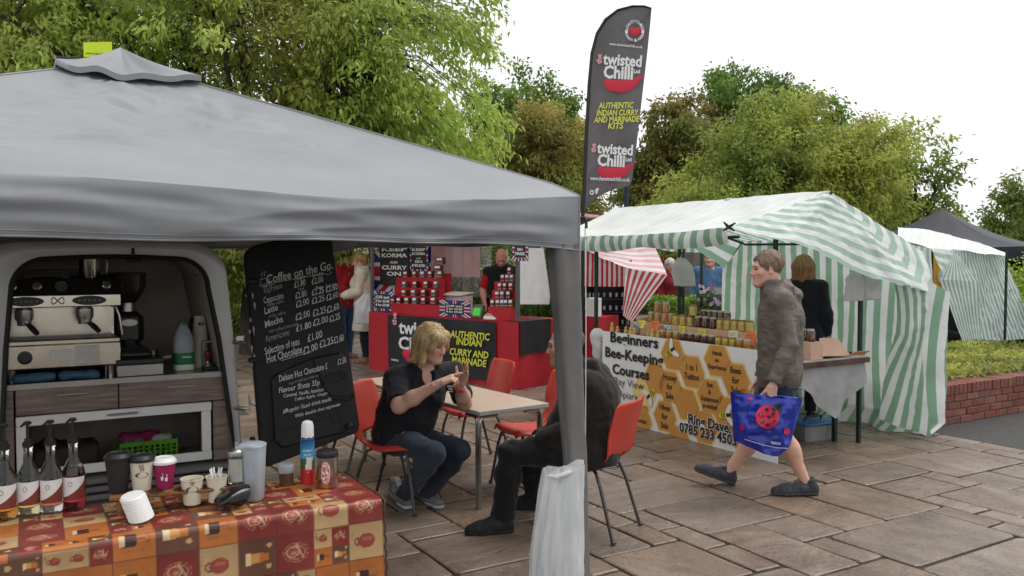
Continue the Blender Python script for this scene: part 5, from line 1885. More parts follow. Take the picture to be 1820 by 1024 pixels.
fl.box((xf0 + fw / 2, .0305, (zf0 + zf1) / 2), (fw, .021, zf1 - zf0 - 2 * fw - .001), b=.003); fl.box((xf1 - fw / 2 - .004, .0305, (zf0 + zf1) / 2), (fw, .021, zf1 - zf0 - 2 * fw - .001), b=.003)
flap = fl.build('flap_door', CABW, van)
m = MB(); m.box(((xf0 + xf1) / 2, .032, (zf0 + zf1) / 2), (xf1 - xf0 - 2 * fw, .003, zf1 - zf0 - 2 * fw)); m.build('pane', mat('pane_glass', (.85, .86, .86), .02, var=0, trans=1.0, ior=1.2), flap)
m = MB(); m.box(((xf0 + xf1) / 2 + .02, .012, zf1 - .026), (.16, .008, .012), b=.003); m.build('handle', STEEL, flap)
m = MB()                              # cupboard inside
x0, x1 = xf0 + .01, xf1 - .01
m.grid([[(x0, y, z) for z in (.487, .82)] for y in (.045, .42)]); m.grid([[(x1, y, z) for z in (.487, .82)] for y in (.045, .42)], flip=True)
m.grid([[(x, .42, z) for z in (.487, .82)] for x in (x0, x1)]); m.grid([[(x, y, .487) for y in (.045, .42)] for x in (x0, x1)])
m.build('cupboard', mat('cupboard_inside', (.26, .23, .21), .6), van, smooth=False)

# spot lamp inside
sp = thing('spot_lamp', 'small chrome spot lamp on the van ceiling by the opening', 'lamp', vw(vx(378, .15), .15, 1.58), VA)
m = MB(); m.cyl((0, 0, 0), (-.045, 0, -.01), .006, n=8); m.lathe([(.010, 0), (.017, .03), (.019, .05), (.016, .048), (0, .03)], n=14, R=roty(-1.9), o=(-.045, 0, -.01)); m.build('lamp_head', STEEL, sp)
m = MB(); m.box((.01, 0, .008), (.035, .03, .02), b=.005); m.build('bracket', BLK, sp)

# ---- chalkboard door
dBL, dBR, dTL, dTR = at(468, 834, 5.0), at(642, 767, 5.33), at(436, 440, 4.98), None
door = thing('van_door', 'open black van door used as a chalkboard coffee menu', 'door', (dBL[0], dBL[1], 0))
DB = np.array([dBL[0], dBL[1], 0])
dn = unit(np.cross(dBR - dBL, dTL - dBL)); dn = dn if dn[1] < 0 else -dn
_r = ray(587, 405); dTR = np.array([0, 0, CAM_Z]) + _r * (np.dot(dBL - np.array([0, 0, CAM_Z]), dn) / np.dot(_r, dn))
dC = (dBL + dBR + dTL + dTR) / 4
def dpt(s, t, off=0.0): return (dBL * (1 - s) + dBR * s) * (1 - t) + (dTL * (1 - s) + dTR * s) * t + dn * off
CHALKB = mat('chalkboard_black', (.012, .012, .013), .75, var=.35, scale=5, col2=(.028, .028, .030), bump=.05, bscale=60)
DPL = mat('door_plastic', (.014, .014, .015), .5, var=.2, bump=.25, bscale=300)
lp = []
for (cs, ct, a0) in ((.06, .05, pi), (.95, .05, -pi / 2), (.95, .96, 0), (.16, .955, pi / 2)):
 r1 = (.06, .05, .05, .16)[len(lp) // 8]; r2 = (.05, .05, .04, .045)[len(lp) // 8]
 for i in range(8):
  a = a0 + pi / 2 * i / 7
  lp.append((cs + r1 * cos(a), ct + r2 * sin(a)))
k = len(lp)
def dl(sc, off):
 c = np.array([.5, .5]); return [dpt(*(c + (np.array(p) - c) * sc), off) - DB for p in lp]
m = MB()
rr = [dl(.985, -.075), dl(1.0, -.06), dl(1.0, -.012), dl(.985, .0), dl(.96, .004)]
m.add(np.concatenate(rr), [(i * k + j, i * k + (j + 1) % k, (i + 1) * k + (j + 1) % k, (i + 1) * k + j) for i in range(4) for j in range(k)] + [[4 * k + j for j in range(k)], [j for j in range(k)][::-1]])
m.build('door_panel', CHALKB, door, angle=35)
def dray(px, py, off=0.004):
 r = ray(px, py); o = np.array([0, 0, CAM_Z]); tt = np.dot(dC + dn * off - o, dn) / np.dot(r, dn); return o + r * tt
# raised lower moulding with the grab recess
def dpoly(pts, o0, o1, bev=.012):
 A = [dray(*p, o0) - DB for p in pts]; c = np.mean([np.array(p) for p in pts], 0)
 Bq = [dray(*(np.array(p) + (c - np.array(p)) * .035), o1) - DB for p in pts]
 q = len(pts); mb = MB()
 mb.add(A + Bq, [(j, (j + 1) % q, q + (j + 1) % q, q + j) for j in range(q)] + [[q + j for j in range(q)]]); return mb
mo = dpoly([(492, 663), (560, 634), (605, 626), (614, 634), (631, 702), (622, 712), (590, 708), (610, 770), (500, 797), (488, 785), (480, 676)], .004, .020).build('lower_moulding', DPL, door, angle=30)
mo2 = dpoly([(556, 637), (603, 628), (613, 636), (629, 700), (618, 708), (588, 703), (577, 690)], .016, .034).build('grab_panel', DPL, door, angle=30)
m = MB(); gp = [dray(x, y, .036) - DB for x, y in ((577, 676), (580, 668), (606, 660), (613, 663), (614, 668), (610, 674), (584, 682), (578, 681))]
m.tube(gp, .006, 6, closed=True); m.build('grab_handle', DPL, door)
m = MB(); m.poly([dray(x, y, .0345) - DB for x, y in ((581, 674), (583, 671), (606, 664), (610, 667), (607, 671), (585, 679))]); m.build('recess_shade', DARK, door, smooth=False)  # flat dark patch paints the shade inside the handle hollow
m = dpoly([(487, 770), (590, 742), (593, 755), (489, 786)], .020, .032); m.build('lock_bar', DPL, door, angle=30)
for (x, y) in ((622, 757), (449, 500), (449, 640)):
 m = MB(); m.box(dray(x, y, .02) - DB, (.05, .03, .03), R=rotz(.4), b=.008); m.build('stop_block', BLK, door)
# hand lettering in chalk
CHALK = mat('chalk', (.72, .72, .71), .95, var=.25, scale=60)
CHALKF = mat('chalk_faint', (.36, .36, .36), .95, var=.35, scale=60)
dx = unit(dBR - dBL); dy = unit(np.cross(dn, dx)); dy = dy if dy[2] > 0 else -dy
lines = [('Coffee on the Go.', 473, 505, 590, 478, .27, 0), ('Single', 524, 499, 542, 494, .1, 0), ('Double', 555, 493, 575, 488, .1, 0),
 ('£1.80', 523, 512, 544, 507, .2, 0), ('£2.00', 554, 506, 575, 501, .2, 0), ('Espresso', 469, 521, 502, 512, .19, 1), ('Cappuccino', 469, 540, 504, 530, .2, 0), ('frothy coffee', 475, 546, 504, 538, .11, 1),
 ('Sml', 530, 518, 541, 515, .1, 1), ('Reg', 561, 515, 572, 512, .1, 0), ('Large', 579, 512, 598, 507, .1, 0),
 ('£2.00', 525, 532, 546, 526, .2, 0), ('£2.25', 554, 526, 577, 520, .2, 0), ('£2.60', 579, 520, 601, 514, .2, 0), ('Latte', 470, 559, 494, 551, .2, 0), ('milky coffee', 478, 565, 508, 558, .1, 1),
 ('£2.00', 526, 547, 550, 540, .2, 0), ('£2.25', 554, 541, 578, 534, .2, 0), ('£2.60', 580, 535, 602, 528, .2, 0), ('Mocha', 471, 583, 503, 572, .21, 0), ('with coffee & chocolate', 478, 592, 530, 578, .1, 1),
 ('£2.00', 525, 570, 552, 562, .21, 0), ('£2.25', 556, 563, 581, 555, .21, 0), ('£2.60', 581, 557, 604, 549, .21, 0), ('Americano', 472, 609, 516, 595, .21, 1), ('£1.80', 526, 590, 554, 582, .2, 0), ('£2.00', 556, 580, 584, 572, .21, 0), ('£2.25', 586, 573, 606, 566, .2, 0),
 ('Selection of teas', 471, 631, 533, 612, .22, 0), ('£1.00', 547, 608, 574, 599, .23, 0), ('Hot Chocolate', 474, 646, 537, 627, .24, 0), ('£2.00', 539, 631, 566, 621, .23, 0), ('£2.25', 568, 619, 594, 610, .23, 0), ('£2.60', 594, 611, 612, 605, .22, 0),
 ('Deluxe Hot Chocolate £', 496, 679, 583, 655, .2, 0), ('£2.50', 600, 649, 616, 644, .18, 0), ('topped with marshmallows', 513, 684, 566, 669, .08, 1), ('Flavour Shots 35p', 495, 699, 568, 684, .17, 0), ('Caramel, Vanilla, hazelnut', 503, 707, 575, 695, .115, 0),
 ('Toffee Apple, Ginger', 523, 713, 582, 701, .1, 0), ('#Regular Sized drink made', 503, 735, 589, 712, .125, 0), ('With double shot espresso', 524, 743, 604, 721, .11, 0)]
for (s, x0, y0, x1, y1, sz, fa) in lines:
 p, q = dray(x0, y0, .0445 if y0 > 640 else .007) - DB, dray(x1, y1, .0445 if y0 > 640 else .007) - DB
 w = np.linalg.norm(q - p); rt = unit(q - p)
 ml = MB()
 put_text(ml, s, plane_T(p, rt, dy - rt * np.dot(dy, rt)), (0, 0), sz * .27, align='LEFT', fit=w, shear=.25, bold=.010, off=0.0)
 ml.build('chalk_lettering', CHALKF if fa else CHALK, door, smooth=False)
def chalkline(pts, nm, r=.0016, off=.008):
 ml = MB(); ml.tube([dray(x, y, off) - DB for x, y in pts], r, 4); ml.build(nm, CHALK, door, smooth=False)
chalkline([(472 + i, 507 - i * .1 + 4 * sin(i * .9) * (i < 12)) for i in range(0, 14)] + [(490 + i * 4, 502 - i * .75) for i in range(0, 22)] + [(584, 488), (589, 484), (586, 480), (581, 482)], 'chalk_flourish')
chalkline([(475, 502), (479, 500), (479, 496), (475, 497), (474, 504), (468, 507), (463, 504), (462, 497), (475, 494)], 'chalk_cup')
chalkline([(460, 507), (469, 510), (478, 505)], 'chalk_saucer')
chalkline([(465, 492), (464, 487), (467, 483)], 'chalk_steam'); chalkline([(470, 491), (469, 486), (472, 482)], 'chalk_steam')
chalkline([(500, 641), (539, 629)], 'chalk_underline')
for k_ in range(14):
 m = MB(); x, y = 443 + rng.uniform(-3, 9), rng.uniform(480, 740)
 m.poly([dray(x, y, .006) - DB, dray(x + 3, y + 4, .006) - DB, dray(x + 2, y + rng.uniform(8, 20), .006) - DB, dray(x - 1, y + 7, .006) - DB])
 m.build('chipped_paint', mat('chip_grey', (.35, .35, .34), .8), door, smooth=False)

# ================================================================== coffee machine
CHROME = mat('polished_chrome', (.86, .79, .68), .2, metal=1, var=.10, scale=4)
BLKMET = mat('black_metal', (.02, .019, .019), .35, var=.1, spec=.6)
my = .07
mx0, mx1 = vx(-2, my), vx(213, my)
mw = mx1 - mx0
cmx = thing('espresso_machine', 'polished two group espresso machine on the van worktop', 'coffee machine', vw((mx0 + mx1) / 2, my, CT), VA)
h2 = mw / 2
m = MB(); m.box((0, .20, .135), (mw, .40, .13), b=.006); m.build('base_panel', CHROME, cmx)
m = MB(); m.box((0, .115, .212), (mw - .01, .26, .026), b=.005); tr_ = m.build('drip_tray', CHROME, cmx)
m = MB()
for k_ in range(12): m.box((0, .01 + k_ * .018, .2275), (mw - .04, .006, .004))
m.build('tray_grille', BLKMET, tr_)['kind'] = 'stuff'
m = MB(); m.box((0, .27, .31), (mw - .02, .03, .20), b=.004); m.build('back_panel', CHROME, cmx)
m = MB(); m.box((0, .16, .435), (mw, .32, .07), b=.008); m.box((0, -.006, .435), (mw + .006, .012, .066), b=.004); m.build('head_panel', CHROME, cmx)
m = MB(); m.prism([(-.0, .47), (.34, .47), (.34, .55), (.08, .55)], -h2, h2, T=lambda V: np.column_stack([V[:, 2], V[:, 0], V[:, 1]])); m.build('top_panel', BLKMET, cmx, smooth=False)
for x in (-.19 * mw / .65, .15 * mw / .65):
 m = MB(); V = [(x + .085 * cos(2 * pi * i / 28), -.0125 - .004 * 0, .436 + .026 * sin(2 * pi * i / 28)) for i in range(28)]
 m.add(V + [(a, -.017, c) for a, b, c in V], [(i, (i + 1) % 28, 28 + (i + 1) % 28, 28 + i) for i in range(28)] + [[28 + i for i in range(28)]]); pad = m.build('button_pad', BLKMET, cmx, smooth=False)
 m = MB()
 for i in range(5): m.box((x - .05 + .025 * i, -.019, .437), (.016, .004, .012), b=.002)
 m.build('buttons', mat('button_grey', (.2, .2, .2), .4), pad)
m = MB(); m.tube([(-.02 + .03 * cos(q), -.014, .437 + .018 * sin(2 * q)) for q in np.linspace(0, 2 * pi, 24, endpoint=False)], .003, 5, closed=True); m.build('emblem', mat('emblem_silver', (.45, .40, .35), .3, metal=1), cmx)
for x in (-.20 * mw / .65, .13 * mw / .65):
 m = MB(); m.lathe([(.042, .33), (.046, .345), (.046, .385), (.030, .40), (0, .40)], o=(x, .10, 0), n=20); gh = m.build('group_head', STEEL, cmx)
 m = MB(); m.lathe([(.0, .298), (.034, .30), (.038, .335), (0, .336)], o=(x, .10, 0), n=18)
 m.tube([(x, .10, .315), (x + .02, .02, .308)], [.011, .009], 8); m.build('basket', STEEL, gh)
 m = MB(); m.tube([(x + .02, .02, .308), (x + .035, -.03, .295), (x + .055, -.09, .272)], [.012, .016, .014], 10); m.build('handle', PUMP, gh)
for x, g in ((-.24, 0), (-.12, 0), (.0, 1), (.23, 0)):
 m = MB(); R_ = rotx(pi / 2 - .5)
 if g: m.lathe([(.030, 0), (.032, .006), (.030, .012), (.027, .012), (.026, .008), (0, .008)], o=(x * mw / .6, .035, .51), n=22, R=R_)
 else: m.lathe([(.014, 0), (.016, .02), (.024, .028), (.024, .042), (.018, .048), (0, .049)], o=(x * mw / .6, .035, .50), n=18, R=R_)
 m.build('gauge' if g else 'knob', STEEL, cmx)
for s_ in (-1, 1):
 m = MB(); x = s_ * (h2 - .045); m.tube([(x, .02, .40), (x + s_ * .02, -.03, .395), (x + s_ * .035, -.035, .35), (x + s_ * .05, -.03, .24)], .006, 8); m.build('steam_wand', STEEL, cmx)
m = MB(); m.tube([(-h2 + .01, .30, .60), (h2 - .16, .30, .60)], .005, 6); m.tube([(-h2 + .01, .30, .58), (h2 - .16, .30, .58)], .005, 6); m.tube([(-h2 + .02, .30, .545), (-h2 + .02, .30, .60)], .005, 6); m.tube([(h2 - .17, .30, .545), (h2 - .17, .30, .60)], .005, 6); m.build('cup_rail', STEEL, cmx)
for x in (-h2 + .05, h2 - .05):
 for y in (.06, .34):
  m = MB(); m.lathe([(.02, .0), (.02, .05), (.024, .072)], o=(x, y, 0), n=12); m.build('foot', STEEL, cmx)
m = MB(); m.lathe([(.0, 0), (.035, 0), (.036, .006), (.026, .008), (.025, .002), (0, .002)], o=(-.18, -.001, .135), n=22, R=rotx(pi / 2)); m.build('dial', BLKMET, cmx)
m = MB(); m.box((-.005, -.003, .14), (.12, .004, .06), b=.001); m.build('note', PAPERW, cmx)
m = MB(); m.box((.12, -.004, .135), (.12, .006, .105), b=.003); m.build('cloth_flap', mat('wiping_cloth', (.62, .60, .56), .9), cmx)
# blue cloths under the machine
for i, x in enumerate((-.14, .08)):
 t = thing('folded_cloth', ('folded blue cloth under the espresso machine by its dial', 'folded blue cloth under the espresso machine by its note')[i], 'cloth', vw((mx0 + mx1) / 2 + x, my + .03, CT), VA)
 s = SDF((-.12, -.08, -.02), (.12, .08, .08), .008); s.cap((-.08, 0, .022), (.08, 0, .022), .024, None, 0, axis=(0, 1, 0), ratio=2.0); s.noise(.006, 30, i)
 s.plane((0, 0, .0), (0, 0, -1)); solid('cloth', s, mat('blue_cloth', (.05, .13, .20), .95, var=.15), t)
# things on the machine
def on_mach(x, y=.2): return vw((mx0 + mx1) / 2 + x, my + y, CT + .551)
t = thing('steel_jug', 'shiny steel milk jug on top of the espresso machine', 'jug', on_mach(.165 * mw / .65, .14), VA)
m = MB(); m.lathe([(.052, 0), (.055, .004), (.055, .125), (.057, .128), (.053, .126), (.052, .006), (0, .006)], n=28); m.build('jug_wall', mat('mirror_steel', (.75, .74, .72), .07, metal=1, var=0), t)
m = MB(); m.tube([(.052, 0, .115), (.085, 0, .11), (.092, 0, .08), (.085, 0, .03), (.054, 0, .02)], .004, 6); m.build('handle', STEEL, t)
t = thing('red_cup', 'dark red paper cup standing on the espresso machine', 'cup', on_mach(-.235 * mw / .65, .14), VA)
m = MB(); m.lathe([(.030, 0), (.042, .10), (.044, .104), (.040, .102), (.028, .004), (0, .004)], n=22); m.build('cup_wall', mat('dark_red_card', (.10, .012, .012), .6, var=.15), t)
m = MB(); m.tube([(-.06, -.04, .10), (.01, -.04, .075)], [.005, .007], 6); m.build('spoon', STEEL, t)

# grinder
gp_ = vw(vx(226, .40), .40, CT)
t = thing('coffee_grinder', 'black coffee grinder with a wide dark bean hopper', 'grinder', gp_, VA)
m = MB(); m.lathe([(.035, .40), (.05, .405), (.085, .46), (.100, .50), (.104, .57), (.106, .575), (.09, .582), (0, .582)], n=28, sq=3); m.build('hopper', mat('smoked_plastic', (.03, .026, .024), .12, var=.1, coat=.5), t)
m = MB(); m.lathe([(.038, .345), (.045, .35), (.045, .40), (.036, .405)], n=20); m.build('collar', STEEL, t)
m = MB(); m.box((0, .01, .25), (.165, .17, .20), b=.035); m.box((0, .02, .08), (.15, .17, .16), b=.02); m.build('grinder_case', BLKMET, t)
m = MB(); V = [(.045 * cos(2 * pi * i / 20), -.078, .285 + .020 * sin(2 * pi * i / 20)) for i in range(20)]; m.add(V, [list(range(20))[::-1]]); m.build('badge', mat('badge_silver', (.5, .48, .45), .3, metal=.6), t, smooth=False)
m = MB(); m.cyl((0, -.10, .16), (0, -.02, .17), .03, n=14); m.tube([(.02, -.08, .13), (.03, -.14, .12)], .008, 6); m.build('doser', BLKMET, t)
# knock box drawer
t = thing('knock_box', 'low steel knock box with a black top beside the grinder', 'box', vw(vx(243, .16), .16, CT), VA)
m = MB(); m.box((0, 0, .033), (.245, .22, .066), b=.004); m.build('case', mat('satin_steel2', (.42, .40, .38), .3, metal=1, var=.1), t)
m = MB(); m.box((0, 0, .082), (.25, .225, .03), b=.006); m.box((-.02, .0, .12), (.18, .16, .05), b=.02); m.build('black_top', BLKMET, t)
m = MB(); m.tube([(.1, -.06, .085), (.17, -.05, .095)], [.007, .009], 8); m.build('handle', mat('light_wood', (.35, .22, .11), .6), t)
# steel pitcher, milk, cups, tamper stand
t = thing('small_pitcher', 'small steel pitcher behind the knock box', 'jug', vw(vx(268, .34), .34, CT), VA)
m = MB(); m.lathe([(.035, 0), (.040, .005), (.036, .07), (.032, .09), (.036, .115), (.034, .113), (.030, .09), (.03, .01), (0, .01)], n=22); m.build('jug_wall', STEEL, t)
t = thing('milk_bottle', 'large plastic milk bottle with green cap and label', 'bottle', vw(vx(324, .22), .22, CT), VA)
MILKP = mat('milk_plastic', (.50, .54, .58), .35, var=.03, transl=.3)
m = MB(); m.lathe([(.054, 0), (.058, .006), (.058, .15), (.054, .19), (.040, .235), (.022, .262), (.019, .275), (0, .276)], n=28, sq=3.2); m.build('bottle_wall', MILKP, t)
m = MB(); m.lathe([(.0585, .035), (.0588, .036), (.0588, .105), (.0585, .106)], n=28, sq=3.2); m.build('label', mat('milk_green', (.02, .20, .07), .5, var=.05), t)
m = MB(); m.lathe([(.0585, .002), (.0587, .003), (.0587, .033), (.0585, .034)], n=28, sq=3.2); m.build('milk_level', mat('milk_white2', (.72, .69, .60), .4, var=.02), t)
m = MB(); m.lathe([(.021, .268), (.022, .272), (.022, .288), (.019, .291), (0, .291)], n=18); m.build('cap', MATS['milk_green'], t)
m = MB(); m.box((.01, -.0592, .08), (.05, .001, .008)); m.build('label_stripe', PAPERW, t)
def cup_stack(p, label, nn, mt, logo):
 t = thing('cup_stack', label, 'cups', p, VA, 'stacks of takeaway cups in the van')
 for k_ in range(nn):
  m = MB(); z = k_ * .0125
  m.lathe([(.043, z), (.0445, z + .002), (.0435, z + .006), (.042, z + .010)] + ([(.031, z + .10), (.030, z + .102), (0, z + .102)] if k_ == nn - 1 else [(.041, z + .013)]), n=22)
  m.build('cup', mt, t)
 if logo:
  m = MB(); V = []
  z0 = (nn - 1) * .0125
  for i in range(20):
   a = 2 * pi * i / 20; zz = z0 + .055 + .011 * sin(a); u = -pi / 2 + .5 * cos(a); r_2 = .0425 - .011 * (zz - z0 - .01) / .09 + .0012
   V.append((r_2 * cos(u), r_2 * sin(u), zz))
  m.add(V, [list(range(20))]); m.build('emblem', DARKLOGO, t, smooth=False)
cup_stack(vw(vx(354, .30), .30, CT), 'tall upside-down stack of cream paper cups with brown emblem', 18, CREAMC, True)
cup_stack(vw(vx(346, .52), .52, CT), 'stack of black cups with pale rim behind the cream cups', 16, mat('black_card2', (.02, .019, .018), .6), False)
t = thing('tamper_stand', 'small steel bracket stand by the van opening', 'stand', vw(vx(378, .20), .20, CT), VA)
m = MB(); m.box((0, 0, .008), (.13, .10, .016), b=.003); m.build('foot_plate', BLKMET, t)
m = MB(); m.box((-.055, .03, .085), (.014, .03, .14), b=.003); m.box((0, .03, .160), (.125, .03, .014), b=.003); m.build('bracket', mat('satin_alu', (.35, .33, .32), .4, metal=.7), t)
def tamper(x, label, mt):
 t = thing('tamper', label, 'tamper', vw(vx(x, .17), .17, CT + .017), VA)
 m = MB(); m.lathe([(.026, 0), (.027, .002), (.027, .012), (.012, .018), (.009, .03)], n=18); m.build('base', STEEL, t)
 m = MB(); m.lathe([(.009, .028), (.010, .045), (.018, .065), (.019, .08), (.012, .092), (0, .094)], n=16); m.build('handle', mt, t)
tamper(367, 'coffee tamper with a red wooden handle', mat('tamper_red', (.16, .02, .015), .4, coat=.4))
tamper(388, 'coffee tamper with a steel handle', STEEL)
# green basket in the cupboard
t = thing('plastic_basket', 'green plastic basket with punched sides behind the glass flap', 'basket', vw(vx(258, .16), .20, .489), VA)
GRN = mat('lime_plastic', (.12, .38, .02), .4, var=.08, spec=.5)
m = MB(); bw, bd_, bh = .30, .20, .125
for (nx, ox, oy, rz_) in ((10, 0, -bd_ / 2, 0), (10, 0, bd_ / 2, 0), (7, -bw / 2, 0, pi / 2), (7, bw / 2, 0, pi / 2)):
 W_ = bw if rz_ == 0 else bd_; R_ = rotz(rz_)
 def pl(x, z, sx, sz): m.box(R_ @ np.array([x, 0, z]) + np.array([ox, oy, 0]), (sx, .004, sz), R=R_)
 pl(0, bh - .012, W_ + .012, .026); pl(0, .015, W_, .03); pl(0, .06, W_, .006); pl(0, .083, W_, .006)
 for i in range(nx + 1): pl(-W_ / 2 + i * W_ / nx, .065, .010, .08)
m.box((0, 0, .004), (bw, bd_, .006)); m.build('basket_wall', GRN, t, smooth=False)
for i, (c_, x, y, z, sx, sz, lab) in enumerate((((.35, .01, .10), -.04, .0, .13, .22, .05, 'pink cloth bundle in the green basket'), ((.55, .55, .52), .08, -.02, .12, .12, .04, 'white folded paper bundle in the green basket'), ((.12, .13, .14), -.08, -.03, .115, .12, .045, 'grey bag stuffed in the green basket'))):
 t = thing('cloth_bundle', lab, 'bundle', vw(vx(258, .16) + x, .20 + y, .489 + .03), VA)
 s = SDF((-.16, -.10, -.04), (.16, .10, .14), .008); s.cap((-sx / 2 + .03, 0, z - .03), (sx / 2 - .03, 0, z - .03), sz * .7, None, 0, axis=(0, 1, 0), ratio=1.6); s.noise(.010, 22, i)
 solid('bundle', s, mat('bundle_%s' % ('pink', 'white', 'grey')[i], c_, .9), t)
t = thing('dark_case', 'dark appliance case behind the glass flap', 'case', vw(vx(110, .2), .22, .489), VA)
m = MB(); m.box((0, 0, .07), (.34, .2, .14), b=.02); m.box((-.08, -.03, .15), (.10, .10, .05), b=.02); m.build('case', mat('dark_brown_case', (.04, .028, .022), .5), t)
# tubs and box on the van roof
for i, px in enumerate((121, 165)):
 t = thing('roof_tub', ('pale plastic tub on the van roof beside the gap', 'pale plastic tub on the van roof beside the box')[i], 'tub', vw(vx(px, .25), .25, 1.775), VA)
 m = MB(); m.lathe([(.045, 0), (.055, .004), (.062, .06), (.064, .065), (0, .067)], n=22); m.build('tub', mat('tub_cream', (.48, .45, .36), .5), t)
 m = MB(); m.lathe([(.066, .062), (.067, .066), (.067, .08), (0, .083)], n=22); m.build('lid', mat('tub_lid', (.16, .15, .13), .5), t)
t = thing('roof_box', 'small purple and pink carton on the van roof', 'box', vw(vx(277, .22), .22, 1.775), VA)
m = MB(); m.box((0, 0, .05), (.15, .1, .1), b=.003); m.build('carton', mat('carton_purple', (.07, .05, .13), .6), t)
m = MB(); m.prism([(.048 * cos(a), .036 * sin(a)) for a in np.linspace(0, 2 * pi, 20, endpoint=False)], 0, .002, T=plane_T((.02, -.0505, .05), (1, 0, 0), (0, 0, 1))); m.build('print', mat('carton_pink', (.35, .18, .22), .6), t, smooth=False)
# small red extinguisher by the door
t = thing('fire_extinguisher', 'small red fire extinguisher beside the open door', 'extinguisher', at(449, 795, 4.8) * np.array([1, 1, 0]) + np.array([0, 0, .0]))
m = MB(); z0 = .42
m.lathe([(.0, z0), (.028, z0), (.03, z0 + .01), (.03, z0 + .16), (.012, z0 + .2), (.01, z0 + .21), (0, z0 + .21)], n=18); m.build('cylinder', mat('fire_red', (.35, .01, .02), .35, coat=.4), t)
m = MB(); m.box((0, 0, z0 + .22), (.03, .02, .03), b=.005); m.tube([(0, 0, z0), (0, 0, 0.03)], .02, 8); m.build('bracket_post', BLK, t)
# ================================================================== cafe table and red chairs
REDP = mat('red_shell_plastic', (.56, .055, .035), .38, var=.07, scale=4, spec=.45, bump=.05, bscale=150)
TUBE = mat('dark_steel_tube', (.10, .095, .09), .35, metal=.8, var=.1)
TSTEEL = mat('table_steel', (.42, .40, .37), .28, metal=1, var=.08)
LAM = mat('peach_laminate', (.56, .42, .32), .35, var=.05, scale=3, spec=.5, coat=.15)
EDGE = mat('grey_edging', (.40, .39, .36), .45)
TN = np.array([-.205, 5.43, 0])
tu, tv = np.array([cos(radians(36)), sin(radians(36)), 0]), np.array([-sin(radians(36)), cos(radians(36)), 0])
TW, TLn, TH_ = .565, 1.78, .68
ct = thing('cafe_table', 'long peach topped steel table between the seated woman and man', 'table', TN, radians(36))
m = MB(); m.box((TW / 2, TLn / 2, TH_ - .012), (TW - .012, TLn - .012, .024), b=.003); m.build('table_top', LAM, ct)
m = MB()
for (c_, s_) in (((TW / 2, .004, 0), (TW, .010, .03)), ((TW / 2, TLn - .004, 0), (TW, .010, .03)), ((.004, TLn / 2, 0), (.010, TLn - .022, .03)), ((TW - .004, TLn / 2, 0), (.010, TLn - .022, .03))):
 m.box((c_[0], c_[1], TH_ - .0135), s_, b=.004)
m.build('edging', EDGE, ct)
for (x, sx) in ((.03, 1), (TW - .03, -1)):
 for (y, sy) in ((.05, 1), (TLn - .05, -1)):
  m = MB(); m.tube([(x + sx * .14, y, TH_ - .045), (x + sx * .03, y, TH_ - .045), (x + sx * .008, y, TH_ - .06), (x, y, TH_ - .10), (x, y, .0)], .0125, 8)
  m.tube([(x, y + sy * .16, TH_ - .046), (x, y + sy * .06, TH_ - .046), (x, y + sy * .036, TH_ - .06), (x, y + sy * .03, TH_ - .10), (x, y + sy * .03, .0)], .0115, 8)
  m.build('leg', TSTEEL, ct)
m = MB(); m.box((TW / 2, TLn / 2, TH_ - .04), (TW - .1, .03, .02)); m.box((TW / 2, .12, TH_ - .04), (TW - .1, .03, .02)); m.build('frame_rail', TSTEEL, ct)

def chair_shell():
 prof = [(.215, .405), (.205, .425), (.17, .432), (.08, .424), (-.02, .418), (-.10, .424), (-.165, .445), (-.20, .485), (-.22, .54), (-.238, .60), (-.255, .66), (-.272, .72), (-.288, .775), (-.297, .80), (-.302, .808)]
 prof = np.array(prof)
 # resample
 d = np.r_[0, np.cumsum(np.linalg.norm(np.diff(prof, axis=0), axis=1))]
 L = np.linspace(0, d[-1], 36)
 px, pz = np.interp(L, d, prof[:, 0]), np.interp(L, d, prof[:, 1])
 nw = 25
 P = np.zeros((36, nw, 3))
 for i in range(36):
  f = L[i] / d[-1]
  hw = .205 if f < .35 else .205 - .035 * min(1, (f - .35) / .12) if f < .5 else .170 + .035 * min(1, (f - .5) / .2)
  if f > .93: hw -= .03 * ((f - .93) / .07) ** 2
  if f < .06: hw -= .025 * ((.06 - f) / .06) ** 2
  for j in range(nw):
   w = -1 + 2 * j / (nw - 1)
   cup = abs(w) ** 2.4
   seat = max(0, 1 - f / .45); back = max(0, (f - .4) / .6)
   roll = max(0, (abs(w) - .86) / .14)
   x = px[i] + cup * (.05 * min(1, back * 1.6)) - roll * .018 * min(1, back * 3)
   z = pz[i] + cup * .022 * seat - roll * .03 * min(1, seat * 3)
   P[i, j] = (x, w * hw, z)
 mb = MB(); F = []
 for i in range(35):
  for j in range(nw - 1):
   f = (L[i] + L[i + 1]) / 2 / d[-1]; w = -1 + 2 * (j + .5) / (nw - 1)
   if .455 < f < .585 and abs(w) < .62 - 2.2 * abs(f - .52) ** 1.0: continue     # the slot low in the back
   F.append((i * nw + j, i * nw + j + 1, (i + 1) * nw + j + 1, (i + 1) * nw + j))
 mb.add(P.reshape(-1, 3), F)
 return mb
ch0 = thing('chair', '', 'chair', (0, 0, 0), 0)
o = chair_shell().build('seat_shell', REDP, ch0, angle=60)
md = o.modifiers.new('thick', 'SOLIDIFY'); md.thickness = .009; md.offset = 0
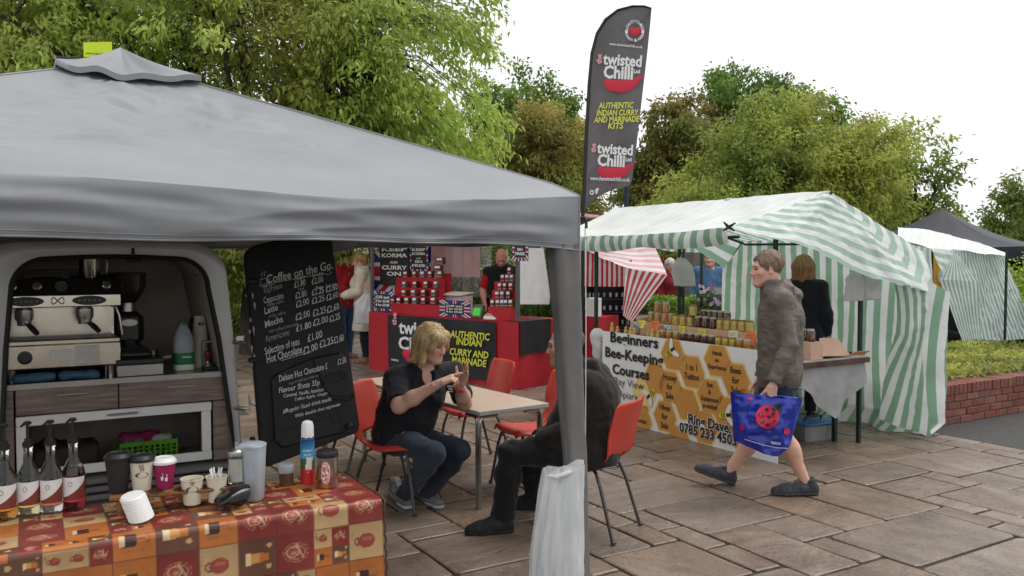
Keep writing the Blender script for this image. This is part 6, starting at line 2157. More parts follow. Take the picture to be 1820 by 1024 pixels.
for s_ in (-1, 1):
 m = MB(); m.tube([(.12, s_ * .05, .400), (.14, s_ * .14, .400), (.16, s_ * .165, .385), (.185, s_ * .18, .30), (.235, s_ * .205, .0)], .0105, 8)
 m.lathe([(.014, -.002), (.014, .022), (.0115, .024)], o=(.235, s_ * .205, 0), n=8); m.build('leg', TUBE, ch0)
 m = MB(); m.tube([(-.06, s_ * .05, .400), (-.09, s_ * .14, .400), (-.12, s_ * .165, .385), (-.155, s_ * .18, .30), (-.245, s_ * .205, .0)], .0105, 8)
 m.lathe([(.014, -.002), (.014, .022), (.0115, .024)], o=(-.245, s_ * .205, 0), n=8); m.build('leg', TUBE, ch0)
m = MB(); m.tube([(-.06, -.05, .400), (-.06, .05, .400)], .010, 8); m.tube([(.12, -.05, .400), (.12, .05, .400)], .010, 8); m.box((.03, .05, .402), (.18, .02, .012)); m.box((.03, -.05, .402), (.18, .02, .012)); m.build('seat_frame', TUBE, ch0)
chairs = [((-.775, 5.60), (.95, -.31), 'red plastic chair with black legs under the woman in black'),
          ((-1.10, 6.36), (.857, .515), 'empty red plastic chair partly hidden by the chalkboard door'),
          ((-.30, 6.76), (-.857, -.45), 'empty red plastic chair pushed in facing the woman at the far side of the table'),
          ((.145, 6.05), (-.857, -.40), 'empty red plastic chair at the table beside the man'),
          ((.47, 5.10), (-.85, .50), 'red plastic chair under the man in the dark hoodie')]
for i, (c_, f_, lab) in enumerate(chairs):
 o = ch0 if i == 0 else copy_tree(ch0)
 o.location = (c_[0], c_[1], .03); o.rotation_euler = (0, 0, math.atan2(f_[1], f_[0])); o['label'] = lab; o['group'] = 'red chairs around the table'
# ================================================================== honey stall under the green striped cover
GW_MAT = stripe_mat('green_stripe', (.84, .86, .84), (.27, .45, .32), .15, .5, transl=.42, axis=0)
GW_SKYLIT = stripe_mat('green_stripe_skylit', (.84, .87, .85), (.42, .58, .49), .17, .5, transl=.30, axis=0)  # lit copy of the green sheet: sun and sky paled into the stripes
RW_MAT = stripe_mat('red_stripe', (.86, .84, .82), (.62, .05, .07), .10, .5, transl=.40, axis=0)
RW_SKYLIT = stripe_mat('red_stripe_skylit', (.86, .80, .80), (.80, .45, .48), .10, .5, transl=.3, axis=0)  # lit copy of the red sheet, daylight mixed into its pink
POST = mat('dark_green_post', (.025, .04, .03), .5, var=.2, metal=.3)
A2, B2 = np.append(V2, 0), np.append(U2, 0)             # along the stall (away) and across it
H0 = np.array([2.117, 6.85, 0])
def hp(s, t, z=0.0): return H0 + B2 * s + A2 * t + np.array([0, 0, z])
def hs_px(px, s):                                        # t on the line at depth s seen in column px
 return on_line(hp(s, 0), A2, px)
stall = thing('market_stall', 'honey stall frame with a green and white striped cover', 'stall', H0)
for (s, t, h) in ((0, 0, 1.86), (1.13, 0.05, 1.62), (0, 2.4, 1.86), (1.15, 2.4, 1.86)):
 m = MB(); m.box(hp(s, t, h / 2) - H0, (.034, .034, h), R=rotz(TH), b=.004)
 if h < 1.7: m.box(hp(s, t, h) - H0, (.20, .03, .022), R=rotz(TH - .3), b=.003)
 m.build('post', POST, stall)
m = MB()
for (p, q) in ((hp(.6, -.05, 2.2), hp(.6, 2.75, 2.2)), (hp(0, .4, 1.84), hp(0, 2.4, 1.84)), (hp(1.93, .9, 1.80), hp(1.95, 2.2, 1.81)), (hp(0, 2.4, 1.84), hp(.6, 2.4, 2.19)), (hp(.6, 2.3, 2.19), hp(1.93, 2.2, 1.82)), (hp(.02, 0.03, 1.85), hp(.6, 0.03, 2.17))):
 m.cyl(p - H0, q - H0, .014, n=6)
m.build('roof_frame', POST, stall)
def cloth(fn, nu, nv, m, name, parent, base, flip=False, amp=.01, seed=0, nscale=3.0, axis_uv=None):
 """fn(u,v)->world point and (uvx, uvy)"""
 u, v = np.meshgrid(np.linspace(0, 1, nu), np.linspace(0, 1, nv), indexing='ij')
 P, UV = fn(u, v)
 if amp:
  du = np.gradient(P, axis=0); dv = np.gradient(P, axis=1)
  nn = np.cross(du, dv); nn /= np.maximum(np.linalg.norm(nn, axis=-1, keepdims=True), 1e-9)
  d = amp * (vnoise(P, nscale, seed) + .55 * (1 - 2 * np.abs(vnoise(P, nscale * 2.3, seed + 5))) + .3 * vnoise(P, nscale * 5.5, seed + 9))
  P = P + nn * d[..., None]
 mb = MB(); mb.grid(P - base, uv=UV, flip=flip)
 return mb.build(name, m, parent, angle=180)
def bil(c00, c10, c11, c01):
 c00, c10, c11, c01 = map(np.asarray, (c00, c10, c11, c01))
 def f(u, v):
  u_, v_ = u[..., None], v[..., None]
  return (c00 * (1 - u_) + c10 * u_) * (1 - v_) + (c01 * (1 - u_) + c11 * u_) * v_
 return f
# front roof slope (sky glare painted in: stripes bleached almost white)
RIDGE_N, RIDGE_F = hp(.60, -.02, 2.225), hp(.60, 2.85, 2.215)
EV_N, EV_F = at(1296, 404, 6.92), hp(-.32, 2.95, 1.90)
fb = bil(RIDGE_N, RIDGE_F, EV_F, EV_N)
def f_front(u, v):
 P = fb(u, v); P[..., 2] -= .05 * np.sin(pi * v) + .035 * np.sin(pi * u) * v
 return P, np.stack([u * 2.9, v * 1.0], -1)
cloth(f_front, 60, 24, stripe_mat('skylit_roof_sheet', (.90, .91, .90), (.82, .88, .84), .15, .5, transl=.25, axis=0), 'roof_front', stall, H0, amp=.008, seed=3)
# scalloped front valance
def f_val(u, v):
 P = fb(u, np.ones_like(v)); P[..., 2] -= .05 * 0 + .035 * np.sin(pi * u)
 sc = .115 + .035 * np.abs(np.sin(u * pi * 2.2 + .4))
 P = P - B2 * (.02 * np.sin(v * pi))[..., None] + B2 * (.03 * v * np.sin(u * 25))[..., None]
 P[..., 2] -= v * sc
 return P, np.stack([u * 2.9, v * .2], -1)
cloth(f_val, 90, 10, GW_MAT, 'front_valance', stall, H0, amp=.004, seed=8)
# back roof slope (seen from underneath)
BK_N, BK_F = hp(1.90, -.03, 1.87), hp(1.97, 2.54, 1.87)
def wall_top(u): return np.interp(u, [0, .05, .11, .66, .84, 1], [1.53, 1.66, 1.85, 1.82, 1.60, 1.34])
fbk = bil(RIDGE_N + B2 * .01, RIDGE_F, BK_F, BK_N)
def f_back(u, v):
 P = fbk(u, v); P[..., 2] -= .03 * np.sin(pi * v) + (1.87 - wall_top(1 - u)) * v * v
 return P, np.stack([u * 2.7, v * 1.5], -1)
cloth(f_back, 60, 36, GW_MAT, 'roof_back', stall, H0, amp=.014, seed=12)
# back wall, hanging to the ground, with its loose end turned round the corner
plan = [(1.97, 2.56), (1.98, 1.9), (2.0, 1.2), (2.02, .55), (2.03, .12), (2.06, -.02), (2.10, -.10), (2.16, -.13)]
pl = np.array([hp(s, t) for s, t in plan]); dl_ = np.r_[0, np.cumsum(np.linalg.norm(np.diff(pl, axis=0), axis=1))]
def f_wall(u, v):
 L = u * dl_[-1]
 x, y = np.interp(L, dl_, pl[:, 0]), np.interp(L, dl_, pl[:, 1])
 zt = wall_top(u); zb = .045
 z = zt * (1 - v) + zb * v
 fo = .05 * np.sin(L * 9 + 2 * v) * v + .045 * vnoise(np.stack([L * 2.2, v * 1.2, v * 0], -1), 1.5, 6)
 belly = .10 * np.sin(pi * v) * np.sin(pi * np.minimum(1, u * 1.2)) - .06 * v
 off = fo * (.3 + .7 * v) + belly
 P = np.stack([x, y, z], -1) + B2 * off[..., None]
 pool = np.clip((v - .93) / .07, 0, 1)
 P = P - B2 * (pool * .16 * (1 + .4 * np.sin(L * 12)))[..., None]
 return P, np.stack([L + .05 * np.sin(v * 3), v * 1.5], -1)
cloth(f_wall, 170, 60, GW_MAT, 'back_wall', stall, H0, amp=.012, seed=20, nscale=4)
# near end: the cover folded down over the gable
pk = RIDGE_N + np.array([0, 0, .008])
low = [at(1296, 402, 6.90), at(1345, 414, 6.78), at(1405, 428, 6.74), at(1448, 440, 6.74), at(1495, 468, 6.82), at(1550, 492, 6.95), at(1605, 503, 7.2), at(1652, 517, 7.55), at(1656, 490, 7.75), at(1646, 446, 7.8)]
low = np.array(low); dlo = np.r_[0, np.cumsum(np.linalg.norm(np.diff(low, axis=0), axis=1))]
def f_gable(u, v):
 L = u * dlo[-1]
 E = np.stack([np.interp(L, dlo, low[:, i]) for i in range(3)], -1)
 P = pk + (E - pk) * v[..., None]
 P[..., 2] += .045 * np.sin(pi * v) * np.sin(pi * u) - .012
 fo = .022 * vnoise(np.stack([u * 7, v * 1.6, u * 0], -1), 1.6, 2) * v + .012 * np.sin(u * 42) * v * v
 P = P - A2 * fo[..., None]
 return P, np.stack([v * 1.25 + .10 * u + .06 * np.sin(u * 5), u], -1)
cloth(f_gable, 100, 46, GW_SKYLIT, 'gable_cover', stall, H0, amp=.012, seed=31, nscale=5)
# hanging loose flap at the near back corner
top_ = [at(1590, 505, 7.45), at(1652, 517, 7.55)]; mid_ = [at(1588, 588, 7.5), at(1640, 600, 7.5)]; bot_ = [at(1562, 745, 7.75), at(1655, 778, 7.65)]
def f_flap(u, v):
 vs = np.array([0, .32, 1.0]); pts = [(top_[0], top_[1]), (mid_[0], mid_[1]), (bot_[0], bot_[1])]
 L = np.stack([np.interp(v, vs, [float(p[0][i]) for p in pts]) for i in range(3)], -1); R = np.stack([np.interp(v, vs, [float(p[1][i]) for p in pts]) for i in range(3)], -1)
 P = L * (1 - u[..., None]) + R * u[..., None]
 P = P - np.array([.25, .95, 0]) * (.06 * np.sin(u * pi * 1.3) * (1 - .4 * v) + .03 * np.sin(u * 9 + v * 5) * v)[..., None]
 P[..., 0] += .035 * np.sin(v * 7) * (1 - v)
 return P, np.stack([u * .55 + .35 * np.abs(v - .34) + .1 * np.sin(v * 2), v], -1)
cloth(f_flap, 50, 80, GW_MAT, 'corner_flap', stall, H0, amp=.012, seed=44, nscale=5)
m = MB(); c_ = at(1295, 404, 6.86) - H0
for (dx_, dz_) in ((.05, .035), (-.045, .04), (.045, -.03), (-.05, -.028)):
 m.tube([c_, c_ + np.array([dx_ * .5, -.015, dz_ * .5]), c_ + np.array([dx_, -.02, dz_])], [.014, .011, .006], 6)
m.build('spring_clamp', BLK, stall)

# stall table
bt = thing('stall_table', 'wooden trestle table carrying the honey jars', 'table', H0)
TZ2 = .81
m = MB()
m.add([hp(s, t, z) - H0 for z in (TZ2 - .03, TZ2) for (s, t) in ((-.03, -.04), (1.12, -.04), (1.12, 2.36), (-.03, 2.36))], [(3, 2, 1, 0), (4, 5, 6, 7), (0, 1, 5, 4), (1, 2, 6, 5), (2, 3, 7, 6), (3, 0, 4, 7)])
m.build('table_top', mat('grey_table_cloth', (.50, .49, .46), .8, var=.1), bt, smooth=False)
for (p, q) in (((-.02, -.055), (1.12, -.055)), ((-.045, -.05), (-.045, 2.36))):
 m = MB(); a_, b_ = hp(*p, TZ2 - .03) - H0, hp(*q, TZ2 - .03) - H0
 m.box((a_ + b_) / 2, (np.linalg.norm(b_ - a_), .022, .045), R=rotz(math.atan2((b_ - a_)[1], (b_ - a_)[0])), b=.003); m.build('rail', mat('brown_rail', (.10, .06, .04), .7, var=.3), bt)
for (s, t) in ((.05, .05), (.05, 2.3), (1.0, 2.3), (1.0, .2)):
 m = MB(); m.box(hp(s, t, .39) - H0, (.04, .04, .78), R=rotz(TH), b=.004); m.build('leg', POST, bt)
# pale sheet hanging under the near end
sh = thing('hanging_sheet', 'pale grey cloth hanging under the near end of the honey table', 'cloth', hp(.8, -.04))
def f_sheet(u, v):
 p0, p1 = hp(.20, -.03, TZ2 - .05), hp(1.10, -.03, TZ2 - .05)
 P = p0 + (p1 - p0) * u[..., None]
 ln = .16 + .30 * np.clip(1 - np.abs(u - .55) * 2.2, 0, 1)
 P[..., 2] -= v * ln
 P = P + A2 * (.03 * np.sin(u * 16 + v * 2) * v)[..., None]
 return P, np.stack([u, v], -1)
cloth(f_sheet, 40, 24, mat('pale_sheet', (.40, .41, .41), .85, var=.06, transl=.2), 'cloth', sh, hp(.8, -.04), amp=.008, seed=2, nscale=6)

# ---- the bee-keeping board
SL, SH = 2.30, .885
so_ = hp(-.075, 2.19, 0)                                  # left end seen by the customer
bee = thing('banner_board', 'white bee-keeping board with orange honeycomb hung on the honey stall', 'sign', so_)
rgt = -A2; upv = np.array([0, 0, 1.0])
Tb = plane_T((0, 0, .03), rgt, upv)
BWHITE = mat('board_white', (.76, .77, .76), .4, var=.03, spec=.5)
AMB = mat('honey_orange', (.58, .27, .055), .45, var=.06, scale=5)
YEL = mat('honeycomb_yellow', (.80, .58, .22), .45, var=.04)
BEEY = mat('bee_yellow', (.75, .60, .06), .45)
BINK = mat('board_ink', (.012, .011, .011), .5, var=0)
m = MB(); m.prism([(0, 0), (SL, 0), (SL, SH), (0, SH)], -.006, .0, T=Tb); m.build('board', BWHITE, bee, smooth=False)
def clip_poly(pts, x0, x1, y0, y1):
 def cl(P, f, inter):
  out = []
  for i in range(len(P)):
   a_, b_ = P[i - 1], P[i]
   if f(b_):
    if not f(a_): out.append(inter(a_, b_))
    out.append(b_)
   elif f(a_): out.append(inter(a_, b_))
  return out
 for ax, lim, sg in ((0, x0, 1), (0, x1, -1), (1, y0, 1), (1, y1, -1)):
  if not pts: return pts
  f = lambda p: sg * (p[ax] - lim) >= 0
  def inter(a_, b_):
   t = (lim - a_[ax]) / (b_[ax] - a_[ax]); return (a_[0] + (b_[0] - a_[0]) * t, a_[1] + (b_[1] - a_[1]) * t)
  pts = cl(pts, f, inter)
 return pts
def hexa(c, r, w=1.0): return [(c[0] + r * w * cos(pi / 3 * i), c[1] + r * sin(pi / 3 * i)) for i in range(6)]
# board coordinates of a photograph point
def bpt(px, py):
 r = ray(px, py); o = np.array([0, 0, CAM_Z]); n_ = np.cross(rgt, upv); P_ = so_ + np.array([0, 0, .03])
 tt = np.dot(P_ - o, n_) / np.dot(r, n_); q = o + r * tt - P_
 return float(np.dot(q, rgt)), float(np.dot(q, upv))
hexes = [((1196, 630), 1), ((1275, 640), 'Hands\non\nExperience'), ((1230, 661), '1 to 1\nTuition'), ((1308, 676), 'Bees\nfor\nSale'), ((1191, 687), 'Honey\nfor\nSale'),
         ((1262, 703), 'Suit\n&\nEquipment\nprovided'), ((1221, 719), ''), ((1182, 740), 'Hives\nfor\nSale'), ((1140, 748), 'provided'), ((1165, 672), ''), ((1292, 735), ''), ((1253, 760), ''), ((1207, 785), ''), ((1145, 700), 2), ((1330, 722), ''), ((1322, 770), '')]
c_h = [(bpt(*h[0]), h[1]) for h in hexes]
hr = .156
my_ = MB(); mo_ = MB(); mt_ = MB()
for (c, tx) in c_h:
 big = clip_poly(hexa(c, hr * 1.13), .30, SL - .002, .002, SH - .002)
 if len(big) > 2: my_.add(Tb(np.array([[x, y, .002] for x, y in big])), [list(range(len(big)))])
 if tx == 2: continue
 sm = clip_poly(hexa(c, hr), .30, SL - .004, .004, SH - .004)
 if len(sm) > 2: mo_.add(Tb(np.array([[x, y, .004] for x, y in sm])), [list(range(len(sm)))])
 if isinstance(tx, str) and tx:
  L_ = tx.split('\n'); sz = .078 if len(L_) < 4 else .058
  if 'Experience' in tx or tx == 'provided': sz = .056
  for i, ln in enumerate(L_):
   put_text(mt_, ln, Tb, (c[0], c[1] + (len(L_) / 2 - i - .82) * sz * 1.08), sz, bold=.03, off=.006, sx=.84)
  mt_.build('honeycomb_lettering', mat('dark_brown_ink', (.05, .02, .012), .5, var=0), bee, smooth=False); mt_ = MB()
my_.build('honeycomb_border', YEL, bee, smooth=False); mo_.build('honeycomb', AMB, bee, smooth=False)
def head(tx, px, py, sz, wd, halo=False, off=.007, bold=.03):
 c = bpt(px, py)
 mw_, mk_ = MB(), MB()
 if halo: put_text(mw_, tx, Tb, c, sz, align='LEFT', fit=wd + .016, bold=bold + .03, off=off)
 put_text(mk_, tx, Tb, (c[0] + (.008 if halo else 0), c[1]), sz, align='LEFT', fit=wd, bold=bold, off=off + .002)
 if halo: mw_.build('lettering_halo', BWHITE, bee, smooth=False)
 mk_.build('lettering', BINK, bee, smooth=False)
def wid(px0, px1, py): return bpt(px1, py)[0] - bpt(px0, py)[0]
head('Beginners', 1085, 607, .142, wid(1085, 1170, 612))
head('Bee-Keeping', 1076, 633, .14, wid(1075, 1178, 645))
head('Courses', 1089, 663, .14, wid(1089, 1155, 668))
head('Bay View', 1092, 682, .105, wid(1092, 1144, 684), False, bold=-.004)
head('Apiary', 1100, 705, .105, wid(1100, 1134, 706), False, bold=-.004)
head('Buxton', 1086, 724, .105, wid(1086, 1132, 728), False, bold=-.004)
head('Ring Dave:', 1223, 751, .122, wid(1222, 1298, 755), True, off=.010)
head('0785 233 4503', 1208, 766, .12, wid(1207, 1309, 778), True, off=.010)
for (bx, by, ang) in ((1192, 625, .6), (1158, 700, -2.4), (1290, 738, .2)):
 c = bpt(bx, by); R2 = np.array([[cos(ang), -sin(ang)], [sin(ang), cos(ang)]])
 def el(cx, cy, rx, ry, rot=0):
  P_ = np.array([[rx * cos(a), ry * sin(a)] for a in np.linspace(0, 2 * pi, 16, endpoint=False)])
  P_ = P_ @ np.array([[cos(rot), sin(rot)], [-sin(rot), cos(rot)]]) + np.array([cx, cy])
  return P_ @ R2.T + np.array(c)
 b_ = tag(bee, None) and None
 m = MB()
 for (P_, mi, of) in ((el(.05, .045, .062, .024, .9), 0, .010), (el(.05, -.045, .062, .024, -.9), 0, .010), (el(-.02, 0, .05, .030), 1, .011), (el(-.035, 0, .007, .029), 2, .0125), (el(-.01, 0, .007, .030), 2, .0125), (el(.035, 0, .02, .018), 2, .012), (el(.062, 0, .014, .013), 2, .0125)):
  m.add(Tb(np.column_stack([P_, np.full(len(P_), of)])), [list(range(len(P_)))], mi)
 m.build('printed_bee', [BWHITE, BEEY, BINK], bee, smooth=False)
# white rolled cloth at the left end of the board
t = thing('white_bundle', 'white cloth bundle tied beside the bee board', 'cloth', hp(-.06, 2.30, 0))
s = SDF((-.2, -.2, .45), (.2, .2, .95), .014); s.cap((0, 0, .86), (.02, 0, .60), .07, .05, .03); s.cap((0, 0, .86), (.10, -.06, .88), .05, .03, .03); s.noise(.018, 11, 4)
solid('bundle', s, BAGM, t)

# ---- honey jars
HONEY = [mat('honey_amber', (.42, .19, .03), .12, var=.1, spec=.6, coat=.5), mat('honey_gold', (.50, .36, .06), .12, var=.1, spec=.6, coat=.5), mat('honey_dark', (.075, .018, .008), .1, var=.2, spec=.6, coat=.6)]
LIDM = [mat('lid_cream', (.52, .50, .40), .4, var=.05), mat('lid_gold', (.38, .26, .09), .35, metal=.6, var=.05)]
JLAB = mat('jar_label', (.30, .17, .09), .7, var=.1)
jar0 = {}
def jar(p, kind, label, h=.105, r=.034, group='honey jars on the stall'):
 key = (kind, h, r)
 p = np.asarray(p, float)
 if key not in jar0:
  t = thing('honey_jar', label, 'jar', p, TH, group)
  m = MB(); m.lathe([(r * .9, 0), (r, .004), (r, h * .78), (r * .86, h * .86), (0, h * .86)], n=14, sq=2.6); m.build('glass_jar', HONEY[kind], t)
  m = MB(); m.lathe([(r * .9, h * .84), (r * .92, h * .86), (r * .92, h * .99), (r * .85, h), (0, h)], n=14); m.build('lid', LIDM[kind % 2], t)
  m = MB(); a0 = -pi / 2 - .55
  V = [(r * 1.03 * cos(a0 + .55 * cos(q)), r * 1.03 * sin(a0 + .55 * cos(q)), h * .42 + h * .26 * sin(q)) for q in np.linspace(0, 2 * pi, 12, endpoint=False)]
  V = [(x * 1.01, y * 1.01, z) for x, y, z in V]; m.add(V, [list(range(12))]); m.build('label', JLAB, t, smooth=False)
  jar0[key] = t
  return t
 t = copy_tree(jar0[key]); t.location = tuple(p); t['label'] = label; t['group'] = group; t.rotation_euler = (0, 0, TH + float(rng.normal(0, .2)))
 return t
# stepped display: boards and cardboard riser
ds = thing('display_riser', 'peach cardboard riser stepping up the rows of honey jars', 'riser', hp(.3, .9, TZ2))
PEACH = mat('peach_card', (.62, .40, .29), .8, var=.06)
m = MB(); m.box((hp(.40, 1.2, .097) - hp(.3, .9, 0)), (.30, 1.9, .19), R=rotz(TH), b=.004); m.build('card_riser', PEACH, ds)
m = MB(); m.box((hp(.12, 1.05, .036) - hp(.3, .9, 0)), (.22, 2.3, .07), R=rotz(TH), b=.003); m.build('board', WOOD, ds)
z1, z2 = TZ2 + .072, TZ2 + .194
def jar_name(kind): return ('amber', 'pale gold', 'dark brown')[kind]
row1 = [(1178 + 12.6 * i) for i in range(13)]
for i, px in enumerate(row1):
 k_ = 2 if 3 <= i <= 7 else (0 if i < 3 or i > 10 else 1)
 jar(hp(.10, hs_px(px, .10), z1), k_, 'short jar of %s honey in the front row behind the bee board' % jar_name(k_), .09, .031, 'front row of %s honey jars' % jar_name(k_))
row2 = [(1202 + 13.2 * i) for i in range(11)]
for i, px in enumerate(row2):
 k_ = 2 if 3 <= i <= 5 else 1
 jar(hp(.34, hs_px(px, .34), z2), k_, 'jar of %s honey in the row on the peach riser' % jar_name(k_), .105, .034, 'riser row of %s honey jars' % jar_name(k_))
for i in range(5):
 jar(hp(.46, hs_px(1252 + 10.2 * i, .46), z2 + .055), 2, 'dark honey jar in the raised back row of five', .105, .034, 'back row of dark honey jars')
m = MB(); m.box((hp(.46, hs_px(1272, .46), .194 + .026) - hp(.3, .9, 0)), (.09, .5, .05), R=rotz(TH), b=.003); m.build('back_step', PEACH, ds)
jar(hp(.33, hs_px(1232, .33), z2 + .106), 1, 'single pale gold honey jar standing on top of the riser row', .105, .034, 'single jar')
for i, px in enumerate((1158, 1170, 1183, 1194)):
 jar(hp(.36, hs_px(px, .36), z2), 0, 'amber honeycomb jar in the lower row at the far end of the riser', .105, .034, 'lower amber jars at the far end')
for i, px in enumerate((1169, 1184)):
 jar(hp(.36, hs_px(px, .36), z2 + .106), 0, 'amber honey jar stacked on top at the far end of the riser', .105, .034, 'stacked amber jars at the far end')
for i in range(2):
 jar(hp(.50, .06 + .09 * i, TZ2 + .15 + .0), 2, 'dark honey jar on the near end of the table behind the walking man', .105, .034, 'dark jars behind the walking man')
m = MB(); m.box((hp(.50, .10, .075) - hp(.3, .9, 0)), (.16, .22, .149), R=rotz(TH), b=.004); m.build('end_step', PEACH, ds)
# trays and bits at the far end
t = thing('comb_boxes', 'stack of clear boxes of cut honeycomb', 'boxes', hp(.42, hs_px(1147, .42), TZ2 + .001))
for k_ in range(3):
 m = MB(); m.box((0, 0, .10 + .025 + k_ * .045), (.15, .12, .042), R=rotz(TH), b=.005); m.build('box', (mat('comb_box', (.55, .40, .25), .3, var=.2), mat('comb_box2', (.60, .50, .40), .3, var=.2))[k_ % 2], t)
m = MB(); m.box((0, 0, .05), (.16, .14, .10), R=rotz(TH)); m.build('stand', PEACH, t)
CARDY, CARDO, CARDW = mat('yellow_card', (.80, .66, .05), .7, var=.03), mat('orange_card', (.75, .20, .05), .7, var=.03), mat('cream_card', (.74, .70, .52), .7, var=.03)
for (px, s_, z, w_, h_, c_, lab, ti) in ((1139, .12, .150, .10, .085, CARDY, 'yellow price card leaning at the far end of the riser', .5), (1164, .16, .145, .11, .10, CARDO, 'orange price card between the silver bags', .2),
      (1213, .235, .12, .075, .085, CARDY, 'yellow price card on the riser front by the silver bag', .1), (1249, .235, .115, .085, .085, CARDY, 'yellow price card on the middle of the riser front', .1), (1304, .235, .12, .10, .10, CARDW, 'cream price card on the riser front', .1), (1334, .235, .11, .10, .12, CARDO, 'orange price card on the near end of the riser front', .1)):
 p = hp(s_, hs_px(px, s_), TZ2 + z + .04)
 t = thing('price_card', lab, 'card', p)
 Tc = plane_T((0, 0, 0), rgt + B2 * .15, np.array([0, 0, 1.0]) * cos(ti) + B2 * sin(ti))
 m = MB(); m.prism([(-w_ / 2, -h_ / 2), (w_ / 2, -h_ / 2 + .004), (w_ / 2, h_ / 2), (-w_ / 2, h_ / 2 - .004)], -.002, 0, T=Tc); m.build('card', c_, t, smooth=False)
 m = MB()
 for r2 in range(3): m.prism([(-w_ * .35, h_ * (.2 - .2 * r2)), (w_ * (.3 - .1 * r2), h_ * (.2 - .2 * r2)), (w_ * (.3 - .1 * r2), h_ * (.2 - .2 * r2) + .004), (-w_ * .35, h_ * (.2 - .2 * r2) + .004)], .001, .0015, T=Tc)
 m.build('handwriting', mat('pen_ink', (.18, .12, .06), .7), t, smooth=False)['kind'] = 'stuff'
for (px, s_, lab, c_) in ((1132, .10, 'clear bag of grey beeswax candles beside the yellow card', (.42, .42, .42)), (1186, .15, 'silver cellophane bag beside the orange card', (.55, .54, .52))):
 p = hp(s_, hs_px(px, s_), TZ2 + .072); t = thing('cellophane_bag', lab, 'bag', p)
 s = SDF((-.09, -.09, -.02), (.09, .09, .2), .007); s.cap((0, 0, .05), (0, 0, .12), .05, .03, .03); s.noise(.016, 30, 5, ridged=True); s.plane((0, 0, 0), (0, 0, -1))
 solid('film', s, mat('cello_' + str(px), c_, .2, var=.5, scale=45, spec=.8, coat=.5), t)
WAX = mat('beeswax', (.62, .42, .13), .5, var=.12)
for i, px in enumerate((1088, 1098, 1113, 1121, 1128, 1153, 1160, 1170)):
 p = hp(.03 + .02 * (i % 3), hs_px(px, .03 + .02 * (i % 3)), TZ2 + .073 + .03)
 t = thing('wax_candle', 'small beeswax figure candle on the far end of the honey table', 'candle', p, 0, 'beeswax candles on the far end of the table')
 m = MB(); hh = (.09, .05, .055, .06, .05, .05, .06, .05)[i]
 m.lathe([(.016, -.03), (.022, -.02), (.020, hh * .35), (.012, hh * .5), (.016, hh * .7), (.011, hh * .9), (0, hh)], n=10); m.build('candle', WAX, t)
 m = MB(); m.cyl((0, 0, hh - .002), (0.002, 0, hh + .012), .0015, n=5); m.build('wick', PAPERW, t)
# cardboard and laptop-like case on the near end
t = thing('card_carton', 'open peach cardboard carton on the near end of the honey table', 'carton', hp(.78, .10, TZ2))
m = MB(); Tc = plane_T(hp(.55, -.02, .03) - hp(.78, .10, 0), B2, np.array([0, 0, 1.0]) * .9 + A2 * .45)
m.prism([(0, 0), (.36, -.02), (.28, .15), (.05, .16)], -.003, 0, T=Tc); m.build('flap', PEACH, t, smooth=False)
m = MB(); m.box(hp(.80, .16, .02) - hp(.78, .10, 0), (.42, .26, .03), R=rotz(TH), b=.006); m.build('black_tray', BLK, t)
m = MB(); Tc = plane_T(hp(.88, -.06, .02) - hp(.78, .10, 0), B2, np.array([0, 0, 1.0]) * .35 - A2 * .5)
m.prism([(-.05, 0), (.16, 0), (.18, .06), (-.02, .07)], -.003, 0, T=Tc); m.build('flap', mat('orange_flap', (.66, .30, .14), .8), t, smooth=False)
# storage box under the table
p = ground(1443, 783); t = thing('storage_box', 'clear plastic storage box with blue lid under the honey table', 'box', p, TH - .1)
CLR = mat('clear_plastic_box', (.55, .58, .58), .25, var=.05, trans=.45, transl=.2)
m = MB(); m.lathe([(.0, .0), (.15, 0), (.165, .01), (.185, .16), (.19, .165), (.18, .162), (.16, .012), (0, .012)], n=32, sq=7)
m.v[-1][:, 0] *= 1.12; m.v[-1][:, 1] *= .8; m.build('box_wall', CLR, t)
m = MB(); m.box((0, 0, .178), (.42, .31, .022), b=.01); m.build('lid', mat('blue_lid', (.06, .20, .42), .45), t)
m = MB(); m.tube([(-.1, 0, .19), (-.09, -.02, .225), (.09, -.02, .225), (.1, 0, .19)], .009, 6); m.build('handle', BLK, t)
m = MB(); m.box((0, 0, .06), (.28, .18, .07), b=.02); m.build('contents', mat('box_contents', (.25, .24, .22), .8, var=.4, scale=20), t)
# hanging carrier bags
def hang_bag(px, y0, y1, w, Y, label, seed, tilt=0.0, grp=None):
 t0, b0 = at(px, y0, Y), at(px, y1, Y); hgt = t0[2] - b0[2]
 t = thing('carrier_bag', label, 'bag', b0, 0, grp)
 a = np.linspace(0, 2 * pi, 40, endpoint=False)[:, None]; v = np.linspace(0, 1, 30)[None, :]
 wx = w * (.14 + .80 * np.clip(v / .32, 0, 1) ** .8 + .06 * v); wy = w * .28 * (.3 + .7 * np.sin(pi * np.clip(v * .8 + .15, 0, 1)))
 n_ = .16 * w * vnoise(np.stack([np.cos(a) * 2 + 0 * v, np.sin(a) * 2 + 0 * v, v * 2 + 0 * a], -1), 1.6, seed)
 P_ = np.stack([np.cos(a) * (wx + n_) + tilt * v, np.sin(a) * (wy + n_), hgt * (1 - v) + (n_ * .5) * v], -1)
 m = MB(); m.grid(P_, closed_u=True, flip=True); m.add(P_[:, -1], [list(range(40))[::-1]]); m.build('bag_film', BAGM, t, angle=180)
 m = MB(); m.tube([(0, 0, hgt - .01), (0.01, 0, hgt + .04), (-.01, 0, hgt - .01)], .004, 5); m.build('handle', BAGM, t)
hang_bag(1210, 458, 508, .125, 9.35, 'large white carrier bag hanging from the far post of the honey stall', 4, .05)
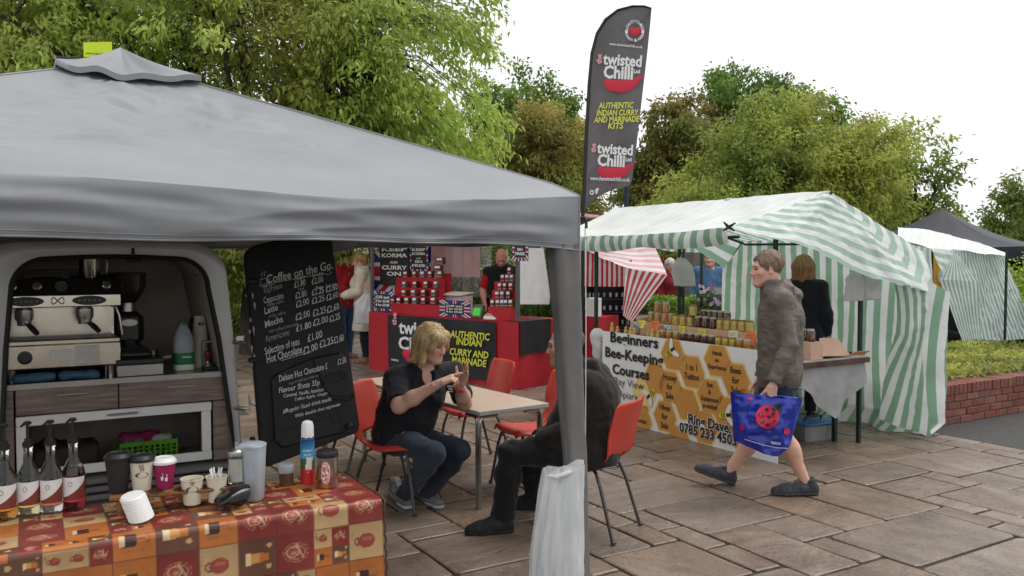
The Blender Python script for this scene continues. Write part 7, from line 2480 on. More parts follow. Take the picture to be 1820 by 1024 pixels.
hang_bag(1521, 478, 534, .085, 7.42, 'white carrier bag hanging from the near post bar on the honey stall', 7, -.02)
hang_bag(1546, 480, 532, .08, 7.46, 'crumpled pale carrier bag on the outer end of the near post bar', 9, .02)
# ================================================================== curry stall
CA, CB = np.array([-2.08, 12.36, 0]), np.array([.08, 10.43, 0])
cc1 = unit(CB - CA); cc2 = np.array([-cc1[1], cc1[0], 0])
CL_ = float(np.linalg.norm(CB - CA))
def tp(t, dep, z=0.0): return CA + cc1 * t + cc2 * dep + np.array([0, 0, z])
def tx_(px, dep): return on_line(tp(0, dep), cc1, px)
def tz_(px, py, dep):
 p = tp(tx_(px, dep), dep); return at(px, py, p[1])[2]
CUR = radians(math.degrees(math.atan2(cc1[1], cc1[0])))
CREDM = mat('red_cloth', (.46, .018, .03), .6, var=.10, scale=2, bump=.15, bscale=25, spec=.4)
BLKV = mat('black_vinyl', (.022, .022, .024), .5, var=.25, scale=2.5, bump=.2, bscale=14, spec=.4)
UJW, UJR, UJB = mat('flag_white', (.72, .72, .74), .6, var=.04), mat('flag_red', (.50, .02, .04), .6, var=.05), mat('flag_blue', (.03, .045, .20), .6, var=.05)
CH = .87
cst = thing('curry_stall', 'curry kit stall counter draped in red cloth with tall posts', 'stall', CA)
m = MB()
P_ = []
for t in np.linspace(0, CL_, 50):
 P_.append([tp(t, .0 - .012 * sin(t * 9) * (1 - z / CH) - .015 * vnoise(np.array([t * 2, z * 2, 0.]), 1.5, 3), z) - CA for z in np.linspace(.03, CH, 14)])
m.grid(np.array(P_))
P_ = []
for dp in np.linspace(0, .85, 20):
 P_.append([tp(CL_ + .012 * sin(dp * 12) * (1 - z / CH), dp, z) - CA for z in np.linspace(.03, CH, 14)])
m.grid(np.array(P_)); m.grid(np.array([[tp(t, dp, CH + .001) - CA for dp in (0, .85)] for t in (0, CL_)]))
m.build('counter_cloth', CREDM, cst, angle=60)
for (t, dp) in ((0.02, .05), (CL_ - .04, .03), (.02, 1.9), (CL_ - .04, 1.9)):
 m = MB(); m.box(tp(t, dp, 1.1) - CA, (.045, .045, 2.2), R=rotz(CUR), b=.004); m.build('post', mat('grey_post', (.10, .10, .10), .5), cst)
m = MB()
for (p, q) in ((tp(0, 0, 2.19), tp(CL_, 0, 2.19)), (tp(0, 1.9, 2.19), tp(CL_, 1.9, 2.19)), (tp(0, 0, 2.19), tp(0, 1.9, 2.19)), (tp(CL_, 0, 2.19), tp(CL_, 1.9, 2.19))): m.cyl(p - CA, q - CA, .018, n=6)
m.build('roof_frame', MATS['grey_post'], cst)
def f_rf(u, v):
 P = tp(0, 0)[None, None] * 0 + CA + cc1 * (u * CL_)[..., None] + cc2 * (-.1 + v * 2.1)[..., None]
 P[..., 2] = 2.22 + .05 * (1 - np.abs(2 * v - 1)); return P, np.stack([u * 3, v * 2], -1)
cloth(f_rf, 20, 20, RW_MAT, 'roof_cover', cst, CA, amp=.01, seed=4)
# side black cloth and front banner
m = MB(); P_ = []
for dp in np.linspace(.0, .62, 16):
 P_.append([tp(CL_ + .02 + .012 * sin(dp * 14 + z * 3), dp, z) - CA for z in np.linspace(CH - .42 + .05 * dp, CH + .004, 12)])
m.grid(np.array(P_)); m.grid(np.array([[tp(t, dp, CH + .006) - CA for dp in np.linspace(0, .62, 4)] for t in (CL_ - .22, CL_ + .02)])); m.build('black_side_cloth', BLKV, cst, angle=60)
t0, t1 = tx_(690, -.03), tx_(880, -.03)
ban = thing('vinyl_banner', 'black vinyl banner with white and yellow curry lettering on the red counter', 'banner', tp(t0, -.03))
Tn = plane_T((0, 0, 0), cc1, (0, 0, 1.0)); BW_ = t1 - t0
m = MB(); P_ = []
for x in np.linspace(0, BW_, 40):
 P_.append([cc1 * x + np.array([0, 0, z]) - cc2 * (.012 * sin(x * 5 + z * 2) + .006 * sin(x * 17)) for z in np.linspace(.10, .85, 10)])
m.grid(np.array(P_)); m.build('vinyl', BLKV, ban, angle=180)
def nlet(px, py, tx, sz, w0, w1, mt, bold=.03, shear=0, rot=0, parent=ban, dep=-.055, base=None, nm='lettering', align='LEFT'):
 x = tx_(px, dep); z = tz_(px, py, dep); b0 = tp(t0, -.03) if base is None else base
 wdt = (tx_(w1, dep) - tx_(w0, dep)) if w1 else None
 mm = MB(); put_text(mm, tx, plane_T(tp(x, dep, z) - b0, cc1, (0, 0, 1.0)), (0, 0), sz, align=align, fit=wdt, bold=bold, shear=shear, off=0, rot=rot)
 mm.build(nm, mt, parent, smooth=False)
LW_, LY_, LR_, LP_ = mat('print_white', (.80, .80, .80), .5, var=0), mat('print_yellow', (.72, .74, .06), .5, var=0), mat('print_red', (.60, .02, .05), .5, var=0), mat('print_pink', (.75, .35, .38), .5, var=0)
nlet(709, 592, 'twisted', .25, 709, 784, LW_, .03); nlet(707, 620, 'Chilli', .25, 707, 765, LW_, .03)
nlet(704, 578, 'the', .13, None, None, LP_, .04, rot=pi / 2)
m = MB(); x, z = tx_(742, -.05), tz_(742, 632, -.05)
pts = [tp(x - .30, -.055, z + .03), tp(x - .18, -.06, z - .02), tp(x, -.06, z - .05), tp(x + .2, -.06, z - .03), tp(x + .38, -.055, z + .06)]
m.tube([p - tp(t0, -.03) for p in pts], [.006, .0102, .011, .0072, .0012], 10, flat=8.3); m.build('printed_chilli', LR_, ban)
nlet(694, 641, 'www.', .06, 694, 708, LW_, .01)
for (tx, x0, x1, y) in (('AUTHENTIC', 800, 871, 597), ('INDIAN', 810, 856, 612), ('CURRY AND', 798, 867, 628), ('MARINADE', 802, 864, 643)):
 nlet(x0, y + (2 if tx != 'INDIAN' else 0), tx, .125, x0, x1, LY_, .025, shear=.15)
# counter goods
def jack(mb_par, o, w, h, T):
 """a union-jack style ground on a board: white, red and blue wedges"""
 m = MB(); m.prism([(-w / 2, -h / 2), (w / 2, -h / 2), (w / 2, h / 2), (-w / 2, h / 2)], -.004, 0, T=T); m.build('flag_ground', UJB, mb_par, smooth=False)
 def bar(a, b, wd, mt, of):
  a, b = np.array(a), np.array(b); d = unit(np.append(b - a, 0))[:2]; n_ = np.array([-d[1], d[0]]) * wd / 2
  pts = clip_poly([tuple(a + n_), tuple(a - n_), tuple(b - n_), tuple(b + n_)], -w / 2, w / 2, -h / 2, h / 2)
  if len(pts) > 2:
   m = MB(); m.add(T(np.array([[p[0], p[1], of] for p in pts])), [list(range(len(pts)))]); m.build('flag_bar', mt, mb_par, smooth=False)
 D = 1.2
 bar((-w / 2 * D, -h / 2 * D), (w / 2 * D, h / 2 * D), h * .2, UJW, .001); bar((-w / 2 * D, h / 2 * D), (w / 2 * D, -h / 2 * D), h * .2, UJW, .0014)
 bar((-w / 2 * D, -h / 2 * D), (w / 2 * D, h / 2 * D), h * .08, UJR, .0022); bar((-w / 2 * D, h / 2 * D), (w / 2 * D, -h / 2 * D), h * .08, UJR, .0026)
 bar((-w, 0), (w, 0), h * .26, UJW, .0034); bar((0, -h), (0, h), h * .26, UJW, .0038); bar((-w, 0), (w, 0), h * .15, UJR, .0046); bar((0, -h), (0, h), h * .15, UJR, .005)
PBLK = mat('poster_black', (.025, .022, .022), .5, var=.05)
def placard(px0, px1, py0, py1, dep, lines, label, name='placard', ground=True, inner=.12, sz=None):
 xa, xb = tx_(px0, dep), tx_(px1, dep); pm = (px0 + px1) / 2
 zt, zb = tz_(pm, py0, dep), tz_(pm, py1, dep)
 o = tp((xa + xb) / 2, dep, zb); t = thing(name, label, 'sign', o)
 w, h = xb - xa, zt - zb
 T = plane_T((0, 0, h / 2), cc1, (0, 0, 1.0))
 if ground: jack(t, o, w, h, T)
 i = inner
 m = MB(); m.prism([(-w * (.5 - i), -h * (.5 - i)), (w * (.5 - i), -h * (.5 - i)), (w * (.5 - i), h * (.5 - i)), (-w * (.5 - i), h * (.5 - i))], -.002 if not ground else .004, .008, T=T); m.build('black_panel', PBLK, t, smooth=False)
 n_ = len(lines); lh = h * (1 - 2 * i) / (n_ + .6)
 for k_, ln in enumerate(lines):
  if not ln: continue
  f = .55 if ln in ('AND', 'and') else 1.0
  m = MB(); put_text(m, ln, T, (0, h * (.5 - i) - lh * (k_ + 1.05)), lh * .92 * f, fit=min(w * (1 - 2 * i) * .88 * f, None or 9) if len(ln) > 3 else w * (1 - 2 * i) * .5 * f, bold=.03, off=.010); m.build('lettering', LW_, t, smooth=False)
 return t
placard(656, 766, 420, 546, .72, [], 'large union jack display board behind the curry boxes', 'display_board', inner=.49)
placard(676, 727, 435, 507, .66, ['KEEP', 'KORMA', 'AND', 'CURRY', 'ON', ''], 'large black KEEP KORMA AND CURRY ON poster', 'poster', ground=False, inner=0.0)
placard(729, 761, 435, 482, .66, ['KEEP', 'KORMA', 'and', 'SIN', 'FREE'], 'smaller black KEEP KORMA AND SIN FREE poster on a union jack', 'poster', inner=.08)
placard(650, 671, 420, 444, .30, ['SIN', 'FREE'], 'small union jack placard hanging at the left post of the curry stall', inner=.14)
placard(911, 939, 424, 464, -.05, ['', 'SIN', 'FREE'], 'small union jack SIN FREE placard on the right post of the curry stall', inner=.16)
placard(661, 700, 518, 553, .06, ['£2.85 each', '2 for £5.00', '4 for £9.00'], 'union jack price placard at the left end of the curry counter', inner=.14)
placard(781, 836, 534, 565, .04, ['£2.85 each', '2 for £5.00', '4 for £9.00'], 'union jack price placard in the middle of the curry counter', inner=.2)
# red risers
rs_ = thing('display_riser', 'red stepped riser carrying the left pyramid of curry boxes', 'riser', tp(tx_(745, .3), .3, CH))
for k_, (dp, y_) in enumerate(((.10, 541), (.22, 527), (.34, 512), (.46, 494))):
 xa, xb = tx_(700 + k_ * 3, dp), tx_(786, dp); zt = tz_(745, y_, dp)
 m = MB(); m.box(tp((xa + xb) / 2, dp, (CH + zt) / 2) - tp(tx_(745, .3), .3, CH), (xb - xa, .119, zt - CH), R=rotz(CUR), b=.003); m.build('step', CREDM, rs_)
rs2 = thing('display_riser', 'red stepped riser carrying the right pyramid of curry boxes', 'riser', tp(tx_(895, .3), .3, CH))
for k_, (dp, y_) in enumerate(((.10, 546), (.22, 531), (.34, 516), (.46, 501))):
 xa, xb = tx_(872 + k_ * 4, dp), tx_(914, dp); zt = tz_(895, y_, dp)
 m = MB(); m.box(tp((xa + xb) / 2, dp, (CH + zt) / 2) - tp(tx_(895, .3), .3, CH), (xb - xa, .119, zt - CH), R=rotz(CUR), b=.003); m.build('step', CREDM, rs2)
BOXM = [mat('kit_maroon', (.06, .018, .02), .5, var=.15), mat('kit_brown', (.09, .05, .03), .5, var=.15), mat('kit_grey', (.10, .09, .09), .5, var=.15)]
BOXL = [mat('kit_label_pink', (.48, .22, .24), .5), mat('kit_label_orange', (.48, .24, .08), .5), mat('kit_label_blue', (.24, .25, .36), .5)]
kit0 = {}
def kit(px, py, dep, kd, label, group, w=.095, h=.10):
 p = tp(tx_(px, dep), dep, tz_(px, py, dep))
 if (kd, w) not in kit0:
  t = thing('curry_kit', label, 'box', p, CUR, group)
  m = MB(); m.box((0, 0, h / 2), (w, .05, h), b=.003); m.build('carton', BOXM[kd % 3], t)
  m = MB(); m.prism([(-w * .36, h * .55), (w * .36, h * .58), (w * .34, h * .92), (-w * .34, h * .88)], .0255, .027, T=lambda V: np.column_stack([V[:, 0], -V[:, 2], V[:, 1]])); m.build('brand_patch', LW_, t, smooth=False)
  m = MB(); m.prism([(-w * .42, h * .12), (w * .42, h * .12), (w * .42, h * .28), (-w * .42, h * .28)], .0255, .027, T=lambda V: np.column_stack([V[:, 0], -V[:, 2], V[:, 1]])); m.build('flavour_patch', BOXL[kd % 3], t, smooth=False)
  m = MB(); m.prism([(-w * .34, h * .42), (w * .30, h * .46), (w * .34, h * .54), (-w * .30, h * .52)], .0258, .0275, T=lambda V: np.column_stack([V[:, 0], -V[:, 2], V[:, 1]])); m.build('chilli_print', LR_, t, smooth=False)
  kit0[(kd, w)] = t; return
 t = copy_tree(kit0[(kd, w)]); t.location = tuple(p); t['label'] = label; t['group'] = group; t.rotation_euler = (0, 0, CUR + float(rng.normal(0, .05)))
nm_ = ('bottom', 'second', 'third', 'top')
for k_, (dp, y_, xs) in enumerate(((.10, 541, (710, 724, 738, 754, 771)), (.22, 527, (719, 736, 754, 772)), (.34, 512, (720, 739, 758, 776)), (.46, 494, (722, 738, 752, 766, 783)))):
 for i, px in enumerate(xs): kit(px, y_, dp, (i + k_) % 3, 'curry kit carton on the %s step of the left red riser' % nm_[k_], 'kits on the %s left step' % nm_[k_])
kit(783, 470, .52, 0, 'wide dark curry gift carton topmost of the left stack', 'gift cartons', .16); kit(779, 484, .52, 0, 'wide dark curry gift carton under the topmost one', 'gift cartons', .16)
for k_, (dp, y_, xs) in enumerate(((.10, 546, (877, 886, 894, 901, 909)), (.22, 531, (885, 894, 905)), (.34, 516, (890, 899, 909)), (.46, 501, (895, 903, 911)))):
 for i, px in enumerate(xs): kit(px, y_, dp, (i + k_) % 3, 'curry kit carton on the %s step of the right red riser' % nm_[k_], 'kits on the %s right step' % nm_[k_], .075)
kit(907, 488, .50, 0, 'single curry kit carton topping the right stack', 'gift cartons', .075)
# till display, cap, cloth, panels
p = tp(tx_(846, .05), .05, CH); t = thing('till_display', 'small till scale with a lit green screen on the curry counter', 'till', p, CUR)
m = MB(); m.box((0, .05, .09), (.17, .06, .18), R=rotx(-.2), b=.008); m.build('case', mat('till_grey', (.12, .12, .11), .5), t)
m = MB(); m.box((0, .012, .09), (.125, .01, .10), R=rotx(-.2)); m.build('screen', mat('screen_green', (.03, .25, .02), .3, var=0, emit=(.05, .55, .03, .55)), t)
p = tp(tx_(870, .05), .05, CH); t = thing('cap', 'white and orange cap lying on the curry counter', 'cap', p, CUR)
s = SDF((-.12, -.12, -.02), (.14, .12, .12), .01); s.ell((0, 0, .01), (.085, .08, .075), 0); s.cap((.06, 0, .012), (.11, 0, .012), .03, .02, .02, axis=(0, 1, 0), ratio=1.8); s.plane((0, 0, 0), (0, 0, -1))
solid('crown', s, CLOTH, t, (0, 0, 0), lambda V: np.where((V[:, 2] > .05)[:, None], np.array([.62, .24, .12]), np.array([.72, .71, .69])))
p = tp(tx_(812, .5), .5, CH); t = thing('paper_sheet', 'white paper sheet laid on the back of the curry counter', 'paper', p, CUR)
m = MB(); m.box((0, 0, tz_(812, 522, .5) - CH), (.42, .28, .012), R=rotx(.12), b=.003); m.box((0, .02, (tz_(812, 522, .5) - CH) / 2 - .01), (.38, .2, tz_(812, 522, .5) - CH - .03)); m.build('paper', PAPERW, t)
p = tp(CL_ + .03, .10, 0); t = thing('side_panel', 'plain white side board at the right end of the curry stall', 'panel', p)
a_ = [at(920, 441, p[1] + .1), at(966, 441, p[1] + .6), at(978, 525, p[1] + .7), at(976, 541, p[1] + .7), at(920, 541, p[1] + .1)]
m = MB(); nrm = unit(np.cross(a_[1] - a_[0], a_[4] - a_[0])); m.add([q - p for q in a_] + [q - p + nrm * .01 for q in a_], [(0, 1, 2, 3, 4), (9, 8, 7, 6, 5)] + [(i, 5 + i, 5 + (i + 1) % 5, (i + 1) % 5) for i in range(5)]); m.build('board', WHITEP, t, smooth=False)
p = tp(tx_(808, 1.5), 1.5); t = thing('back_banner', 'pale pink banner seen from behind with faint mirrored lettering', 'banner', p)
xa, xb = tx_(762, 1.5), tx_(854, 1.5); zb = tz_(808, 492, 1.5)
m = MB(); m.grid(np.array([[tp(x, 1.5 + .01 * sin(x * 7), z) - p for z in np.linspace(zb, 2.1, 8)] for x in np.linspace(xa, xb, 14)])); m.build('sheet', mat('pink_sheet', (.60, .33, .31), .6, var=.06, transl=.45), t)
m = MB(); V, F = text2d('INDIAN KIT', .16, bold=.02); V[:, 0] *= -1; m.add(plane_T(tp(tx_(806, 1.48), 1.47, zb + .45) - p, cc1, (0, 0, 1.0))(np.column_stack([V, V[:, 0] * 0])), [f[::-1] for f in F]); m.build('lettering', mat('pink_faint', (.70, .45, .42), .6, transl=.4), t, smooth=False)
p = tp(tx_(818, 1.0), 1.0); t = thing('plastic_sheet', 'clear plastic wind sheet hanging at the back of the curry stall', 'sheet', p)
xa, xb = tx_(760, 1.0), tx_(874, 1.0); zb = tz_(818, 527, 1.0)
m = MB(); m.grid(np.array([[tp(x, 1.0 + .03 * sin(x * 9 + z * 3) + .012 * sin(x * 31), z) - p for z in np.linspace(zb, 2.15, 16)] for x in np.linspace(xa, xb, 60)]))
PLS = mat('clear_film', (.75, .80, .85), .12, var=0, alpha=.22, spec=.9); m.build('film', PLS, t)
p = tp(tx_(793, .75), .75, CH); t = thing('red_carton', 'tall red carton standing beside the left curry pyramid', 'carton', p, CUR)
m = MB(); hh = tz_(793, 486, .75) - CH; m.box((0, 0, hh / 2), (.13, .10, hh), b=.004); m.build('carton', CREDM, t)
m = MB(); m.box((-.09, -.12, .06), (.18, .05, .08), b=.004); m.build('flap_rows', BOXM[0], t)
p = tp(CL_ - .25, .95, 0); t = thing('stock_shelf', 'red cloth stock shelf behind the white side board with a paper stack', 'shelf', p, CUR)
m = MB(); m.box((.35, .3, .45), (.7, .5, .9), b=.01); m.build('shelf_body', CREDM, t)
m = MB(); m.box((.62, .1, 1.02), (.16, .12, .24), b=.004); m.build('paper_stack', PAPERW, t)

# ================================================================== feather flag
FY = 11.0
fbase = np.array([at(1036, 600, FY)[0], FY, 0])
ff = thing('feather_flag', 'tall dark feather flag with chilli lettering above the stalls', 'flag', fbase)
pole = [(1036, 372), (1039, 320), (1042, 240), (1047, 150), (1052, 95), (1061, 60), (1076, 35), (1098, 18), (1124, 11), (1145, 11), (1158, 15)]
m = MB(); m.tube([np.array([0, 0, .02])] + [at(x, y, FY) - fbase for x, y in pole], [.024, .024, .023, .022, .021, .02, .019, .018, .016, .014, .012, .010], 8); m.build('pole', BLK, ff)
m = MB(); m.box((0, 0, .02), (.5, .06, .03), b=.008); m.box((0, 0, .02), (.06, .5, .028), b=.008); m.build('cross_base', BLK, ff)
right = [(1158, 15), (1156, 40), (1151, 90), (1144, 150), (1137, 210), (1130, 270), (1123, 322), (1119, 330), (1090, 337), (1066, 348), (1048, 362), (1038, 374)]
lefty = np.array(pole[::-1], float); ry = np.array(right, float)
nl = 60
Ll = np.r_[0, np.cumsum(np.linalg.norm(np.diff(lefty, axis=0), axis=1))]; Lr = np.r_[0, np.cumsum(np.linalg.norm(np.diff(ry, axis=0), axis=1))]
rows = []
for i in range(nl):
 f = i / (nl - 1)
 a_ = np.array([np.interp(f * Ll[-1], Ll, lefty[:, k_]) for k_ in (0, 1)]); b_ = np.array([np.interp(f * Lr[-1], Lr, ry[:, k_]) for k_ in (0, 1)])
 col = []
 for j in range(16):
  g = j / 15; q = a_ * (1 - g) + b_ * g
  col.append(at(q[0], q[1], FY + .022 * sin(g * 9 + f * 3) * g * (1 - f * .3) + .01 * sin(g * 17 + f * 11)) - fbase)
 rows.append(col)
m = MB(); m.grid(np.array(rows)); m.build('flag_cloth', mat('flag_charcoal', (.17, .16, .17), .6, var=.15, scale=1.5, transl=.5), ff, angle=180)
mpp = FY / FPX
def flet(px, py, w, tx, hpx, mt, rot=.04, bold=.03, shear=0.0):
 mm = MB(); put_text(mm, tx, plane_T(at(px, py, FY - .04) - fbase, (1, 0, 0), (0, 0, 1.0)), (0, 0), hpx * mpp / .72, align='LEFT', fit=w * mpp if w else None, bold=bold, rot=rot, shear=shear, off=0); mm.build('lettering', mt, ff, smooth=False)
def logo(x, y, k=1.0):
 flet(x + 10 * k, y + 20 * k, 68 * k, 'twisted', 20 * k, LW_, -.07, .03); flet(x + 10 * k, y + 44 * k, 52 * k, 'Chilli', 22 * k, LW_, -.05, .035); flet(x + 64 * k, y + 36 * k, 11 * k, 'Ltd', 7 * k, LW_, -.03, .03)
 flet(x + 7 * k, y + 19 * k, None, 'the', 9 * k, LP_, pi / 2, .04)
 mm = MB(); pts = [(x + 12 * k, y + 50 * k), (x + 22 * k, y + 57 * k), (x + 42 * k, y + 60 * k), (x + 60 * k, y + 56 * k), (x + 74 * k, y + 46 * k), (x + 81 * k, y + 40 * k)]
 mm.tube([at(q[0], q[1], FY - .03) - fbase for q in pts], [.005 * k, .009 * k, .0102 * k, .0084 * k, .0036 * k, .0007], 10, flat=8.3); mm.build('printed_chilli', LR_, ff)
logo(1062, 94, 1.0); logo(1052, 253, .93)
flet(1083, 80, 58, 'www.thetwistedchilli.co.uk', 5, LW_, -.10, .01)
for (x, y, w, tx) in ((1064, 193, 62, 'AUTHENTIC'), (1060, 206, 74, 'INDIAN CURRY'), (1056, 218, 80, 'AND MARINADE'), (1080, 229, 27, 'KITS')): flet(x, y, w, tx, 10.5, LY_, .02, .02, .15)
flet(1049, 320, 70, 'www.thetwistedchilli.co.uk', 7, LW_, -.04, .015)
flet(1048, 346, 8, 'O', 8, LW_, 0, .05); flet(1058, 344, 7, 'f', 9, LW_, 0, .05)
m = MB(); V = []
for rr_ in (19.5, 14.0):
 V += [at(1128 + rr_ * .88 * cos(a), 55 + rr_ * sin(a), FY - .04) - fbase for a in np.linspace(0, 2 * pi, 32, endpoint=False)]
m.add(V, [(i, (i + 1) % 32, 32 + (i + 1) % 32, 32 + i) for i in range(32)]); m.build('badge_ring', LW_, ff, smooth=False)
for (txt, sg) in (('AUTHENTIC', 1), ('SPICE KITS', -1)):
 mm = MB()
 for i, ch_ in enumerate(txt):
  a = pi / 2 + sg * ((len(txt) - 1) / 2 - i) * .30 if sg > 0 else -pi / 2 + (i - (len(txt) - 1) / 2) * .30
  put_text(mm, ch_, plane_T(at(1128 + 16.6 * .88 * cos(a), 55 - 16.6 * sin(a), FY - .045) - fbase, (1, 0, 0), (0, 0, 1.0)), (0, -.018), .05, rot=(a - pi / 2) if sg > 0 else (a + pi / 2), bold=.03, off=0)
 mm.build('badge_lettering', PBLK, ff, smooth=False)
m = MB(); m.tube([at(1118, 52, FY - .03) - fbase, at(1127, 58, FY - .03) - fbase, at(1137, 54, FY - .03) - fbase, at(1139, 46, FY - .03) - fbase], [.004, .0065, .005, .0008], 8, flat=8); m.build('printed_chilli', LR_, ff)
# blue post behind the flag
p = at(1112, 600, 16) * np.array([1, 1, 0]); t = thing('lamp_post', 'dark blue post showing below the feather flag', 'post', p)
m = MB(); m.cyl((0, 0, 0), (0, 0, at(1112, 318, 16)[2]), .05, .045, n=10); m.build('shaft', mat('navy_paint', (.02, .03, .07), .5), t)
m = MB(); m.lathe([(.09, 0), (.09, .3), (.055, .36)], n=10); m.build('foot', MATS['navy_paint'], t)

# ================================================================== red striped stall
p0 = at(1100, 600, 11.4) * np.array([1, 1, 0])
rst = thing('market_stall', 'red and white striped market stall behind the honey stall', 'stall', p0)
fq = bil(at(985, 428, 11.9), at(1160, 431, 12.1), at(1186, 489, 11.0), at(985, 428, 10.9) * np.array([1, 1, 1]))
def f_rr(u, v):
 P = fq(u, v); P[..., 2] -= .03 * np.sin(pi * v); return P, np.stack([v * .5 + .06 * u, u], -1)
low_edge = [(985, 428), (1040, 443), (1070, 459), (1125, 479), (1186, 489)]
top_edge = [(985, 424), (1040, 426), (1080, 428), (1125, 430), (1161, 432)]
def path_patch(top, bot, Yt, Yb, mname, name, parent, base, uvf, nu=50, nv=20, amp=.01, seed=1):
 top, bot = np.array(top, float), np.array(bot, float)
 def dd(a):
  d = np.r_[0, np.cumsum(np.linalg.norm(np.diff(a, axis=0), axis=1))]; return d / d[-1]
 dt, db = dd(top), dd(bot)
 def fn(u, v):
  P = np.zeros(u.shape + (3,))
  for i in range(u.shape[0]):
   for j in range(u.shape[1]):
    a = [np.interp(u[i, j], dt, top[:, k_]) for k_ in (0, 1)]; b = [np.interp(u[i, j], db, bot[:, k_]) for k_ in (0, 1)]
    q = np.array(a) * (1 - v[i, j]) + np.array(b) * v[i, j]
    yt = Yt(u[i, j]) if callable(Yt) else Yt; yb = Yb(u[i, j]) if callable(Yb) else Yb
    P[i, j] = at(q[0], q[1], yt * (1 - v[i, j]) + yb * v[i, j])
  return P, uvf(u, v)
 return cloth(fn, nu, nv, mname, name, parent, base, amp=amp, seed=seed, nscale=4)
path_patch(top_edge, low_edge, 12.6, 11.2, RW_SKYLIT, 'roof_cover', rst, p0, lambda u, v: np.stack([v * .55 + .15 * u, u], -1), amp=.012)
path_patch([(985, 428), (1040, 443), (1070, 459), (1112, 475)], [(985, 508), (1030, 509), (1080, 510), (1112, 510)], 11.25, 11.3, RW_MAT, 'front_drop', rst, p0, lambda u, v: np.stack([u * 1.45, v], -1), amp=.012, seed=5)
path_patch([(1112, 475), (1140, 482), (1186, 489)], [(1107, 560), (1116, 568), (1124, 572)], 11.2, 11.0, RW_MAT, 'corner_drop', rst, p0, lambda u, v: np.stack([u * .62 + v * .05, v], -1), amp=.012, seed=6)
for px in (1000, 1120):
 q = at(px, 600, 11.6) * np.array([1, 1, 0]); m = MB(); m.cyl(q - p0, q - p0 + np.array([0, 0, 1.62]), .02, n=8); m.build('post', POST, rst)
m = MB(); q = at(1060, 600, 11.9) * np.array([1, 1, 0]); m.box(q - p0 + np.array([0, 0, .72]), (1.5, .8, .04), R=rotz(.1)); m.build('counter', mat('dark_counter', (.05, .035, .035), .7), rst)
m = MB(); m.box(q - p0 + np.array([0, -.35, .36]), (1.5, .03, .68), R=rotz(.1)); m.build('counter_skirt', mat('pink_brown_skirt', (.16, .08, .07), .8, var=.5, scale=30), rst)
for i, (px, lab) in enumerate(((1040, 'dark purple display rack beside the grey canopy leg'), (1083, 'black rack with clear shelves under the red striped cover'))):
 q = at(px, 580, 11.5); t = thing('display_rack', lab, 'rack', q)
 w_ = .30 if i == 0 else .42; h_ = at(px, 508, 11.5)[2] - q[2]
 RK = mat('rack_purple', (.04, .035, .055), .4, var=.15)
 m = MB()
 for x in (-w_ / 2, w_ / 2): m.box((x, 0, h_ / 2), (.02, .3, h_))
 m.box((0, .14, h_ / 2), (w_, .02, h_)); m.build('rack_case', RK, t, smooth=False)
 for z in (0.01, h_ * .36, h_ * .68, h_):
  m = MB(); m.box((0, 0, z), (w_ - .021, .29, .012)); m.build('shelf', RK, t, smooth=False)
 for z in (.03, h_ * .40, h_ * .72):
  for k_ in range(5):
   m = MB(); m.box((-w_ / 2 + .045 + k_ * (w_ - .09) / 4, -.09, z + .035), (.03, .05, .06), b=.004); m.build('packet', mat('clear_packet', (.40, .42, .46), .3, var=.3, scale=30), t)

# ================================================================== plant stall
py0 = at(1225, 600, 12.3) * np.array([1, 1, 0])
pst = thing('plant_stall', 'plant stall table with a green striped awning edge behind the honey stall', 'stall', py0)
m = MB(); zt = at(1225, 566, 12.3)[2]; m.box((0, .3, zt - .02), (1.6, 1.0, .04)); m.build('table_top', mat('dark_bench', (.06, .035, .03), .8), pst)
for (x, y) in ((-.7, -.1), (.7, -.1), (-.7, .7), (.7, .7)):
 m = MB(); m.cyl((x, y, 0), (x, y, zt - .03), .025, n=8); m.build('leg', POST, pst)
for px in (1214, 1246):
 q = at(px, 600, 12.0) * np.array([1, 1, 0]) - py0; m = MB(); m.cyl(q, q + np.array([0, 0, 1.85]), .02, n=8); m.build('post', POST, pst)
path_patch([(1150, 424), (1225, 424), (1262, 430)], [(1150, 438), (1190, 447), (1262, 450)], 12.0, 12.0, GW_MAT, 'awning_edge', pst, py0, lambda u, v: np.stack([u * 1.2, v], -1), 30, 6)
gq = at(1255, 600, 15.5) * np.array([1, 1, 0]); t = thing('canvas_screen', 'dull grey canvas screen behind the man in the blue jumper', 'screen', gq)
a_, b_ = at(1212, 447, 15.5) - gq, at(1300, 447, 15.5) - gq
m = MB(); m.grid(np.array([[a_ + (b_ - a_) * u + np.array([0, .03 * sin(u * 20), 0]) - np.array([0, 0, a_[2] * v]) for v in np.linspace(0, .98, 6)] for u in np.linspace(0, 1, 24)])); m.build('canvas', mat('grey_canvas', (.16, .15, .13), .8, var=.15), t)
m = MB(); m.cyl(a_ * np.array([1, 1, 0]), a_ + np.array([0, 0, .03]), .02, n=6); m.build('pole', POST, t)
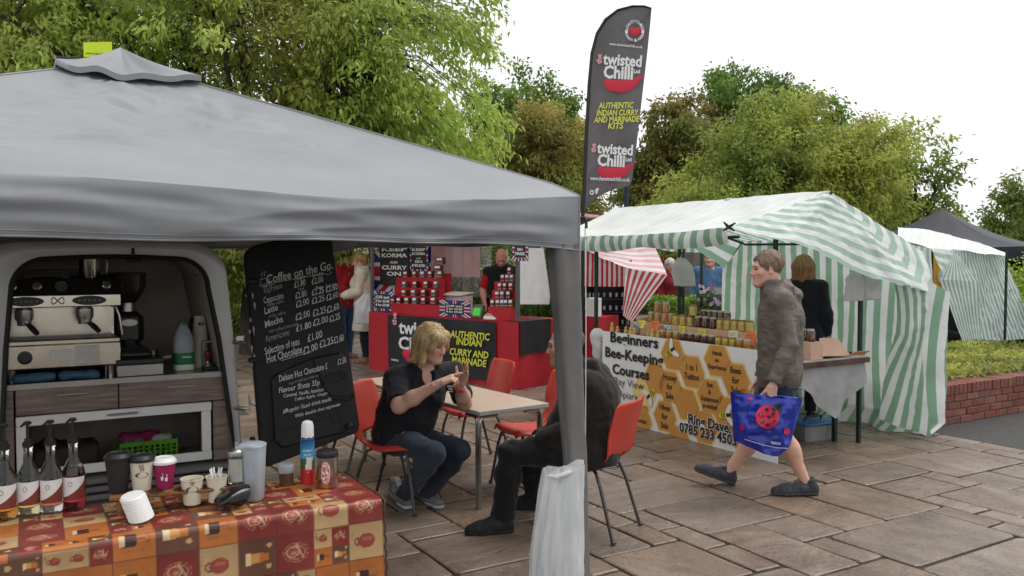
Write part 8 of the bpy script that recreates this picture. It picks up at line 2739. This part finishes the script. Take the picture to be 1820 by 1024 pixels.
def plant_tray(px, Y, w, label, hi, lo, flowers=None, h=.20, seed=0, n=420):
 q = at(px, 566, Y); t = thing('plant_tray', label, 'plants', q)
 m = MB(); m.box((0, 0, .035), (w, .30, .07), b=.008); m.build('tray', mat('tray_red', (.10, .02, .02), .6), t)
 r = np.random.default_rng(seed)
 P_ = np.column_stack([r.uniform(-w / 2, w / 2, n), r.uniform(-.15, .15, n), .07 + h * r.uniform(0, 1, n) ** .8])
 D = r.normal(0, .6, (n, 3)); D[:, 2] += .6
 k_ = r.uniform(0, 1, (n, 1)); C = np.array(lo) * (1 - k_) + np.array(hi) * k_
 V, F, Cc = leaves_mesh('foliage', P_, D, .075, .03, C, r); link('foliage', fastmesh('foliage', V, F, LEAF, Cc, smooth=False), t)
 if flowers:
  for (cnt, cA, cB, rad_) in flowers:
   for i in range(cnt):
    c = np.array([r.uniform(-w / 2, w / 2), r.uniform(-.18, .0), .07 + h * r.uniform(.35, 1.15)])
    nrm = unit(np.array([r.normal(0, .5), -1, r.normal(.3, .4)])); x_, y_, _ = basis(nrm)
    mm = MB(); V = [c + nrm * .004]; Cq = [cB]
    for a in np.linspace(0, 2 * pi, 10, endpoint=False):
     V.append(c + (x_ * cos(a) + y_ * sin(a)) * rad_ * (1 if int(a * 10 / (2 * pi) + .5) % 2 else .82) + nrm * .012); Cq.append(cA)
    mm.add(V, [(0, 1 + j, 1 + (j + 1) % 10) for j in range(10)], col=np.array(Cq)); mm.build('flower', attr_mat('petal', rough=.7, transl=.2, var=.05), t, smooth=False)
plant_tray(1175, 12.2, .34, 'tray of feathery green seedlings beside the red striped cover', (.20, .30, .05), (.05, .09, .015), None, .24, 1)
plant_tray(1207, 12.3, .30, 'tray of bright green bedding plants behind the hanging white bag', (.22, .32, .06), (.06, .10, .02), [(5, (.40, .05, .12), (.5, .2, .2), .018)], .22, 2)
plant_tray(1234, 12.4, .24, 'tray of low green plants with pink flowers', (.16, .25, .05), (.05, .08, .02), [(8, (.45, .10, .20), (.5, .3, .3), .018)], .24, 3)
plant_tray(1262, 12.0, .34, 'tray of white and purple striped petunias', (.08, .13, .03), (.02, .04, .01), [(34, (.66, .58, .72), (.16, .03, .22), .028), (4, (.55, .03, .03), (.5, .05, .03), .03)], .34, 4)
for i, px in enumerate((1252, 1281)):
 q = at(px, 520, 12.6); t = thing('plant_label', ('small grey price plate among the petunias', 'wider grey price plate behind the petunias')[i], 'sign', q - np.array([0, 0, .35]))
 m = MB(); m.box((0, 0, .37), (.10 if i == 0 else .16, .006, .10), R=rotx(-.2), b=.002); m.build('plate', mat('plate_grey', (.35, .36, .34), .6), t)
 m = MB(); m.cyl((0, 0, 0), (0, 0, .33), .005, n=5); m.build('stake', POST, t)

# ================================================================== second green striped stall beyond the planter
p0 = at(1720, 610, 12.4) * np.array([1, 1, 0])
g2 = thing('market_stall', 'pale green striped stall with a drawn side curtain beyond the brick planter', 'stall', p0)
path_patch([(1596, 404), (1640, 407), (1692, 418), (1742, 432), (1787, 449)], [(1596, 424), (1640, 437), (1660, 443), (1715, 446), (1787, 455)], 12.9, 12.2, MATS['skylit_roof_sheet'], 'roof_cover', g2, p0, lambda u, v: np.stack([u * 2, v], -1), amp=.01)
path_patch([(1690, 443), (1720, 446), (1750, 449), (1785, 453)], [(1713, 614), (1745, 610), (1780, 606), (1850, 600)], lambda u: 12.1 + .6 * u, lambda u: 12.0 + .9 * u, stripe_mat('pale_green_stripe', (.82, .86, .85), (.36, .50, .44), .055, .5, transl=.35, axis=0), 'side_curtain', g2, p0, lambda u, v: np.stack([u * 1.1, v], -1), 80, 40, .02, 9)
path_patch([(1655, 441), (1675, 443), (1697, 445)], [(1672, 482), (1676, 492), (1671, 497)], 12.1, 11.95, GW_SKYLIT, 'curtain_fold', g2, p0, lambda u, v: np.stack([v * .5, u], -1), 20, 20, .012, 3)
path_patch([(1697, 445), (1698, 446)], [(1671, 497), (1740, 500)], 12.1, 11.98, MATS['pale_green_stripe'], 'curtain_edge', g2, p0, lambda u, v: np.stack([u * .5, v], -1), 20, 20, .01, 3)
path_patch([(1671, 497), (1740, 500)], [(1713, 614), (1745, 612)], 11.98, 11.98, MATS['pale_green_stripe'], 'curtain_edge', g2, p0, lambda u, v: np.stack([u * .5, v], -1), 20, 30, .012, 4)
path_patch([(1600, 432), (1630, 437), (1654, 442)], [(1600, 604), (1640, 606), (1664, 608)], 12.0, 12.0, GW_SKYLIT, 'end_curtain', g2, p0, lambda u, v: np.stack([u * .9, v], -1), 30, 30, .015, 6)
path_patch([(1600, 440), (1790, 450)], [(1600, 600), (1790, 592)], 13.9, 13.9, GW_MAT, 'back_wall', g2, p0, lambda u, v: np.stack([u * 2, v], -1), 40, 10, .01, 8)
for px in (1654, 1786):
 q = at(px, 600, 12.4) * np.array([1, 1, 0]) - p0; m = MB(); m.cyl(q, q + np.array([0, 0, 1.75]), .02, n=8); m.build('post', POST, g2)
q = at(1690, 600, 13.1) * np.array([1, 1, 0]); t = thing('dark_table', 'dark clothed table inside the pale green striped stall', 'table', q)
m = MB(); m.box((0, 0, .98), (1.2, .7, .03)); m.build('table_top', DARK, t)
m = MB(); m.grid(np.array([[(x, -.36 + .03 * sin(x * 14), z) for z in np.linspace(.5, .97, 6)] for x in np.linspace(-.6, .6, 30)])); m.build('table_cloth', mat('navy_cloth', (.02, .022, .03), .8), t)
for (x, y) in ((-.5, -.25), (.5, -.25), (-.5, .25), (.5, .25)):
 m = MB(); m.cyl((x, y, 0), (x, y, .97), .02, n=6); m.build('leg', POST, t)
q = at(1671, 532, 12.9); t = thing('crate', 'red plastic crate on the dark table inside the far stall', 'crate', q)
CR = mat('crate_red', (.16, .02, .015), .6)
m = MB()
for k_ in range(4):
 for (o_, s_) in (((0, -.12), (.34, .012)), ((0, .12), (.34, .012)), ((-.17, 0), (.012, .24)), ((.17, 0), (.012, .24))): m.box((o_[0], o_[1], .03 + k_ * .035), (s_[0], s_[1], .022))
for sx in (-1, 1):
 for sy in (-1, 1): m.box((sx * .17, sy * .12, .08), (.022, .022, .17))
m.box((0, 0, .006), (.33, .23, .01)); m.build('crate_wall', CR, t, smooth=False)
q = at(1663, 498, 13.6); t = thing('orange_board', 'orange yellow panel hanging inside the far striped stall', 'panel', q)
m = MB(); m.box((0, 0, .1), (.22, .02, .62), b=.004); m.build('panel', mat('orange_panel', (.65, .35, .04), .7), t)
m = MB(); m.lathe([(.0, -.012), (.12, -.012), (.12, .012), (0, .012)], n=24, R=rotx(pi / 2), o=(.14, -.02, .05)); m.build('pale_disc', mat('pale_disc', (.55, .56, .48), .7), t)
for i, (px, py, sx, sz, lab) in enumerate(((1664, 606, .16, .22, 'grey bin on the ground inside the far striped stall'), (1706, 607, .14, .10, 'small brown carton by the drawn curtain'), (1688, 604, .34, .16, 'heap of dark sacks under the dark table'))):
 q = at(px, py, 12.6); t = thing(('bin', 'carton', 'sack_heap')[i], lab, ('bin', 'carton', 'sacks')[i], q)
 if i == 2:
  s = SDF((-.25, -.15, -.03), (.25, .15, .25), .015); s.ell((-.06, 0, .05), (.13, .09, .10), .04); s.ell((.08, 0, .05), (.12, .09, .08), .04); s.noise(.02, 14, 3); s.plane((0, 0, 0), (0, 0, -1)); solid('sack', s, mat('sack_dark', (.035, .03, .025), .9), t)
 else:
  m = MB(); m.lathe([(sx * .42, 0), (sx * .5, sz), (sx * .46, sz), (sx * .38, .01), (0, .01)], n=16, sq=5); m.build('wall', mat(('bin_grey', 'carton_brown')[i], ((.22, .24, .25), (.20, .12, .08))[i], .7), t)

# ================================================================== dark gazebo
gy = 18.0; gc3 = np.array([at(1672, 500, gy)[0], gy, 0])
bz = thing('pop_up_gazebo', 'dark navy pop-up gazebo with a pointed roof behind the far stall', 'gazebo', gc3)
NAVY = mat('navy_canopy', (.02, .021, .033), .6, var=.12, scale=2, bump=.1, bscale=40)
zE, zP = at(1820, 441, gy)[2], at(1672, 371, gy)[2]
crn = [2.7 * np.array([cos(radians(6 + 90 * k_)), sin(radians(6 + 90 * k_)), 0]) for k_ in range(4)]
m = MB()
for k_ in range(4):
 A_, B_ = crn[k_], crn[(k_ + 1) % 4]; rows = []
 for u in np.linspace(0, 1, 24):
  E = A_ + (B_ - A_) * u + np.array([0, 0, zE]); col = []
  for v in np.linspace(0, 1, 20):
   pnt = np.array([0, 0, zP]) * (1 - v) + E * v; pnt[2] -= .20 * sin(pi * v) * .8 * (1 - .25 * sin(pi * u)); pnt[2] += .008 * sin(u * 23 + v * 5) * v; col.append(pnt)
  for v in (.1, .4, .7, 1.0): col.append(E + (E * np.array([1, 1, 0])) * .004 * sin(u * 15) - np.array([0, 0, .26 * v]))
  rows.append(col)
 m.grid(np.array(rows))
m.build('canopy_cover', NAVY, bz, angle=50)
for k_ in range(4):
 m = MB(); m.box(crn[k_] * .97 + np.array([0, 0, zE / 2]), (.05, .05, zE), b=.004); m.build('leg', MATS['grey_post'], bz)
m = MB(); q = at(1808, 443, gy - .3) - gc3; m.box(q, (.10, .01, .05), R=rotz(.6)); m.build('label_patch', PAPERW, bz)
m = MB(); m.grid(np.array([[crn[0] * .98 + (crn[1] - crn[0]) * u * .96 + np.array([0, 0, z]) for z in (.1, zE - .1)] for u in np.linspace(0, 1, 6)])); m.build('side_wall', NAVY, bz)
# green striped cover far behind the two women
q = at(612, 600, 16.5) * np.array([1, 1, 0]); t = thing('market_stall', 'green striped stall cover behind the two shopping women', 'stall', q)
path_patch([(560, 424), (660, 424)], [(560, 486), (645, 480)], 16.5, 16.0, GW_MAT, 'roof_cover', t, q, lambda u, v: np.stack([v * 1.0 + .2 * u, u], -1), 24, 16, .01, 2)
for px in (590, 650):
 z_ = at(px, 600, 16.3) * np.array([1, 1, 0]) - q; m = MB(); m.cyl(z_, z_ + np.array([0, 0, 1.7]), .02, n=6); m.build('post', POST, t)
# ================================================================== people
SK1, SK2, SK3 = (.62, .36, .27), (.62, .36, .27), (.66, .42, .33)
# woman in black polo, counting on her fingers
Y0 = 5.60
J = dict(pel=at(708, 768, 5.66), chest=at(737, 688, 5.60), neck=at(752, 648, 5.57), head=at(768, 610, 5.53),
         shR=at(704, 671, 5.47), shL=at(806, 662, 5.70), elR=at(709, 722, 5.27), wrR=at(781, 681, 5.20), elL=at(826, 716, 5.50), wrL=at(818, 684, 5.32),
         hpR=at(703, 778, 5.56), hpL=at(722, 776, 5.74), knR=at(772, 806, 5.30), knL=at(818, 800, 5.52),
         anR=at(716, 880, 5.52), anL=at(757, 880, 5.60))
J['heR'] = ground(700, 884) * np.array([1, 1, 0]) + np.array([0, 0, .035]); J['toR'] = ground(722, 915) * np.array([1, 1, 0]) + np.array([.02, 0, .033])
J['heL'] = ground(738, 884) * np.array([1, 1, 0]) + np.array([0, 0, .035]); J['toL'] = ground(784, 914) * np.array([1, 1, 0]) + np.array([0, 0, .033])
wR, wL = np.array(J['wrR']), np.array(J['wrL'])
tipL = at(836, 647, 5.26)
bw = J['wrL']
wom = person('blonde woman in a black polo shirt counting on her fingers, seated at the table', J, (J['pel'][0], J['pel'][1], 0), (.80, -.52, -.30), (.15, -.1, 1), skin=SK1,
       hair=('bob', (.62, .45, .24), (.30, .19, .08), 4200), fem=True, girth=1.16, h=.011, head_h=.0042, belly=1,
       top=dict(name='polo_shirt', col=(.012, .012, .016), e=.016, sleeve=.86, hem=.07, fold=.007, crease=.003, h=.0085, vneck=1),
       bottom=dict(name='jeans', col=(.022, .028, .045), fade=(.05, .062, .09), e=.008, len=2.0, cuff=.006, h=.0095, fold=.005), shoes=dict(col=(.24, .24, .26), sole=(.55, .55, .55), lace=(.7, .7, .7)),
       hands=[dict(w=wR, d=at(812, 668, 5.21) - wR, back=(-.25, -.35, .9), thumb_right=False, curl=(.12, .75, .85, .9), thumb=.55, sc=.98),
              dict(w=wL, d=tipL - wL, back=(.85, .45, .1), thumb_right=True, curl=(.10, .12, .16, .2), thumb=.8, sc=.98)], hsc=.98)
m = MB(); ax = unit(tipL - wL); bx_, by_, _ = basis(ax); pb = np.array([J['pel'][0], J['pel'][1], 0])
m.tube([wL - ax * .025 + (bx_ * cos(a) + by_ * sin(a)) * .034 - pb for a in np.linspace(0, 2 * pi, 20, endpoint=False)], .009, 6, closed=True); m.build('wristband', mat('wristband_red', (.42, .015, .05), .5), wom)
m = MB(); c_ = at(799, 687, 5.42) - pb

for k_ in range(3): m.box(c_ + np.array([.004 * k_, 0, -.016 * k_]), (.034 - .006 * k_, .003, .008), R=rotz(-.4))
m.build('shirt_logo', LW_, wom, smooth=False)

# man in dark hoodie, back to the stall
J = dict(pel=at(1048, 796, 5.08), chest=at(1048, 708, 5.12), neck=at(1027, 650, 5.13), head=at(1004, 614, 5.14),
         shL=at(1038, 685, 4.95), shR=at(1034, 685, 5.32), elL=at(1012, 770, 4.90), wrL=at(958, 782, 5.0), elR=at(1000, 765, 5.42), wrR=at(952, 780, 5.22),
         hpL=at(1035, 800, 4.98), hpR=at(1035, 800, 5.18), knL=at(908, 806, 5.02), knR=at(938, 806, 5.42), anL=at(892, 926, 5.06), anR=at(955, 888, 5.52))
J['heL'] = ground(910, 955) * np.array([1, 1, 0]) + np.array([0, 0, .033]); J['toL'] = ground(826, 960) * np.array([1, 1, 0]) + np.array([0, 0, .033])
J['heR'] = ground(968, 912) * np.array([1, 1, 0]) + np.array([0, 0, .033]); J['toR'] = ground(902, 912) * np.array([1, 1, 0]) + np.array([0, 0, .033])
person('man in a dark hoodie seated sideways behind the grey canopy leg', J, (J['pel'][0], J['pel'][1], 0), (-.97, .12, -.10), (-.05, 0, 1), skin=SK2,
       hair=('crop', (.20, .17, .15), (.10, .08, .07), 2500), girth=1.2, h=.012, belly=1, stubble=.2,
       top=dict(name='hoodie', col=(.016, .011, .010), e=.024, hem=.10, collar=.02, hood=True, fold=.006, crease=.003, drape=.135, h=.010, cuff=.006),
       bottom=dict(name='trousers', col=(.010, .010, .012), e=.016, len=1.95, cuff=.02, fold=.009, h=.010), shoes=dict(col=(.016, .017, .02), sole=(.02, .02, .02)),
       hands=[dict(w=np.array(J['wrL']), d=(-.9, .2, -.25), back=(0, -.3, .9), thumb_right=True, curl=(.5, .5, .55, .6)),
              dict(w=np.array(J['wrR']), d=(-.9, -.2, -.25), back=(0, .3, .9), thumb_right=False, curl=(.5, .5, .55, .6))])

# walking man with the blue bag
J = dict(pel=at(1384, 655, 5.94), chest=at(1388, 566, 5.95), neck=at(1378, 512, 5.95), head=at(1362, 478, 5.95),
         shL=at(1388, 534, 5.79), shR=at(1382, 534, 6.11), elL=at(1404, 612, 5.70), wrL=at(1374, 682, 5.66), elR=at(1372, 610, 6.18), wrR=at(1352, 672, 6.14),
         hpL=at(1388, 664, 5.85), hpR=at(1380, 664, 6.04), knL=at(1392, 772, 5.83), knR=at(1347, 766, 6.05), anL=at(1433, 860, 5.83), anR=at(1288, 847, 6.08))
J['heL'] = at(1452, 892, 5.83); J['heL'][2] = .035; J['toL'] = at(1370, 892, 5.83); J['toL'][2] = .033
J['heR'] = at(1303, 869, 6.08); J['heR'][2] = .034; J['toR'] = at(1233, 836, 6.08)
wl_ = np.array(J['wrL'])
def jacket_paint(V, C, J, front, lat, spine):
 d = V - J['chest']; f = d @ front; l = d @ lat
 C[(np.abs(l) < .014) & (f > .08)] = (.05, .045, .042)
wk = person('grey haired man in a brown grey jacket and shorts walking with a blue bag', J, (J['pel'][0], J['pel'][1], 0), (-.995, -.05, -.06), (-.03, 0, 1), skin=SK2,
       hair=('short', (.27, .19, .12), (.14, .10, .07), 3500), girth=1.0, h=.011, head_h=.0042, legs_skin=True, age=1,
       top=dict(name='jacket', col=(.118, .099, .080), e=.026, se=.62, hem=.125, collar=.06, hood=True, fold=.006, crease=.0035, drape=.138, h=.0078, cuff=.008, paint=jacket_paint, mat=attr_mat('shell_jacket', rough=.55, spec=.4, var=.08, vscale=12, bump=.05, bscale=300)),
       bottom=dict(name='shorts', col=(.022, .028, .055), e=.022, len=.80, fold=.009, h=.010), shoes=dict(col=(.05, .054, .068), sole=(.055, .055, .06), lace=(.24, .21, .14)),
       hands=[dict(w=wl_, d=(-.10, -.05, -1), back=(.35, -.9, 0), thumb_right=True, curl=(.75, .8, .85, .9), thumb=.3),
              dict(w=np.array(J['wrR']), d=(-.2, .05, -1), back=(0, 1, 0), thumb_right=False, curl=(.4, .45, .5, .55))])
# the blue carrier bag
bo = at(1362, 750, 5.62)
bag = thing('shopping_bag', 'shiny blue shopping bag with a red ladybird held by the walking man', 'bag', (bo[0], bo[1], at(1362, 812, 5.62)[2]))
bb = np.array([bo[0], bo[1], at(1362, 812, 5.62)[2]])
out_t = [(1298, 697), (1330, 700), (1362, 706), (1395, 708), (1427, 708)]; out_b = [(1304, 782), (1330, 795), (1355, 805), (1382, 812), (1405, 790)]
def bagface(dy, sgn):
 P = np.zeros((40, 34, 3))
 for i in range(40):
  u = i / 39; a = [np.interp(u, np.linspace(0, 1, 5), [q[k_] for q in out_t]) for k_ in (0, 1)]; b = [np.interp(u, np.linspace(0, 1, 5), [q[k_] for q in out_b]) for k_ in (0, 1)]
  for j in range(34):
   v = j / 33; q = np.array(a) * (1 - v) + np.array(b) * v
   bul = .055 * sin(pi * u) ** .6 * (.35 + .65 * sin(pi * min(1, v * .75 + .1)))
   P[i, j] = at(q[0], q[1], 5.62 + sgn * bul)
 w_ = .014 * vnoise(P, 9, 3) + .018 * (1 - 2 * np.abs(vnoise(P, 12, 6))) + .010 * (1 - 2 * np.abs(vnoise(P, 26, 9)))
 edge = np.minimum(1, np.minimum(np.linspace(0, 1, 40), 1 - np.linspace(0, 1, 40)) * 12)[:, None]
 P[..., 1] += sgn * w_ * edge
 return P
BAGB = mat('blue_bag_film', (.012, .03, .34), .3, var=.12, scale=5, spec=.6, bump=.2, bscale=40)
PF = bagface(0, -1); PB_ = bagface(0, 1)
m = MB(); m.grid(PF - bb, flip=True); m.grid(PB_ - bb)
m.grid(np.stack([PF[0], PB_[0]]) - bb); m.grid(np.stack([PB_[-1], PF[-1]]) - bb); m.grid(np.stack([PF[:, -1], PB_[:, -1]], 0) - bb)
m.build('bag_film', BAGB, bag, angle=180)
hc_ = wl_ + np.array([-.01, -.012, -.085])
for (x0, x1, Yb) in ((1345, 1418, 5.60), (1335, 1405, 5.66)):
 m = MB(); a_, b_ = at(x0, 704, Yb), at(x1, 708, Yb)
 m.tube([a_ - bb, a_ * .35 + hc_ * .65 - bb + np.array([0, 0, .008]), hc_ - bb + np.array([-.02, 0, .0]), hc_ - bb + np.array([.02, 0, 0]), b_ * .35 + hc_ * .65 - bb + np.array([0, 0, .008]), b_ - bb], .013, 8, flat=.35); m.build('handle', mat('blue_handle', (.02, .06, .42), .35), bag)
def face_pt(px, py, off=.012):
 d = np.abs(np.array([[910 + FPX * p[0] / p[1], 0] for p in PF.reshape(-1, 3)])[:, 0] - px)
 P2 = PF.reshape(-1, 3); pyv = np.array([512 - FPX * math.tan(math.atan2(p[2] - CAM_Z, p[1]) + PITCH) for p in P2[:]])
 k_ = int(np.argmin(d ** 2 + (pyv - py) ** 2)); return at(px, py, P2[k_][1] - off)
LB = mat('ladybird_red', (.60, .012, .06), .35, var=.06); SPT = mat('spot_dark', (.05, .012, .02), .4)
def disc(mt, px, py, rx, ry, nm, off, n=20, seg=3):
 mm = MB(); V = [face_pt(px, py, off)]; F = []
 for s_ in range(1, seg + 1):
  for i in range(n): V.append(face_pt(px + rx * s_ / seg * cos(2 * pi * i / n), py + ry * s_ / seg * sin(2 * pi * i / n), off))
 for i in range(n):
  F.append((0, 1 + i, 1 + (i + 1) % n))
  for s_ in range(seg - 1): F.append((1 + s_ * n + i, 1 + (s_ + 1) * n + i, 1 + (s_ + 1) * n + (i + 1) % n, 1 + s_ * n + (i + 1) % n))
 mm.add(np.array(V) - bb, F); mm.build(nm, mt, bag, angle=180)
disc(mat('ladybird_black', (.012, .012, .03), .4), 1381, 727, 9, 9, 'ladybird_head', .010)
disc(LB, 1364, 741, 21, 21, 'ladybird', .014)
for (x, y) in ((1352, 735), (1363, 728), (1374, 735), (1356, 749), (1367, 741), (1377, 748), (1365, 756)): disc(SPT, x, y, 3.4, 3.4, 'ladybird_spot', .019, 10, 1)
disc(LB, 1399, 767, 6, 6, 'small_ladybird', .013, 12, 1); disc(LB, 1319, 760, 4, 5, 'small_ladybird', .013, 12, 1); disc(LB, 1333, 709, 4.5, 3, 'small_ladybird', .013, 12, 1)
m = MB(); m.tube([face_pt(x, y, .012) - bb for x, y in ((1306, 775), (1330, 783), (1356, 791), (1380, 796), (1400, 797))], .0018, 4); m.build('stitch_line', PAPERW, bag)
m = MB(); c_ = face_pt(1370, 789, .016); put_text(m, 'TESCO', plane_T(c_ - bb, (1, 0, 0), (0, 0, 1)), (0, 0), .021, bold=.02, align='LEFT', rot=-.10, off=0); m.build('lettering', LW_, bag, smooth=False)

# woman keeping the honey stall
def standing(px, Y, top_y, foot_z=.03, yaw=0.0, h=1.68, lean=0.0):
 b = at(px, 600, Y) * np.array([1, 1, 0]); k_ = h / 1.75
 f = np.array([cos(yaw), sin(yaw), 0]); l = np.array([-sin(yaw), cos(yaw), 0])       # l = the person's left
 g = lambda fw, la, z: b + f * fw * k_ + l * la * k_ + np.array([0, 0, z * k_ + foot_z * .5])
 ln = lean
 return b, f, l, g, dict(pel=g(0, 0, .96), chest=g(.02 + ln * .6, 0, 1.30), neck=g(.03 + ln, 0, 1.49), head=g(.06 + ln * 1.2, 0, 1.63), shL=g(.02 + ln, .185, 1.43), shR=g(.02 + ln, -.185, 1.43),
  elL=g(-.02 + ln * .8, .25, 1.15), elR=g(-.02 + ln * .8, -.25, 1.15), wrL=g(.08 + ln, .24, .92), wrR=g(.08 + ln, -.24, .92), hpL=g(0, .09, .93), hpR=g(0, -.09, .93),
  knL=g(.02, .10, .50), knR=g(.02, -.10, .50), anL=g(-.02, .10, .09), anR=g(-.02, -.10, .09), heL=g(-.07, .10, .0), heR=g(-.07, -.10, .0), toL=g(.19, .12, 0), toR=g(.19, -.12, 0))
def hands_of(J, f, l, skin=None):
 return [dict(w=np.array(J['wrL']), d=f * .3 + np.array([0, 0, -1]), back=l, thumb_right=True, curl=(.4, .4, .45, .5), h=.005), dict(w=np.array(J['wrR']), d=f * .3 + np.array([0, 0, -1]), back=-l, thumb_right=False, curl=(.4, .4, .45, .5), h=.005)]
b, f, l, g, J = standing(1425, 8.55, 470, yaw=radians(60), h=1.66)
person('woman with a ginger blonde bob in dark clothes behind the honey stall', J, b, f, skin=SK3, hair=('bob', (.42, .24, .10), (.20, .10, .04), 2500), fem=True, h=.015, head_h=.006,
       top=dict(name='cardigan', col=(.012, .014, .02), e=.018, hem=.16, fold=.008, h=.013), bottom=dict(col=(.008, .008, .009), h=.014, len=1.95), shoes=dict(col=(.02, .02, .02), sole=(.02, .02, .02), h=.009), hands=hands_of(J, f, l))
# the two shopping women
b, f, l, g, J = standing(613, 13.7, 430, yaw=radians(-35), h=1.76, lean=.03)
J['elL'] = g(.10, .22, 1.17); J['wrL'] = g(.30, .10, 1.08); J['elR'] = g(.05, -.24, 1.17); J['wrR'] = g(.28, -.06, 1.05)
w1 = person('short dark haired woman in a red fleece and jeans beside the cream coat', J, b, f * .9 + np.array([0, 0, -.35]), skin=SK3, hair=('curly', (.10, .06, .04), (.05, .03, .02)), fem=True, h=.018, head_h=.007, girth=1.05,
       top=dict(name='fleece', col=(.34, .012, .022), e=.026, hem=.14, fold=.010, collar=.05, h=.015), bottom=dict(name='jeans', col=(.035, .06, .13), h=.016, len=1.95), shoes=dict(col=(.25, .12, .10), sole=(.3, .25, .2), h=.01),
       hands=[dict(w=np.array(J['wrL']), d=f, back=np.array([0, 0, 1.0]), thumb_right=False, h=.006), dict(w=np.array(J['wrR']), d=f, back=np.array([0, 0, 1.0]), thumb_right=True, h=.006)])
m = MB()
hd = np.array(J['head']); FR = frame_from(f * .9 + np.array([0, 0, -.35]), (0, 0, 1))
for x in (-1, 1): m.tube([hd + FR @ np.array([x * .033 + .024 * cos(a), .098, .003 + .018 * sin(a)]) - b for a in np.linspace(0, 2 * pi, 14, endpoint=False)], .003, 4, closed=True)
m.tube([hd + FR @ np.array([-.01, .10, .006]) - b, hd + FR @ np.array([.01, .10, .006]) - b], .003, 4); m.build('glasses', BLK, w1)
b, f, l, g, J = standing(650, 13.2, 443, yaw=radians(185), h=1.70, lean=.03)
J['elL'] = g(.10, .23, 1.15); J['wrL'] = g(.34, .16, 1.08); J['elR'] = g(.08, -.22, 1.17); J['wrR'] = g(.33, -.12, 1.10)
person('blonde woman in a long cream coat reaching out her hands', J, b, f * .9 + np.array([0, 0, -.2]), skin=SK1, hair=('curly', (.45, .28, .10), (.24, .13, .05)), fem=True, h=.018, head_h=.007, girth=1.08,
       top=dict(name='coat', col=(.60, .53, .42), e=.032, skirt=.42, flare=.19, fold=.012, collar=.05, h=.015), bottom=dict(col=(.012, .015, .03), h=.016, len=1.95), shoes=dict(col=(.30, .13, .09), sole=(.2, .12, .1), h=.01),
       hands=[dict(w=np.array(J['wrL']), d=f, back=np.array([0, 0, 1.0]), thumb_right=False, h=.006), dict(w=np.array(J['wrR']), d=f, back=np.array([0, 0, 1.0]), thumb_right=True, h=.006)])
hang_bag(652, 522, 574, .17, 12.75, 'white cloth bag hanging from the arm of the woman in cream', 12)
# bald stallholder
b, f, l, g, J = standing(893, 12.25, 440, yaw=radians(-95), h=1.76, lean=.10)
J['elL'] = g(.12, .26, 1.16); J['wrL'] = g(.30, .18, 1.0); J['elR'] = g(.10, -.27, 1.16); J['wrR'] = g(.28, -.22, .98)
person('bald stallholder in a black body warmer over a red shirt behind the curry boxes', J, b, f * .8 + np.array([.1, 0, -.6]), skin=(.58, .32, .24), hair=None, h=.016, head_h=.006, girth=1.15,
       top=[dict(name='shirt', col=(.42, .012, .02), e=.016, sleeve=.85, hem=.08, fold=.008, h=.014), dict(name='body_warmer', col=(.012, .012, .014), e=.032, sleeve=0, hem=.10, fold=.010, collar=.03, h=.014)],
       bottom=dict(col=(.02, .02, .025), h=.016, len=1.95), shoes=dict(col=(.02, .02, .02), sole=(.02, .02, .02), h=.01),
       hands=[dict(w=np.array(J['wrL']), d=f + np.array([0, 0, -.5]), back=np.array([0, 0, 1.0]), thumb_right=False, h=.006), dict(w=np.array(J['wrR']), d=f + np.array([0, 0, -.5]), back=np.array([0, 0, 1.0]), thumb_right=True, h=.006)])
# man in blue jumper at the plant stall
b, f, l, g, J = standing(1262, 13.2, 455, yaw=radians(-110), h=1.74, lean=.05)
person('man in a blue jumper behind the petunia trays', J, b, f, skin=SK2, hair=('short', (.3, .28, .26), (.2, .18, .17)), h=.018, head_h=.007, girth=1.22, belly=1,
       top=dict(name='jumper', col=(.075, .16, .30), e=.022, hem=.10, fold=.011, h=.015), bottom=dict(col=(.05, .045, .04), h=.018, len=1.95), shoes=dict(col=(.03, .03, .03), sole=(.02, .02, .02), h=.01), hands=hands_of(J, f, l))
# two more customers far behind
b, f, l, g, J = standing(1188, 15.5, 455, yaw=radians(-60), h=1.60)
person('white haired customer in a dark red coat beyond the plant stall', J, b, f, skin=SK1, hair=('curly', (.62, .60, .57), (.42, .40, .38)), fem=True, h=.02, head_h=.008,
       top=dict(name='coat', col=(.20, .012, .02), e=.03, hem=.2, h=.018), bottom=dict(col=(.02, .02, .02), h=.02), shoes=dict(col=(.02, .02, .02), sole=(.02, .02, .02), h=.012), hands=hands_of(J, f, l))
b, f, l, g, J = standing(1184, 21.5, 430, yaw=radians(-100), h=1.92)
person('customer in a bright red coat far beyond the plant stall', J, b, f, skin=SK1, hair=('short', (.3, .2, .15), (.2, .13, .1)), h=.024, head_h=.01,
       top=dict(name='coat', col=(.50, .012, .03), e=.03, hem=.2, h=.02), bottom=dict(col=(.02, .02, .03), h=.024), shoes=dict(col=(.02, .02, .02), sole=(.02, .02, .02), h=.012), hands=hands_of(J, f, l))
